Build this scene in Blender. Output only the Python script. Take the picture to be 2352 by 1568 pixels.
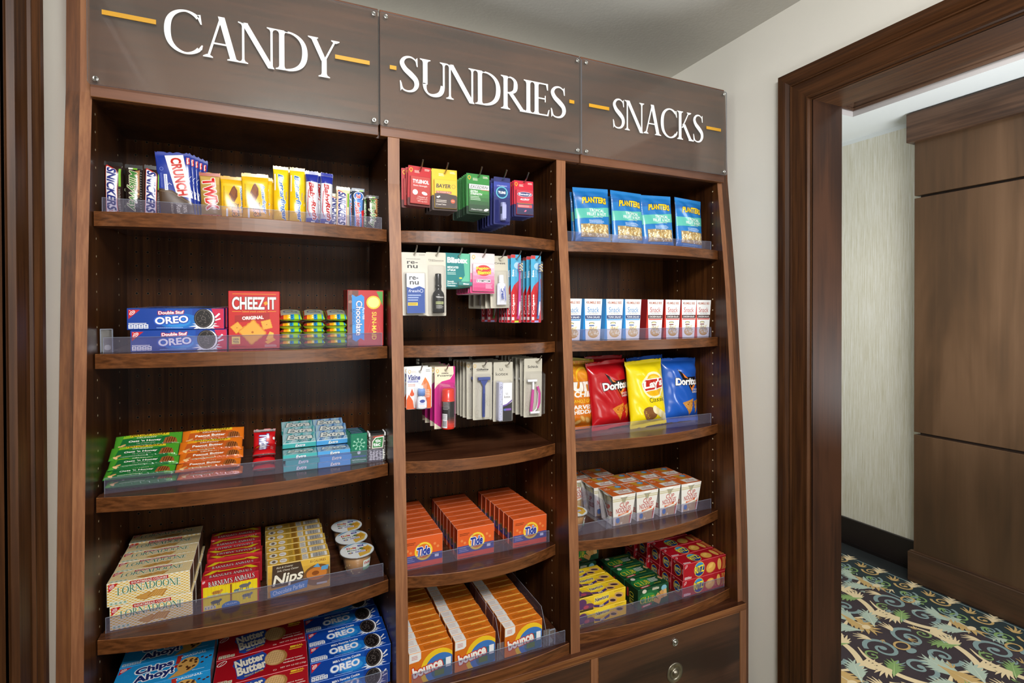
import bpy, bmesh, math, random
from mathutils import Vector, Matrix
from mathutils.geometry import tessellate_polygon
for o in list(bpy.data.objects): bpy.data.objects.remove(o, do_unlink=True)
S = bpy.context.scene
COL = S.collection
H = 1.425            # eye height above the floor; levels below are given relative to the eye
R = math.radians
# ------------------------------------------------------------------ camera
cam = bpy.data.cameras.new('camera'); co = bpy.data.objects.new('camera', cam); COL.objects.link(co); S.camera = co
cam.sensor_width = 36; cam.lens = 36 * 1204.63 / 2352; cam.shift_y = (730.1 - 784) / 2352; cam.clip_start = 0.02
yaw, pit, rol = 0.426903, -0.00717932, -0.00294548
Fv = Vector((math.sin(yaw)*math.cos(pit), math.cos(yaw)*math.cos(pit), math.sin(pit)))
Rv = Vector((math.cos(yaw), -math.sin(yaw), 0)); Uv = Rv.cross(Fv)
cr, sr = math.cos(rol), math.sin(rol)
R2 = cr*Rv + sr*Uv; U2 = -sr*Rv + cr*Uv
mw = Matrix((( R2.x, U2.x, -Fv.x, 0), (R2.y, U2.y, -Fv.y, 0), (R2.z, U2.z, -Fv.z, H), (0, 0, 0, 1)))
co.matrix_world = mw
# ------------------------------------------------------------------ world, lights, exposure
W = bpy.data.worlds.new('world'); S.world = W; W.use_nodes = True
W.node_tree.nodes['Background'].inputs[0].default_value = (0.9, 0.95, 1.0, 1); W.node_tree.nodes['Background'].inputs[1].default_value = 0.03
S.view_settings.view_transform = 'Standard'; S.view_settings.look = 'None'; S.view_settings.gamma = 1
S.view_settings.use_curve_mapping = False; S.view_settings.exposure = 0.0
def area(name, loc, aim, sx, sy, power, col=(1, 1, 1), spread=180):
    l = bpy.data.lights.new(name, 'AREA'); l.shape = 'RECTANGLE'; l.size = sx; l.size_y = sy; l.energy = power; l.color = col; l.spread = R(spread)
    o = bpy.data.objects.new(name, l); COL.objects.link(o); o.location = loc
    o.rotation_euler = (Vector(aim) - Vector(loc)).to_track_quat('-Z', 'Y').to_euler(); return o
area('main_soft_light', (0.15, -0.42, H+0.90), (0.65, 1.5, H-0.35), 0.6, 0.45, 30, (1.0, 0.985, 0.965), 130)
area('added_ceiling_fill', (0.55, -1.45, H-0.45), (0.62, -0.9, H+1.3), 1.0, 0.9, 34, (1.0, 0.995, 0.98))  # added fill behind the camera, aimed up to brighten the ceiling
area('hall_ceiling_light', (2.45, 0.9, H+1.28), (2.45, 0.9, 0), 0.5, 0.9, 7, (1.0, 0.98, 0.95))
area('added_hall_fill', (2.5, -1.95, H+0.45), (2.9, 1.6, H+0.2), 0.8, 0.9, 60, (0.93, 0.97, 1.0))  # added fill, out of view, to brighten the hall
area('added_hall_uplight', (2.40, 0.60, H-0.35), (2.7, 1.3, H+1.0), 0.7, 0.45, 26, (0.93, 0.97, 1.0))  # added unseen uplight that brightens the hall ceiling

# ------------------------------------------------------------------ materials
def lin(h):
    h = h.lstrip('#'); v = [int(h[i:i+2], 16)/255 for i in (0, 2, 4)]
    return tuple((c/12.92 if c <= 0.04045 else ((c+0.055)/1.055)**2.4) for c in v) + (1,)
MC = {}
def newmat(name):
    m = bpy.data.materials.new(name); m.use_nodes = True
    return m, m.node_tree.nodes, m.node_tree.links, m.node_tree.nodes['Principled BSDF']
def M(hexc, rough=0.38, metal=0.0, spec=0.5):
    k = (hexc, rough, metal, spec)
    if k in MC: return MC[k]
    m, n, l, b = newmat('print_' + hexc.lstrip('#'))
    b.inputs['Base Color'].default_value = lin(hexc); b.inputs['Metallic'].default_value = metal
    b.inputs['Specular IOR Level'].default_value = spec
    t = n.new('ShaderNodeTexNoise'); t.inputs['Scale'].default_value = 60; mr = n.new('ShaderNodeMapRange')
    mr.inputs['To Min'].default_value = max(0, rough-0.05); mr.inputs['To Max'].default_value = min(1, rough+0.05)
    l.new(t.outputs['Fac'], mr.inputs['Value']); l.new(mr.outputs[0], b.inputs['Roughness'])
    MC[k] = m; return m
def wood(name, dark, mid, light, axis='z', scale=1.0, rough=0.38, bump=0.05, pegs=None, blot=0.35, coat=0.0, spec=0.5):
    m, n, l, b = newmat(name)
    tc = n.new('ShaderNodeTexCoord'); mp = n.new('ShaderNodeMapping')
    st = {'x': (0.028, 1, 1), 'y': (1, 0.028, 1), 'z': (1, 1, 0.028)}[axis]
    mp.inputs['Scale'].default_value = st; l.new(tc.outputs['Object'], mp.inputs['Vector'])
    g = n.new('ShaderNodeTexNoise'); g.inputs['Scale'].default_value = 130*scale; g.inputs['Detail'].default_value = 6; g.inputs['Roughness'].default_value = 0.65
    g.inputs['Distortion'].default_value = 0.12; l.new(mp.outputs[0], g.inputs['Vector'])
    mp2 = n.new('ShaderNodeMapping'); mp2.inputs['Scale'].default_value = tuple(0.16 if s < 1 else 1 for s in st); l.new(tc.outputs['Object'], mp2.inputs['Vector'])
    w = n.new('ShaderNodeTexNoise'); w.inputs['Scale'].default_value = 16*scale; w.inputs['Detail'].default_value = 4; w.inputs['Distortion'].default_value = 0.5; l.new(mp2.outputs[0], w.inputs['Vector'])
    mx = n.new('ShaderNodeMix'); mx.data_type = 'FLOAT'; mx.inputs[0].default_value = blot
    l.new(g.outputs['Fac'], mx.inputs[2]); l.new(w.outputs['Fac'], mx.inputs[3])
    r = n.new('ShaderNodeValToRGB'); e = r.color_ramp; e.elements[0].position = 0.40; e.elements[0].color = lin(dark); e.elements[1].position = 0.60; e.elements[1].color = lin(light)
    x = e.elements.new(0.5); x.color = lin(mid); l.new(mx.outputs[0], r.inputs[0])
    out = r.outputs[0]
    if pegs:
        sep = n.new('ShaderNodeSeparateXYZ'); l.new(tc.outputs['Object'], sep.inputs[0])
        def mth(op, a, bb=None, c=None):
            q = n.new('ShaderNodeMath'); q.operation = op
            for i, v in enumerate((a, bb, c)):
                if v is None: continue
                if isinstance(v, (int, float)): q.inputs[i].default_value = v
                else: l.new(v, q.inputs[i])
            return q.outputs[0]
        def cell(s, p, o): return mth('SUBTRACT', mth('FRACT', mth('DIVIDE', mth('SUBTRACT', s, o), p)), 0.5)
        z0, zp = 0.0, pegs['pz']
        dz = mth('MULTIPLY', cell(sep.outputs[2], zp, pegs['oz']), zp)
        if pegs['kind'] == 'back':
            dx = mth('MULTIPLY', cell(sep.outputs[0], pegs['px'], pegs['ox']), pegs['px'])
        else:
            d1 = mth('ABSOLUTE', mth('SUBTRACT', sep.outputs[1], 1.487)); d2 = mth('ABSOLUTE', mth('SUBTRACT', sep.outputs[1], 1.677)); dx = mth('MINIMUM', d1, d2)
        dist = mth('SQRT', mth('ADD', mth('MULTIPLY', dx, dx), mth('MULTIPLY', dz, dz)))
        if pegs['kind'] == 'back':
            rim = mth('LESS_THAN', dist, 0.0037); hole = mth('LESS_THAN', dist, 0.0031)
            c1 = n.new('ShaderNodeMix'); c1.data_type = 'RGBA'; l.new(rim, c1.inputs[0]); l.new(out, c1.inputs[6]); c1.inputs[7].default_value = lin('#6a5138')
            c2 = n.new('ShaderNodeMix'); c2.data_type = 'RGBA'; l.new(hole, c2.inputs[0]); l.new(c1.outputs[2], c2.inputs[6]); c2.inputs[7].default_value = lin('#0a0706')
        else:
            hole = mth('LESS_THAN', dist, 0.0026)
            c2 = n.new('ShaderNodeMix'); c2.data_type = 'RGBA'; l.new(hole, c2.inputs[0]); l.new(out, c2.inputs[6]); c2.inputs[7].default_value = lin('#d8c8a4')
        out = c2.outputs[2]
    l.new(out, b.inputs['Base Color']); b.inputs['Roughness'].default_value = rough; b.inputs['Specular IOR Level'].default_value = spec; b.inputs['Coat Weight'].default_value = coat; b.inputs['Coat Roughness'].default_value = 0.12
    bp = n.new('ShaderNodeBump'); bp.inputs['Strength'].default_value = bump; bp.inputs['Distance'].default_value = 0.001; l.new(g.outputs['Fac'], bp.inputs['Height']); l.new(bp.outputs[0], b.inputs['Normal'])
    return m
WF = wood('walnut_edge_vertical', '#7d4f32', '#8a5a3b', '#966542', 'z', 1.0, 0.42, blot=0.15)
WE = wood('walnut_edge_horizontal', '#653b1c', '#784825', '#895a31', 'x', 1.0, 0.42, blot=0.2)
WK = wood('walnut_filler', '#432612', '#61391d', '#774b28', 'z', 0.7, 0.4, blot=0.5)
WN = wood('walnut_nosing', '#45260f', '#603719', '#754624', 'x', 0.9, 0.36, blot=0.32)
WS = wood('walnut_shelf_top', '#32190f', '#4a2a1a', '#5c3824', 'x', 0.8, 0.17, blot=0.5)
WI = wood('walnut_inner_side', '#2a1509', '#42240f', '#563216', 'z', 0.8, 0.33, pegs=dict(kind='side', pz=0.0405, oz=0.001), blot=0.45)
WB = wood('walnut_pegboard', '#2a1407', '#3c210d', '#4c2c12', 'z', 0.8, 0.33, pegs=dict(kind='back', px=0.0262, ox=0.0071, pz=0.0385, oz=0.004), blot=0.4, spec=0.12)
WP = wood('walnut_sign_board', '#42281b', '#5f3b28', '#754b34', 'x', 0.6, 0.42, blot=0.65)
WD = wood('walnut_drawer', '#2b1a10', '#40281a', '#533420', 'x', 0.7, 0.42, blot=0.65)
WT = wood('stained_casing', '#331c0d', '#412611', '#503018', 'z', 0.8, 0.45, blot=0.3, spec=0.22)
WTH = wood('stained_casing_head', '#331c0d', '#412611', '#503018', 'y', 0.8, 0.45, blot=0.3, spec=0.22)
WJ = wood('stained_jamb', '#24130a', '#2f1a0d', '#3a2112', 'z', 0.8, 0.55, blot=0.6, spec=0.15)
WH = wood('hall_panel_wood', '#44301e', '#523a25', '#604630', 'z', 0.3, 0.45, blot=0.8)
WHC = wood('hall_crown_wood', '#35241a', '#483224', '#5c4231', 'y', 0.6, 0.38, blot=0.5)
WHB = wood('hall_plinth_wood', '#33211a', '#46301f', '#513725', 'y', 0.6, 0.45, blot=0.6)
def plaster(name, c1, c2, bump=0.12, scale=160, rough=0.75):
    m, n, l, b = newmat(name); tc = n.new('ShaderNodeTexCoord')
    t = n.new('ShaderNodeTexNoise'); t.inputs['Scale'].default_value = scale; t.inputs['Detail'].default_value = 5; l.new(tc.outputs['Object'], t.inputs['Vector'])
    t2 = n.new('ShaderNodeTexNoise'); t2.inputs['Scale'].default_value = 3; l.new(tc.outputs['Object'], t2.inputs['Vector'])
    r = n.new('ShaderNodeValToRGB'); r.color_ramp.elements[0].color = lin(c1); r.color_ramp.elements[1].color = lin(c2); l.new(t2.outputs['Fac'], r.inputs[0]); l.new(r.outputs[0], b.inputs['Base Color'])
    bp = n.new('ShaderNodeBump'); bp.inputs['Strength'].default_value = bump; bp.inputs['Distance'].default_value = 0.002; l.new(t.outputs['Fac'], bp.inputs['Height']); l.new(bp.outputs[0], b.inputs['Normal'])
    b.inputs['Roughness'].default_value = rough; return m
PW = plaster('wall_paint', '#e6e4db', '#eae8e0', 0.08); PC = plaster('ceiling_paint', '#c8c6be', '#cdcbc3', 0.3, 90)
PH = plaster('hall_ceiling_paint', '#dfe3e3', '#e4e8e8', 0.05)
PG = plaster('tray_band_paint', '#aaa4a3', '#b0aaa9', 0.03)
def wallpaper():
    m, n, l, b = newmat('strie_wallpaper'); tc = n.new('ShaderNodeTexCoord'); mp = n.new('ShaderNodeMapping'); mp.inputs['Scale'].default_value = (1, 1, 0.02); l.new(tc.outputs['Object'], mp.inputs['Vector'])
    t = n.new('ShaderNodeTexNoise'); t.inputs['Scale'].default_value = 230; t.inputs['Detail'].default_value = 4; t.inputs['Roughness'].default_value = 0.8; l.new(mp.outputs[0], t.inputs['Vector'])
    r = n.new('ShaderNodeValToRGB'); e = r.color_ramp; e.elements[0].position = 0.35; e.elements[0].color = lin('#c9c3aa'); e.elements[1].position = 0.62; e.elements[1].color = lin('#e9e7df')
    x = e.elements.new(0.5); x.color = lin('#dcd8c8'); l.new(t.outputs['Fac'], r.inputs[0]); l.new(r.outputs[0], b.inputs['Base Color']); b.inputs['Roughness'].default_value = 0.6; return m
WALLP = wallpaper()
def clearmat(name, tint, haze, hazecol, rough=0.06, ior=1.45, fres=1.0):
    m = bpy.data.materials.new(name); m.use_nodes = True; n = m.node_tree.nodes; l = m.node_tree.links; n.clear()
    o = n.new('ShaderNodeOutputMaterial'); tr = n.new('ShaderNodeBsdfTransparent'); tr.inputs[0].default_value = lin(tint)
    df = n.new('ShaderNodeBsdfDiffuse'); df.inputs[0].default_value = lin(hazecol); a = n.new('ShaderNodeMixShader'); a.inputs[0].default_value = haze
    l.new(tr.outputs[0], a.inputs[1]); l.new(df.outputs[0], a.inputs[2])
    gl = n.new('ShaderNodeBsdfGlossy'); gl.inputs['Roughness'].default_value = rough
    t = n.new('ShaderNodeTexNoise'); t.inputs['Scale'].default_value = 25; mr = n.new('ShaderNodeMapRange'); mr.inputs['To Min'].default_value = rough*0.8; mr.inputs['To Max'].default_value = rough*1.2
    l.new(t.outputs['Fac'], mr.inputs['Value']); l.new(mr.outputs[0], gl.inputs['Roughness'])
    f = n.new('ShaderNodeFresnel'); ge = n.new('ShaderNodeNewGeometry'); im = n.new('ShaderNodeMath'); im.operation = 'MULTIPLY_ADD'; im.inputs[1].default_value = 1/ior-ior; im.inputs[2].default_value = ior; l.new(ge.outputs['Backfacing'], im.inputs[0]); l.new(im.outputs[0], f.inputs[0]); ml = n.new('ShaderNodeMath'); ml.operation = 'MULTIPLY'; ml.inputs[1].default_value = fres; l.new(f.outputs[0], ml.inputs[0])
    bx = n.new('ShaderNodeMixShader'); l.new(ml.outputs[0], bx.inputs[0]); l.new(a.outputs[0], bx.inputs[1]); l.new(gl.outputs[0], bx.inputs[2]); l.new(bx.outputs[0], o.inputs[0]); return m
LIP = clearmat('clear_acrylic_lip', '#f4f3fa', 0.07, '#bab6cc', 0.05)
EDG = clearmat('acrylic_edge', '#c8d2e0', 0.45, '#c4ccdc', 0.2)
ACR = clearmat('sign_acrylic', '#eceae6', 0.055, '#cfcbc6', 0.09, 1.5)  # grey diffuse haze stands in for the ceiling reflected in the panel
BLI = clearmat('clear_blister', '#fdfdff', 0.02, '#ffffff', 0.08, 1.5)
PLA = clearmat('clear_cup_plastic', '#fbfbf8', 0.06, '#ffffff', 0.08, 1.5)
CHR = M('#c9c9c6', 0.16, 1.0); STL = M('#a8a49c', 0.3, 1.0)
BLK = '#0d0c0c'
# ------------------------------------------------------------------ printed artwork (flat shapes laid on a surface)
TX = {}
def text_tris(s, shear=0.0, off=0.0):
    k = (s, shear, off)
    if k in TX: return TX[k]
    c = bpy.data.curves.new('t', 'FONT'); c.body = s; c.size = 1; c.shear = shear; c.offset = off; c.resolution_u = 3; c.fill_mode = 'FRONT' if hasattr(c, 'fill_mode') else c.fill_mode
    o = bpy.data.objects.new('t', c); COL.objects.link(o)
    me = bpy.data.meshes.new_from_object(o); me.calc_loop_triangles()
    v = [(p.co.x, p.co.y) for p in me.vertices]
    t = [tuple(v[i] for i in q.vertices) for q in me.loop_triangles]
    bpy.data.objects.remove(o, do_unlink=True); bpy.data.curves.remove(c); bpy.data.meshes.remove(me)
    TX[k] = t; return t
def bb(tr):
    xs = [p[0] for t in tr for p in t]; ys = [p[1] for t in tr for p in t]
    return min(xs), min(ys), max(xs), max(ys)
def tess(pts, holes=()):
    loops = [[Vector((x, y, 0)) for x, y in pts]] + [[Vector((x, y, 0)) for x, y in h] for h in holes]
    flat = [p for L in loops for p in L]
    return [tuple((flat[i].x, flat[i].y) for i in t) for t in tessellate_polygon(loops)]
def stroke(pts, ws, closed=False):
    out = []; n = len(pts); L = []; Rr = []
    for i, (x, y) in enumerate(pts):
        a = pts[i-1] if i > 0 else pts[i]; b = pts[i+1] if i < n-1 else pts[i]
        dx, dy = b[0]-a[0], b[1]-a[1]; d = math.hypot(dx, dy) or 1; nx, ny = -dy/d, dx/d
        w = (ws[i] if isinstance(ws, (list, tuple)) else ws)/2
        L.append((x+nx*w, y+ny*w)); Rr.append((x-nx*w, y-ny*w))
    for i in range(n-1):
        out.append((L[i], Rr[i], Rr[i+1])); out.append((L[i], Rr[i+1], L[i+1]))
    return out
def spline(cp, n=6):
    o = []
    for i in range(len(cp)-1):
        p0 = cp[max(i-1, 0)]; p1 = cp[i]; p2 = cp[i+1]; p3 = cp[min(i+2, len(cp)-1)]
        for k in range(n):
            t = k/n; o.append(tuple(0.5*((2*p1[j])+(-p0[j]+p2[j])*t+(2*p0[j]-5*p1[j]+4*p2[j]-p3[j])*t*t+(-p0[j]+3*p1[j]-3*p2[j]+p3[j])*t**3) for j in range(len(p1))))
    o.append(tuple(cp[-1])); return o
def vstroke(cp, n=6):
    s = spline(cp, n); return stroke([(p[0], p[1]) for p in s], [p[2] for p in s])
# roman capitals, cap height 1, thick and thin strokes with bracketed serifs
def stem(x, w=0.13, y0=0.0, y1=1.0, lo=True, hi=True, s=0.085):
    t = [((x, y0), (x+w, y0), (x+w, y1)), ((x, y0), (x+w, y1), (x, y1))]
    if lo: t += tess([(x-s, y0), (x+w+s, y0), (x+w+s, y0+0.022), (x+w+0.02, y0+0.05), (x+w, y0+0.1), (x, y0+0.1), (x-0.02, y0+0.05), (x-s, y0+0.022)])
    if hi: t += tess([(x-s, y1), (x-s, y1-0.022), (x-0.02, y1-0.05), (x, y1-0.1), (x+w, y1-0.1), (x+w+0.02, y1-0.05), (x+w+s, y1-0.022), (x+w+s, y1)])
    return t
def diag(x0, y0, x1, y1, w): return [((x0-w/2, y0), (x0+w/2, y0), (x1+w/2, y1)), ((x0-w/2, y0), (x1+w/2, y1), (x1-w/2, y1))]
def foot(x, y, s=0.12, up=1): return tess([(x-s, y), (x+s, y), (x+s, y+0.022*up), (x+0.03, y+0.07*up), (x-0.03, y+0.07*up), (x-s, y+0.022*up)][::1 if up > 0 else -1])
def arc(cx, cy, rx, ry, a0, a1, wt, thin=0.045, n=28, slant=0.12):
    pts = []; ws = []
    for i in range(n+1):
        a = R(a0+(a1-a0)*i/n); k = abs(math.cos(a+slant))**1.3; w = thin+(wt-thin)*k
        pts.append((cx+(rx-w/2*abs(math.cos(a)))*math.cos(a), cy+(ry-w/2*abs(math.sin(a)))*math.sin(a))); ws.append(w)
    return stroke(pts, ws)
def beak(x, y, h, w=0.03, d=1): return tess([(x, y), (x+w, y), (x+w, y-h*d), (x+w*0.4, y-h*0.55*d)])
def glyphs():
    g = {}
    T = 0.13; t = 0.045
    g['I'] = (stem(0.09, T), 0.31)
    g['L'] = (stem(0.09, T) + [((0.2, 0), (0.58, 0), (0.56, 0.035)), ((0.2, 0), (0.56, 0.035), (0.2, 0.035))] + tess([(0.5, 0.0), (0.58, 0.0), (0.62, 0.22), (0.59, 0.22), (0.54, 0.035)]), 0.62)
    ebar = lambda y, x1: tess([(0.2, y), (x1, y), (x1, y+0.04), (0.2, y+0.04)])
    g['E'] = (stem(0.09, T) + ebar(0, 0.56) + ebar(0.96, 0.54) + ebar(0.5, 0.46) + tess([(0.5, 0.0), (0.56, 0.0), (0.6, 0.2), (0.57, 0.2), (0.52, 0.04)]) + tess([(0.48, 0.96), (0.52, 0.8), (0.55, 0.8), (0.55, 1.0), (0.5, 1.0)]) + tess([(0.44, 0.42), (0.47, 0.42), (0.47, 0.62), (0.44, 0.62)]), 0.62)
    g['D'] = (stem(0.09, T) + arc(0.3, 0.5, 0.5, 0.5, -90, 90, 0.14) + tess([(0.15, 0), (0.36, 0), (0.36, t), (0.15, t)]) + tess([(0.15, 1-t), (0.32, 1-t), (0.32, 1), (0.15, 1)]), 0.84)
    g['O'] = (arc(0.45, 0.5, 0.43, 0.52, 0, 360, 0.14, n=44), 0.92)
    g['C'] = (arc(0.48, 0.5, 0.46, 0.52, 52, 312, 0.14, n=40, slant=0.0) + tess([(0.72, 0.95), (0.8, 0.97), (0.83, 0.74), (0.8, 0.74), (0.74, 0.86)]) + tess([(0.76, 0.1), (0.83, 0.14), (0.85, 0.25), (0.82, 0.25), (0.76, 0.16)]), 0.86)
    g['G'] = (g['C'][0] + stem(0.7, T, 0.08, 0.42, False, True), 0.94)
    g['N'] = (stem(0.07, 0.055) + stem(0.74, 0.055, 0, 1, False, True) + diag(0.12, 1.0, 0.76, -0.02, 0.155)[::1] + tess([(-0.02, 1), (0.14, 1), (0.1, 0.93), (-0.02, 0.975)]), 0.88)
    g['A'] = (diag(0.12, 0, 0.42, 1.02, 0.055) + diag(0.7, 0, 0.42, 1.02, 0.15) + tess([(0.22, 0.34), (0.6, 0.34), (0.6, 0.38), (0.22, 0.38)]) + foot(0.12, 0, 0.11) + foot(0.7, 0, 0.15), 0.84)
    g['Y'] = (stem(0.34, T, 0, 0.48, True, False) + diag(0.4, 0.42, 0.12, 1, 0.145) + diag(0.41, 0.42, 0.7, 1, 0.055) + foot(0.12, 1, 0.13, -1) + foot(0.7, 1, 0.11, -1), 0.8)
    sp = [(0.53, 0.78, 0.03), (0.5, 0.9, 0.035), (0.36, 0.975, 0.045), (0.2, 0.93, 0.075), (0.12, 0.79, 0.12), (0.2, 0.63, 0.14), (0.36, 0.5, 0.155), (0.5, 0.36, 0.14), (0.52, 0.2, 0.12), (0.43, 0.065, 0.075), (0.28, 0.02, 0.045), (0.14, 0.07, 0.04), (0.09, 0.24, 0.03)]
    g['S'] = (vstroke(sp, 5) + tess([(0.505, 0.95), (0.545, 0.99), (0.555, 0.74), (0.525, 0.74)]) + tess([(0.06, 0.28), (0.09, 0.28), (0.12, 0.06), (0.08, 0.0)]), 0.64)
    g['U'] = (stem(0.09, T, 0.3, 1, False, True) + stem(0.66, 0.055, 0.3, 1, False, True) + arc(0.4, 0.33, 0.315, 0.35, 180, 360, 0.13, 0.05, slant=0.55), 0.8)
    bowl = lambda cy, ry, rx=0.27: arc(0.28, cy, rx, ry, -90, 90, 0.13)
    hb = lambda y: tess([(0.15, y), (0.3, y), (0.3, y+t), (0.15, y+t)])
    g['R'] = (stem(0.09, T) + bowl(0.74, 0.26) + hb(0.48) + hb(1-t) + diag(0.72, 0, 0.32, 0.5, 0.15) + foot(0.74, 0, 0.12), 0.78)
    g['P'] = (stem(0.09, T) + bowl(0.73, 0.27) + hb(0.46) + hb(1-t), 0.62)
    g['B'] = (stem(0.09, T) + bowl(0.76, 0.24, 0.24) + bowl(0.27, 0.27, 0.3) + hb(0.52) + hb(1-t) + hb(0), 0.66)
    g['K'] = (stem(0.09, T) + diag(0.26, 0.42, 0.6, 1, 0.055) + diag(0.7, 0, 0.34, 0.56, 0.15) + foot(0.61, 1, 0.11, -1) + foot(0.72, 0, 0.13), 0.8)
    g['M'] = (stem(0.07, 0.055) + stem(0.86, T) + diag(0.13, 1, 0.48, 0.02, 0.14) + diag(0.48, 0.02, 0.88, 1, 0.055), 1.08)
    g['V'] = (diag(0.12, 1, 0.4, -0.02, 0.145) + diag(0.4, -0.02, 0.68, 1, 0.055) + foot(0.12, 1, 0.13, -1) + foot(0.68, 1, 0.11, -1), 0.8)
    g['T'] = (stem(0.29, T, 0, 1, True, False) + tess([(0.03, 0.955), (0.68, 0.955), (0.68, 1), (0.03, 1)]) + tess([(0.0, 0.78), (0.03, 0.78), (0.08, 0.96), (0.03, 1)]) + tess([(0.68, 1), (0.63, 0.96), (0.68, 0.78), (0.71, 0.78)]), 0.72)
    g['H'] = (stem(0.09, T) + stem(0.62, T) + tess([(0.2, 0.48), (0.64, 0.48), (0.64, 0.52), (0.2, 0.52)]), 0.86)
    g["'"] = (tess([(0.06, 1), (0.16, 1), (0.1, 0.74)]), 0.2); g[' '] = ([], 0.32)
    return g
GL = glyphs()
def serif_tris(s, track=0.02, bold=0.0):
    x = 0; out = []
    for ch in s:
        t, a = GL[ch]; out += [tuple((p[0]+x, p[1]) for p in q) for q in t]; x += a+track
    return out
class Art:
    def __init__(s): s.el = []
    def add(s, tris, c, lay=None, **kw):
        if not tris: return s
        b = bb(tris)
        if lay is None:
            lay = 1 + max([e[2] for e in s.el if not (e[3][0] >= b[2] or e[3][2] <= b[0] or e[3][1] >= b[3] or e[3][3] <= b[1])], default=0)
        s.el.append((tris, c, lay, b, kw)); return s
    def rect(s, x0, y0, x1, y1, c, **k): return s.add([((x0, y0), (x1, y0), (x1, y1)), ((x0, y0), (x1, y1), (x0, y1))], c, **k)
    def poly(s, pts, c, **k): return s.add(tess(pts), c, **k)
    def ell(s, cx, cy, rx, ry, c, rot=0, seg=20, **k):
        ca, sa = math.cos(R(rot)), math.sin(R(rot)); P = []
        for i in range(seg):
            a = 2*math.pi*i/seg; x, y = rx*math.cos(a), ry*math.sin(a); P.append((cx+x*ca-y*sa, cy+x*sa+y*ca))
        return s.add([((cx, cy), P[i], P[(i+1) % seg]) for i in range(seg)], c, **k)
    def ring(s, cx, cy, rx, ry, w, c, a0=0, a1=360, rot=0, **k):
        ca, sa = math.cos(R(rot)), math.sin(R(rot))
        P = []
        for i in range(25):
            a = R(a0+(a1-a0)*i/24); x, y = rx*math.cos(a), ry*math.sin(a); P.append((cx+x*ca-y*sa, cy+x*sa+y*ca))
        return s.add(stroke(P, w), c, **k)
    def line(s, pts, w, c, **k): return s.add(stroke(pts, w), c, **k)
    def T(s, txt, cx, cy, w, h, c, rot=0, shear=0.0, bold=0.0, out=None, serif=False, arch=0.0, **k):
        base = serif_tris(txt) if serif else text_tris(txt, shear, min(bold*0.6, 0.045))
        if not base: return s
        x0, y0, x1, y1 = bb(base); sx, sy = w/(x1-x0), h/(y1-y0); ca, sa = math.cos(R(rot)), math.sin(R(rot))
        sh = shear if serif else 0
        def f(p, ex=1.0):
            x = (p[0]-(x0+x1)/2)*sx+sh*(p[1]-0.5)*sy; y = (p[1]-(y0+y1)/2)*sy
            y += arch*(1-(2*x/w)**2)
            return (cx+x*ca-y*sa, cy+x*sa+y*ca)
        if out:
            oc, ow = out[0], out[1]
            allt = []
            for i in range(8):
                a = 2*math.pi*i/8; dx, dy = ow*math.cos(a), ow*math.sin(a)
                allt += [tuple((q[0]+dx, q[1]+dy) for q in map(f, t)) for t in base]
            s.add(allt, oc)
        return s.add([tuple(f(p) for p in t) for t in base], c, **k)
    def micro(s, x0, y0, x1, y1, n, c, fill=0.42):
        rnd = random.Random(int((x0+y0)*1e5) & 0xffff); hh = (y1-y0)/n; t = []
        for i in range(n):
            y = y1-hh*(i+0.5); e = x0+(x1-x0)*rnd.uniform(0.75, 1); x = x0
            while x < e:
                w = min(rnd.uniform(0.02, 0.06)*(x1-x0)+0.0006, e-x); a = hh*fill/2
                t += [((x, y-a), (x+w*0.82, y-a), (x+w*0.82, y+a)), ((x, y-a), (x+w*0.82, y+a), (x, y+a))]; x += w+0.0001
        return s.add(t, c)
    def bars(s, x0, y0, x1, y1, c='#1a1a1a'):
        rnd = random.Random(5); x = x0; t = []
        while x < x1:
            w = rnd.uniform(0.012, 0.04)*(x1-x0); w2 = min(w, x1-x)
            t += [((x, y0), (x+w2, y0), (x+w2, y1)), ((x, y0), (x+w2, y1), (x, y1))]; x += w+rnd.uniform(0.015, 0.03)*(x1-x0)
        return s.add(t, c)
    def facts(s, x, y, w, h, n=4, c='#ffffff', tc='#3355a0'):
        for i in range(n):
            a = x+i*w/n; s.rect(a, y, a+w/n*0.86, y+h*0.8, c); s.rect(a+w/n*0.18, y+h*0.42, a+w/n*0.68, y+h*0.62, tc); s.rect(a+w/n*0.12, y+h*0.12, a+w/n*0.74, y+h*0.24, tc)
        s.micro(x, y+h*0.88, x+w*0.9, y+h*1.1, 1, c, 0.7); return s
    def tri(s, x, y, w, c='#c81f2b'):
        s.poly([(x, y), (x, y-w*0.95), (x+w, y)], c); s.ring(x+w*0.33, y-w*0.32, w*0.27, w*0.14, w*0.05, '#ffffff', rot=45)
        s.line([(x+w*0.2, y-w*0.42), (x+w*0.46, y-w*0.2)], w*0.06, '#ffffff'); s.line([(x+w*0.08, y-w*0.06), (x+w*0.22, y-w*0.16)], w*0.03, '#ffffff'); return s
    def cookie(s, cx, cy, rx, ry, rot=0):
        s.ell(cx+rx*0.28, cy-ry*0.06, rx, ry, '#161214', rot); s.ell(cx+rx*0.2, cy-ry*0.04, rx, ry, '#f4f2f4', rot); s.ell(cx, cy, rx, ry, '#1b1515', rot)
        s.ring(cx, cy, rx*0.86, ry*0.88, rx*0.05, '#6b6260', rot=rot)
        rnd = random.Random(3)
        for i in range(16):
            a = rnd.uniform(0, 6.28); q = rnd.uniform(0.25, 0.72); s.ell(cx+rx*q*math.cos(a), cy+ry*q*math.sin(a), rx*0.09, ry*0.05, '#5c5452', rnd.uniform(0, 180), seg=6, lay=9)
        s.ring(cx, cy, rx*0.22, ry*0.16, rx*0.05, '#6b6260', rot=rot); return s
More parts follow.
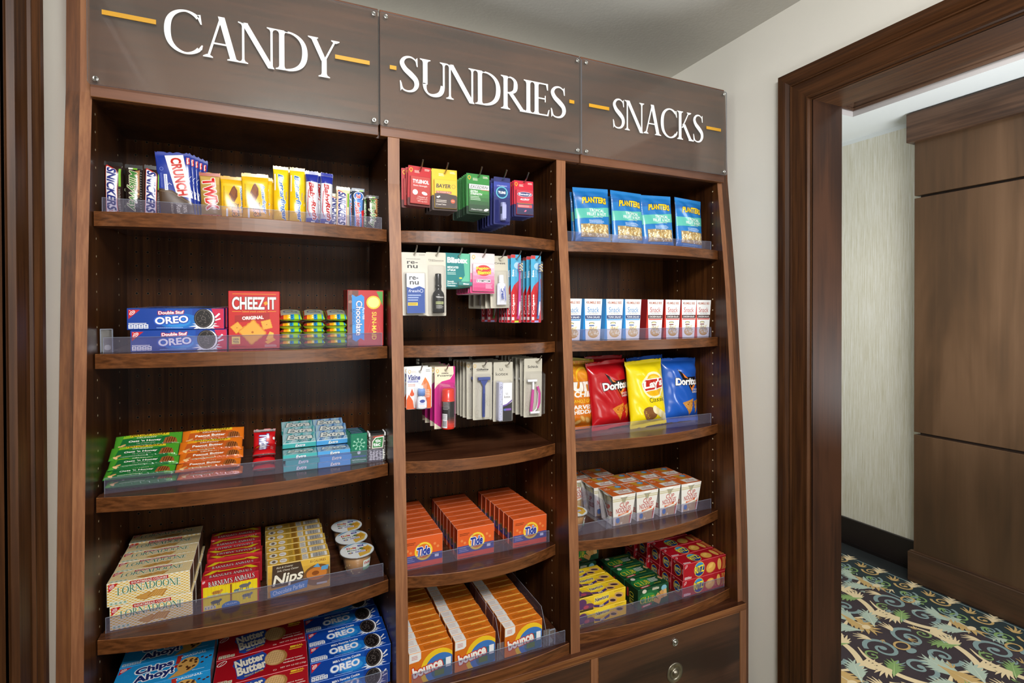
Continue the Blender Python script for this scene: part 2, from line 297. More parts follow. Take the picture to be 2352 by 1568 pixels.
    def splash(s, cx, cy, r, c='#eef0f6', seed=1):
        rnd = random.Random(seed); P = []
        for i in range(28):
            a = 2*math.pi*i/28; q = r*(rnd.uniform(0.95, 1.3) if i % 2 else rnd.uniform(0.6, 0.75)); P.append((cx+q*math.cos(a)*1.15, cy+q*math.sin(a)*0.62))
        return s.add([((cx, cy), P[i], P[(i+1) % 28]) for i in range(28)], c)
    def grad(s, x0, y0, x1, y1, c0, c1, n=6, vert=True):
        a = [int(c0[i:i+2], 16) for i in (1, 3, 5)]; b = [int(c1[i:i+2], 16) for i in (1, 3, 5)]; lay = None
        for i in range(n):
            c = '#%02x%02x%02x' % tuple(round(a[j]+(b[j]-a[j])*i/(n-1)) for j in range(3))
            if vert: s.rect(x0, y0+(y1-y0)*i/n, x1, y0+(y1-y0)*(i+1)/n, c)
            else: s.rect(x0+(x1-x0)*i/n, y0, x0+(x1-x0)*(i+1)/n, y1, c)
        return s
# ------------------------------------------------------------------ mesh builder
class MB:
    def __init__(s): s.v = []; s.f = []; s.mi = []; s.m = []; s.sm = []
    def mat(s, m):
        if isinstance(m, str): m = M(m)
        if m not in s.m: s.m.append(m)
        return s.m.index(m)
    def face(s, pts, m, sm=False):
        b = len(s.v); s.v += [tuple(p) for p in pts]; s.f.append(tuple(range(b, b+len(pts)))); s.mi.append(s.mat(m)); s.sm.append(sm)
    def quadstrip(s, rows, m, closed=False, sm=True):
        b = len(s.v); n = len(rows[0])
        for r_ in rows: s.v += [tuple(p) for p in r_]
        k = s.mat(m)
        for i in range(len(rows)-1):
            for j in range(n if closed else n-1):
                a = b+i*n+j; c = b+i*n+(j+1) % n; s.f.append((a, c, c+n, a+n)); s.mi.append(k); s.sm.append(sm)
    def box(s, x0, x1, y0, y1, z0, z1, m, c=0.0, mats=None):
        if x1 < x0: x0, x1 = x1, x0
        if y1 < y0: y0, y1 = y1, y0
        if z1 < z0: z0, z1 = z1, z0
        mm = mats or {}
        if c <= 0:
            V = [(x, y, z) for x in (x0, x1) for y in (y0, y1) for z in (z0, z1)]; b = len(s.v); s.v += V
            for nm, q in (('L', (0, 1, 3, 2)), ('R', (4, 6, 7, 5)), ('F', (0, 4, 5, 1)), ('K', (2, 3, 7, 6)), ('D', (0, 2, 6, 4)), ('U', (1, 5, 7, 3))):
                s.f.append(tuple(b+i for i in q)); s.mi.append(s.mat(mm.get(nm, m))); s.sm.append(False)
            return s
        X = (x0, x1); Y = (y0, y1); Z = (z0, z1); sg = (1, -1); b = len(s.v); idx = {}
        for i in (0, 1):
            for j in (0, 1):
                for k in (0, 1):
                    for ax in (0, 1, 2):
                        p = [X[i], Y[j], Z[k]]
                        for a2, sgn in ((0, sg[i]), (1, sg[j]), (2, sg[k])):
                            if a2 != ax: p[a2] += c*sgn
                        idx[(i, j, k, ax)] = len(s.v); s.v.append(tuple(p))
        def F(q, nm): s.f.append(tuple(q)); s.mi.append(s.mat(mm.get(nm, m))); s.sm.append(False)
        F([idx[(0, j, k, 0)] for j, k in ((0, 0), (0, 1), (1, 1), (1, 0))], 'L'); F([idx[(1, j, k, 0)] for j, k in ((0, 0), (1, 0), (1, 1), (0, 1))], 'R')
        F([idx[(i, 0, k, 1)] for i, k in ((0, 0), (1, 0), (1, 1), (0, 1))], 'F'); F([idx[(i, 1, k, 1)] for i, k in ((0, 0), (0, 1), (1, 1), (1, 0))], 'K')
        F([idx[(i, j, 0, 2)] for i, j in ((0, 0), (0, 1), (1, 1), (1, 0))], 'D'); F([idx[(i, j, 1, 2)] for i, j in ((0, 0), (1, 0), (1, 1), (0, 1))], 'U')
        for i in (0, 1):
            for j in (0, 1): F([idx[(i, j, 0, 0)], idx[(i, j, 0, 1)], idx[(i, j, 1, 1)], idx[(i, j, 1, 0)]], 'E')
            for k in (0, 1): F([idx[(i, 0, k, 0)], idx[(i, 0, k, 2)], idx[(i, 1, k, 2)], idx[(i, 1, k, 0)]], 'E')
        for j in (0, 1):
            for k in (0, 1): F([idx[(0, j, k, 1)], idx[(0, j, k, 2)], idx[(1, j, k, 2)], idx[(1, j, k, 1)]], 'E')
        for i in (0, 1):
            for j in (0, 1):
                for k in (0, 1): F([idx[(i, j, k, a)] for a in (0, 1, 2)], 'E')
        return s
    def cyl(s, c, r0, r1, h, m, seg=20, axis='z', caps=True, sm=True):
        def P(a, r, t):
            x, y = r*math.cos(a), r*math.sin(a)
            return {'z': (c[0]+x, c[1]+y, c[2]+t), 'y': (c[0]+x, c[1]+t, c[2]+y), 'x': (c[0]+t, c[1]+x, c[2]+y)}[axis]
        A = [P(2*math.pi*i/seg, r0, 0) for i in range(seg)]; B = [P(2*math.pi*i/seg, r1, h) for i in range(seg)]
        s.quadstrip([A, B], m, True, sm)
        if caps: s.face(A[::-1], m); s.face(B, m)
        return s
    def lathe(s, prof, m, c=(0, 0, 0), seg=24, sy=1.0, caps=True, axis='z'):
        rows = []
        for r, z in prof:
            row = []
            for i in range(seg):
                a = 2*math.pi*i/seg; x, y = r*math.cos(a), r*math.sin(a)*sy
                row.append((c[0]+x, c[1]+y, c[2]+z) if axis == 'z' else (c[0]+x, c[1]+z, c[2]+y))
            rows.append(row)
        s.quadstrip(rows, m, True)
        if caps: s.face(rows[0][::-1], m, False); s.face(rows[-1], m, False)
        return s
    def tube(s, pts, r, m, seg=8):
        rows = []; n = len(pts); pr = None
        for i, p in enumerate(pts):
            p = Vector(p); a = Vector(pts[max(i-1, 0)]); b = Vector(pts[min(i+1, n-1)]); t = (b-a).normalized()
            u = t.orthogonal().normalized() if pr is None else (pr - t*pr.dot(t)).normalized(); pr = u; w = t.cross(u)
            rr = r[i] if isinstance(r, (list, tuple)) else r
            rows.append([p+u*rr*math.cos(2*math.pi*k/seg)+w*rr*math.sin(2*math.pi*k/seg) for k in range(seg)])
        s.quadstrip(rows, m, True); s.face(rows[0][::-1], m); s.face(rows[-1], m); return s
    def prism(s, pts, y0, y1, m, holes=()):          # outline in x,z pushed through in y
        tr = tess(pts, holes)
        for t in tr: s.face([(p[0], y0, p[1]) for p in t], m); s.face([(p[0], y1, p[1]) for p in t][::-1], m)
        for L in [pts]+list(holes):
            for i in range(len(L)):
                a, b = L[i], L[(i+1) % len(L)]; s.face([(a[0], y0, a[1]), (b[0], y0, b[1]), (b[0], y1, b[1]), (a[0], y1, a[1])], m)
        return s
    def art(s, A, o, ux, uy, base=0.00012, dz=0.00003, rough=0.36, ej=0.0):
        o, ux, uy = Vector(o), Vector(ux), Vector(uy); n = ux.cross(uy)
        for ei, (tris, c, lay, _, kw) in enumerate(A.el):
            k = s.mat(M(c, rough)); d = n*(base+lay*dz+(ei % 61)*ej)
            for i, t in enumerate(tris):
                d2 = d+n*(1.6e-6*(i % 16)); b = len(s.v); s.v += [tuple(o+ux*p[0]+uy*p[1]+d2) for p in t]; s.f.append((b, b+1, b+2)); s.mi.append(k); s.sm.append(False)
        return s
    def artf(s, A, f, maxl=0.012, rough=0.3):
        for tris, c, lay, _, kw in A.el:
            k = s.mat(M(c, rough)); st = list(tris); ct = 0
            while st:
                t = st.pop(); ct += 1; a, b_, c_ = t
                L = [(math.hypot(t[i][0]-t[(i+1) % 3][0], t[i][1]-t[(i+1) % 3][1]), i) for i in range(3)]; mxl, i = max(L)
                if mxl > maxl:
                    p, q, r_ = t[i], t[(i+1) % 3], t[(i+2) % 3]; mpt = ((p[0]+q[0])/2, (p[1]+q[1])/2); st += [(p, mpt, r_), (mpt, q, r_)]; continue
                b = len(s.v); s.v += [tuple(f(p[0], p[1], lay+0.05*(ct % 16))) for p in t]; s.f.append((b, b+1, b+2)); s.mi.append(k); s.sm.append(True)
        return s
    def build(s, name, parent=None, loc=None):
        me = bpy.data.meshes.new(name); me.from_pydata(s.v, [], s.f)
        for m in s.m: me.materials.append(m)
        me.polygons.foreach_set('material_index', s.mi); me.polygons.foreach_set('use_smooth', s.sm); me.update()
        o = bpy.data.objects.new(name, me); COL.objects.link(o)
        if parent: o.parent = parent
        if loc is not None: o.location = loc
        return o
def weld(o, smooth_ang=None):
    bm = bmesh.new(); bm.from_mesh(o.data); bmesh.ops.remove_doubles(bm, verts=bm.verts, dist=1e-6); bmesh.ops.recalc_face_normals(bm, faces=bm.faces); bm.to_mesh(o.data); bm.free(); return o
def empty(name, loc=(0, 0, 0)):
    o = bpy.data.objects.new(name, None); o.empty_display_size = 0.02; COL.objects.link(o); o.location = loc; return o
def tag(o, label, cat, group=None):
    o['label'] = label; o['category'] = cat
    if group: o['group'] = group
    return o
def struct(o): o['kind'] = 'structure'; return o
def dup(o, parent=None):
    c = o.copy(); COL.objects.link(c); c.parent = parent
    for ch in o.children: dup(ch, c)
    return c
ORD = ['first', 'second', 'third', 'fourth', 'fifth', 'sixth', 'seventh', 'eighth', 'ninth', 'tenth', 'eleventh', 'twelfth']
def nth(i, n, what='from the front'):
    if i == 0: return 'frontmost'
    if i == n-1: return 'rearmost'
    return ORD[i] + ' ' + what
# ================================================================== the room
XL, XR, YB, ZC, YN = -0.416, 1.565, 1.80, H+1.017, -2.4
DY0, DY1, DZ = 0.16, 1.125, H+0.679                      # doorway in the right wall
b = MB(); b.box(XL-0.3, XR+0.139, YN, YB+0.1, -0.06, 0, plaster('dark_room_carpet', '#3c342e', '#463d35', 0.5, 400, 0.95)); struct(b.build('floor'))
b = MB(); b.box(XL-0.2, XR+0.1, YN, YB, ZC, ZC+0.08, PC); struct(b.build('ceiling'))
b = MB(); b.box(XL-0.15, XR+0.15, YB, YB+0.12, 0, ZC, PW); struct(b.build('wall_back'))
b = MB(); b.box(XL-0.15, XR+0.15, YN-0.12, YN, 0, ZC, PW); struct(b.build('wall_front'))
b = MB()
b.box(XR, XR+0.138, DY1+0.02, YB, 0, ZC, PW); b.box(XR, XR+0.138, YN, DY0-0.02, 0, ZC, PW); b.box(XR, XR+0.138, DY0-0.02, DY1+0.02, DZ+0.02, ZC, PW)
struct(b.build('wall_right'))
LY0, LY1, LZ = 0.25, 1.161, H+0.70
b = MB()
b.box(XL-0.14, XL, LY1+0.02, YB, 0, ZC, PW); b.box(XL-0.14, XL, YN, LY0-0.02, 0, ZC, PW); b.box(XL-0.14, XL, LY0-0.02, LY1+0.02, LZ+0.02, ZC, PW)
struct(b.build('wall_left'))
PROF = [(0, 0), (0, .024), (.022, .026), (.028, .024), (.040, .016), (.043, .020), (.047, .020), (.049, .015), (.098, .012), (.101, .016), (.106, .016), (.109, .006), (.114, .005), (.114, 0)]
PROF = [(a*.108/.114, c) for a, c in PROF]
def casing(name, wx, sgn, y0, y1, z1, w=0.108):
    # legs and head swept round the opening with mitred corners, profile raised from the wall toward the room
    b = MB()
    def P(t, s, h):   # t: 0 far foot, 1 far top corner, 2 near top corner, 3 near foot ; s from outer edge
        o = w - s
        return {0: (wx+sgn*h, y1+o, 0), 1: (wx+sgn*h, y1+o, z1+o), 2: (wx+sgn*h, y0-o, z1+o), 3: (wx+sgn*h, y0-o, 0)}[t]
    for i in range(len(PROF)-1):
        for t in range(3):
            q = [P(t, *PROF[i]), P(t, *PROF[i+1]), P(t+1, *PROF[i+1]), P(t+1, *PROF[i])]
            b.face(q, WTH if t == 1 else WT)
    o = weld(b.build(name)); return struct(o)
casing('trim_1', XR, -1, DY0, DY1, DZ); casing('trim_2', XL, 1, LY0, LY1, LZ)
def jamb(name, x0, x1, y0, y1, z1):
    b = MB(); b.box(x0, x1, y1, y1+0.02, 0, z1+0.02, WJ); b.box(x0, x1, y0-0.02, y0, 0, z1+0.02, WJ); b.box(x0, x1, y0, y1, z1, z1+0.02, WTH)
    return struct(b.build(name))
jamb('trim_3', XR-0.004, XR+0.142, DY0, DY1, DZ)
b = MB(); b.box(XL-0.15, XL+0.004, LY1, LY1+0.02, 0, LZ+0.02, WT); b.box(XL-0.15, XL+0.004, LY0-0.02, LY0, 0, LZ+0.02, WT); b.box(XL-0.15, XL+0.004, LY0, LY1, LZ, LZ+0.02, WTH)
b.box(XL-0.10, XL-0.06, LY1-0.012, LY1, 0, LZ, WT); struct(b.build('trim_4'))
b = MB(); b.box(XL-0.10, XL-0.06, LY0+0.003, LY1-0.014, 0.008, LZ-0.003, WT, 0.002)
for z0, z1 in ((0.2, 0.95), (1.1, 1.95)): b.box(XL-0.062, XL-0.055, LY0+0.13, LY1-0.14, z0, z1, WT, 0.003)
d = struct(b.build('door_1'))
b = MB(); b.cyl((XL-0.056, LY0+0.08, 1.0), 0.024, 0.024, 0.006, STL, axis='x'); b.tube([(XL-0.05, LY0+0.08, 1.0), (XL-0.012, LY0+0.08, 1.0), (XL-0.008, LY0+0.10, 1.0), (XL-0.008, LY0+0.19, 1.0)], 0.008, STL); b.build('door_handle', d)
# ================================================================== the hall beyond the doorway
HX, HC = 3.23, H+1.06
b = MB(); b.box(XR+0.14, HX+0.1, -2.2, 3.2, -0.06, 0, plaster('carpet_ground', '#2a2024', '#40343a', 0.6, 500, 0.95))
cp = Art(); DK = '#3a2f33'; SL = '#7d9392'; CRM = '#dcc79e'; TAN = '#bd9c62'; GRN = '#7c9a5c'; SAGE = '#a9b8a8'; TEAL = '#1c2b2e'
def spiral(A, cx, cy, r, a0, turns, w, c, d=1):
    P = []; ws = []
    for i in range(28):
        t = i/27; a = a0+d*turns*6.283*t; q = r*(1-t)**0.8+0.006; P.append((cx+q*math.cos(a), cy+q*math.sin(a))); ws.append(w*(1-0.55*t))
    A.add(stroke(P, ws), c, lay=2); A.ell(P[-1][0], P[-1][1], w*0.75, w*0.75, c, seg=10, lay=2)
def leaf(A, x, y, a, L, wd, c, c2=None, n=5):
    ca, sa = math.cos(a), math.sin(a); f = lambda u, v: (x+u*ca-v*sa, y+u*sa+v*ca)
    for s_ in (1, -1):
        for i in range(n):
            u0 = L*i/n; k = math.sin(math.pi*(i+0.8)/(n+0.6)); tip = (u0+L*0.42, s_*wd*k)
            A.add([(f(u0, 0), f(u0+L*0.26, 0), f(*tip)), (f(u0+L*.13, 0), f(u0+L*0.34, s_*wd*k*.35), f(*tip))], c, lay=3)
    A.add([(f(0, -L*.02), f(L*1.12, 0), f(0, L*.02))], c2 or c, lay=4)
def tuft(A, x, y, a, L, c, n=5, sp=1.0):
    for i in range(n):
        t = (i-(n-1)/2)/(n-1)*sp; q = L*(1-abs(t)*0.5); aa = a+t
        cpt = spline([(x, y, 0.004), (x+q*0.5*math.cos(aa-0.12), y+q*0.5*math.sin(aa-0.12), L*0.13), (x+q*math.cos(aa+0.1), y+q*math.sin(aa+0.1), 0.002)], 5)
        A.add(stroke([(p[0], p[1]) for p in cpt], [p[2] for p in cpt]), c, lay=3)
rnd = random.Random(11); K = 0.74
for iy in range(-1, 8):
    for ix in range(-1, 5):
        ox, oy = 1.60+ix*0.42, 0.10+iy*0.41+(0.205 if ix % 2 else 0)
        for m_ in (1, -1):
            spiral(cp, ox+0.125*m_*K, oy+0.05*K, 0.085*K, 0.4 if m_ > 0 else 2.7, 1.35, 0.026*K, SL, m_); spiral(cp, ox+0.11*m_*K, oy-0.13*K, 0.075*K, -1 if m_ > 0 else -2.1, 1.3, 0.024*K, SL, -m_)
            P = spline([(ox+0.03*m_*K, oy-0.24*K, 0.008), (ox+0.17*m_*K, oy-0.27*K, 0.024), (ox+0.27*m_*K, oy-0.15*K, 0.027), (ox+0.29*m_*K, oy+0.02*K, 0.016), (ox+0.24*m_*K, oy+0.12*K, 0.004)], 6)
            cp.add(stroke([(p[0], p[1]) for p in P], [p[2] for p in P]), CRM, lay=2)
            tuft(cp, ox+0.27*m_*K, oy-0.08*K, (0.2 if m_ > 0 else 2.94), 0.12*K, CRM, 6, 1.3); tuft(cp, ox+0.2*m_*K, oy-0.25*K, (-0.7 if m_ > 0 else -2.44), 0.13*K, CRM, 6, 1.4)
            leaf(cp, ox+0.05*m_*K, oy+0.2*K, (0.8 if m_ > 0 else 2.34), 0.16*K, 0.06*K, SAGE, '#c5cdbb', 7); leaf(cp, ox+0.25*m_*K, oy+0.16*K, (0.5 if m_ > 0 else 2.64), 0.14*K, 0.05*K, GRN, '#a8bd82', 6)
            spiral(cp, ox+0.33*m_*K, oy-0.24*K, 0.035*K, 0, 1.1, 0.012*K, GRN, m_); tuft(cp, ox+0.1*m_*K, oy+0.13*K, (1.1 if m_ > 0 else 2.04), 0.1*K, CRM, 4, .9)
        leaf(cp, ox, oy+0.24*K, 1.57, 0.19*K, 0.085*K, SAGE, '#d5d9c6', 8); leaf(cp, ox, oy-0.16*K, -1.57, 0.2*K, 0.09*K, TAN, '#c7a66c', 7)
        cp.ell(ox, oy+0.22*K, 0.028*K, 0.02*K, CRM, lay=5); cp.ring(ox, oy+0.02*K, 0.045*K, 0.032*K, 0.012*K, TAN, lay=5); cp.ell(ox, oy-0.03*K, 0.035*K, 0.02*K, SL, lay=4)
        for k in range(16):
            a_ = rnd.uniform(0, 6.28); qx, qy = ox+rnd.uniform(-.21, .21), oy+rnd.uniform(-.2, .2); tuft(cp, qx, qy, a_, rnd.uniform(.025, .05), rnd.choice([CRM, SAGE, TAN, GRN, SL]), 3, 1.1)
bd = Art()
for i in range(19):
    y = -0.1+i*0.168
    for j, c in enumerate((SL, TAN, GRN)): spiral(bd, 2.945+(0.045 if j == 1 else -0.03), y+j*0.056, 0.036, j*2, 1.4, 0.012, c, 1 if j % 2 else -1)
    leaf(bd, 3.0, y+0.03, 0.3, 0.07, 0.04, CRM, CRM, 4); leaf(bd, 2.90, y+0.10, 2.6, 0.06, 0.035, SAGE, '#c5cdbb', 4); tuft(bd, 2.99, y+0.12, 0.2, 0.07, TAN, 5, 1.7); tuft(bd, 2.93, y+0.02, 3.4, 0.05, GRN, 4, 1.4)
cp2 = Art(); cp2.el = [e for e in cp.el if e[0] and e[3][2] < 2.9]
b.art(cp2, (0, 0, 0), (1, 0, 0), (0, 1, 0), 0.0004, 0.0004, 0.95, ej=5e-6)
b.box(2.85, 3.075, -2.2, 3.2, 0.0, 0.0007, M(TEAL, 0.95)); b.box(3.06, HX, -2.2, 3.2, 0.0, 0.0009, M('#141a1d', 0.95)); b.box(2.845, 2.852, -2.2, 3.2, 0, 0.0012, M(SL, 0.95)); b.box(3.055, 3.06, -2.2, 3.2, 0, 0.0012, M(SL, 0.95))
b.art(bd, (0, 0, 0), (1, 0, 0), (0, 1, 0), 0.0012, 0.0004, 0.95, ej=5e-6)
fl = struct(b.build('floor_hall'))
b = MB(); b.box(HX, HX+0.1, -2.2, 3.2, 0, H+1.037, WALLP); b.box(HX, HX+0.1, -2.2, 3.2, H+1.037, HC+0.2, PH); struct(b.build('wall_hall'))
b = MB(); b.box(XR+0.17, HX, 3.2, 3.3, 0, HC, WALLP); struct(b.build('wall_hall_end'))
b = MB(); b.box(XR+0.17, HX, -2.3, -2.2, 0, HC, WALLP); struct(b.build('wall_hall_near'))
b = MB(); b.box(HX-0.016, HX, 1.66, 3.2, 0.0, H-1.262, M('#1f1716', 0.4), 0.002); b.box(HX-0.022, HX, 1.66, 3.2, 0, 0.02, M('#191312', 0.4)); struct(b.build('baseboard_hall'))
TX0, TX1, TY0, TY1 = 1.98, 2.855, -1.2, 1.823
b = MB()
for q in ((XR+0.14, TX0-.002, -2.2, 3.2), (TX1, HX+0.1, -2.2, 3.2), (TX0, TX1, -2.2, TY0), (TX0, TX1, TY1, 3.2)): b.box(*q, HC, HC+0.02, PH)
b.box(TX0-0.02, TX1+0.02, TY0-0.02, TY1+0.02, HC+0.3, HC+0.33, PH); struct(b.build('ceiling_hall'))
def ringprof(b, prof, m):
    for i in range(len(prof)-1):
        (a0, z0), (a1, z1) = prof[i], prof[i+1]
        c = lambda a, z: [(TX0-a, TY0-a, z), (TX1+a, TY0-a, z), (TX1+a, TY1+a, z), (TX0-a, TY1+a, z)]
        A_, B_ = c(a0, z0), c(a1, z1)
        for k in range(4): b.face([A_[k], A_[(k+1) % 4], B_[(k+1) % 4], B_[k]], m)
b = MB(); ringprof(b, [(-0.001, HC-0.0005), (-0.002, HC+0.028)], PG); struct(b.build('trim_5'))
b = MB(); ringprof(b, [(-0.002, HC+0.028), (-0.012, HC+0.028), (-0.014, HC+0.040), (-0.008, HC+0.044), (-0.02, HC+0.062), (-0.03, HC+0.07), (-0.026, HC+0.078), (-0.002, HC+0.09), (-0.002, HC+0.30)], WHC); struct(b.build('trim_6'))
# panelled wood column with grooves, plinth and crown
t = tag(empty('wall_panel_unit', (3.15, 0.4, 0)), 'tall stained wood panelled unit with two grooves against the hall wallpaper', 'wall panel')
def local(b, name, par, org):
    b.v = [(p[0]-org[0], p[1]-org[1], p[2]-org[2]) for p in b.v]; return b.build(name, par)
o3 = (3.15, 0.4, 0)
b = MB(); g1, g2 = H+0.613, H-0.637
for z0, z1 in ((H-1.27, g2-0.007), (g2+0.007, g1-0.007), (g1+0.007, H+0.905)): b.box(3.095, 3.14, -1.0, 1.650, z0, z1, WH, 0.0015)
b.box(3.12, HX, -1.0, 1.632, 0.1, H+1.05, M('#2b1b13', 0.6)); local(b, 'panel', t, o3)
b = MB(); b.box(3.066, HX, -1.0, 1.676, H+0.902, H+1.055, WHC, 0.003); local(b, 'crown', t, o3)
b = MB(); b.box(3.074, HX, -1.0, 1.668, 0.002, H-1.268, WHB, 0.002); b.box(3.080, 3.1, -1.0, 1.662, H-1.268, H-1.262, WHB); local(b, 'plinth', t, o3)
# ================================================================== display cabinet
ZS = {1: .234, 2: -.087, 3: -.411, 4: -.733, 5: -1.0}
BAY = {1: (-.368, .288), 2: (.320, .816), 3: (.849, 1.508)}
FC = [(.826, 1.478), (.5, 1.466), (.36, 1.452), (.24, 1.440), (.1, 1.427), (-.03, 1.418), (-.16, 1.409), (-.3, 1.400), (-.43, 1.392), (-.62, 1.382), (-.8, 1.374), (-1.033, 1.370)]
cab = tag(empty('display_cabinet', (0.57, 1.6, 0)), 'tall brown walnut built-in cabinet with three open bays above drawers', 'cabinet')
OC = (0.57, 1.6, 0)
def upright(name, x0, x1, ztop, zbot, inner='both', front=WF, dy=0.0, side=WI):
    b = MB(); pts = [(y+dy, H+z) for z, y in FC if z <= ztop+1e-6]
    if pts[0][1] < H+ztop-1e-4: pts.insert(0, (pts[0][0], H+ztop))
    pts[-1] = (pts[-1][0], H+zbot) if zbot > -1.034 else pts[-1]
    if zbot < -1.034: pts.append((pts[-1][0], H+zbot))
    out = pts + [(1.77, H+zbot), (1.77, H+ztop)]
    tr = tess(out)
    for x, fl_ in ((x0, 1), (x1, -1)):
        for q in tr: b.face([(x, p[0], p[1]) for p in q], side)
    for i in range(len(pts)-1):
        b.face([(x0, *pts[i]), (x1, *pts[i]), (x1, *pts[i+1]), (x0, *pts[i+1])], front)
    b.face([(x0, *out[-1]), (x1, *out[-1]), (x1, *out[0]), (x0, *out[0])], front)
    return local(b, name, cab, OC)
# the pegged materials use object coordinates, so keep those meshes at the world origin instead
def up2(name, x0, x1, ztop, zbot, **k):
    o = upright(name, x0, x1, ztop, zbot, **k); off = Vector(OC)
    for v in o.data.vertices: v.co += off
    o.location = -off; return o
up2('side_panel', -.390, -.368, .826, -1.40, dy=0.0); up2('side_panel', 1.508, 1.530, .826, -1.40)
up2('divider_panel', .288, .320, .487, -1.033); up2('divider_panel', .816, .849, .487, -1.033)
up2('filler_strip', XL+0.0005, -.391, .826, -1.40, front=WK, dy=0.003, side=WK); up2('filler_strip', 1.531, XR-0.0005, .826, -1.40, front=WK, dy=0.003, side=WK)
def atorig(b, name, par):
    o = b.build(name, par); o.location = -Vector(OC); return o
for x0, x1 in BAY.values():
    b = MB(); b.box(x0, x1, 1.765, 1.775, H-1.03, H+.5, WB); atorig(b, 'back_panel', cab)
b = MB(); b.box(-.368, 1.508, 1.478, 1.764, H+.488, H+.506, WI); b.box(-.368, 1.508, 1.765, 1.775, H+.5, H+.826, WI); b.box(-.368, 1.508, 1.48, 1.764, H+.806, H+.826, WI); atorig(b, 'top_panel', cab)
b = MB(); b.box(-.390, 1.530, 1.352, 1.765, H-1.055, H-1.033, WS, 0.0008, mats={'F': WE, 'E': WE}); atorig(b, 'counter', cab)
b = MB()
for x0, x1 in ((-.390, -.368), (.2330, .2575), (.8776, .902), (1.503, 1.530)): b.box(x0, x1, 1.353, 1.374, H-1.39, H-1.0555, WF)
b.box(-.368, 1.508, 1.374, 1.38, H-1.39, H-1.056, M('#0c0705', 0.7)); b.box(-.39, 1.53, 1.40, 1.76, 0.002, H-1.385, WD); b.box(-.39, 1.53, 1.353, 1.40, H-1.40, H-1.385, WE); atorig(b, 'base_frame', cab)
for x0, x1 in ((-.3665, .2315), (.259, .8755), (.904, 1.5015)):
    b = MB(); b.box(x0, x1, 1.3545, 1.372, H-1.383, H-1.058, WD, 0.0015, mats={'E': WE}); d = atorig(b, 'drawer', cab)
    cx = (x0+x1)/2; cx = 1.2058 if x0 > .9 else cx
    b = MB(); b.lathe([(0.0125, 0), (0.0125, -0.003), (0.011, -0.0045), (0.0085, -0.0045), (0.0085, -0.0035), (0.0055, -0.0035), (0.0055, -0.007), (0.004, -0.008), (0.0, -0.008)], CHR, (cx, 1.3545, H-1.0885), 24, axis='y', caps=False)
    b.box(cx-0.0006, cx+0.0006, 1.3463, 1.3467, H-1.0915, H-1.0855, BLK); k = b.build('drawer_lock', d)
    b = MB(); b.lathe([(0.033, 0), (0.033, -0.0015), (0.032, -0.0025), (0.021, -0.0025), (0.0205, -0.0015), (0.012, -0.0015), (0.0115, -0.004), (0.010, -0.0075), (0.006, -0.0105), (0.0, -0.0112)], M('#a39c8c', 0.34, 1.0), (cx, 1.3545, H-1.190), 32, axis='y', caps=False)
    b.box(cx-0.004, cx+0.004, 1.3512, 1.3522, H-1.190+0.0265, H-1.190+0.0278, M('#3a352c', 0.5)); b.build('pull_handle', d)
# ------------------------------------------------------------------ shelves
TILT = 0.035
def shelf(bay, s, lip=True, y_end=1.460, ylip=1.485, bow=0.05):
    x0, x1 = BAY[bay]; x0 += 0.0025; x1 -= 0.0025; zs = ZS[s]; cx = (x0+x1)/2; yb = 1.758
    nmb = {1: 'left', 2: 'middle', 3: 'right'}[bay]; lv = {1: 'topmost', 2: 'second', 3: 'third', 4: 'fourth', 5: 'lowest'}[s]
    t = tag(empty('cabinet_shelf', (cx, y_end, H+zs)), f"{lv} bow-fronted walnut shelf of the {nmb} cabinet bay", 'shelf', f'walnut shelves of the {nmb} bay')
    b = MB(); n = 24; fr = []
    for i in range(n+1):
        u = -1+2*i/n; fr.append(((x1-x0)/2*u, -bow*(1-u*u)))
    yk = ylip-y_end+0.004
    for i in range(n):
        (a, ya), (c, yc) = fr[i], fr[i+1]
        b.face([(a, ya+.0012, 0), (c, yc+.0012, 0), (c, yk, 0), (a, yk, 0)], WS)
        b.face([(a, ya, -.0012), (c, yc, -.0012), (c, yc+.0012, 0), (a, ya+.0012, 0)], WE)
        b.face([(a, ya, -.033), (c, yc, -.033), (c, yc, -.0012), (a, ya, -.0012)], WN)
        b.face([(a, yk, -.033), (c, yk, -.033), (c, yc, -.033), (a, ya, -.033)], WN)
    for k in (0, n):
        a, ya = fr[k]; b.face([(a, ya, -.033), (a, ya, 0), (a, yk, 0), (a, yk, -.033)], WN)
    b.build('nosing', t)
    b = MB(); xi = (x1-x0)/2-0.004; L = yb-y_end; dz = TILT*(L-yk)
    V = [(-xi, yk, -.024), (xi, yk, -.024), (xi, L, dz-.024), (-xi, L, dz-.024), (-xi, yk, 0), (xi, yk, 0), (xi, L, dz), (-xi, L, dz)]
    for q in ((0, 3, 2, 1), (4, 5, 6, 7), (0, 1, 5, 4), (1, 2, 6, 5), (2, 3, 7, 6), (3, 0, 4, 7)): b.face([V[i] for i in q], WS)
    b.build('shelf_board', t)
    if lip:
        w = (x1-x0)/2-0.010; yl = ylip-y_end; b = MB(); b.box(-w, w, yl-.0015, yl+.0003, 0.0004, .036, LIP)
        b.box(-w, w, yl-.0015, yl+.0003, .036, .0366, EDG); b.box(-w-.0007, -w, yl-.0015, yl+.0003, 0.0004, .0366, EDG); b.box(w, w+.0007, yl-.0015, yl+.0003, 0.0004, .0366, EDG)
        lp = b.build('clear_lip', t); lp['label'] = 'clear acrylic product stop'
    return t
for bay in (1, 2, 3):
    for s in (1, 2, 3, 4): shelf(bay, s, lip=(bay != 2 or s == 4))
shelf(1, 5, True, 1.405, 1.430, .03); shelf(2, 5, True, 1.375, 1.385, .022); shelf(3, 5, True, 1.405, 1.422, .034)
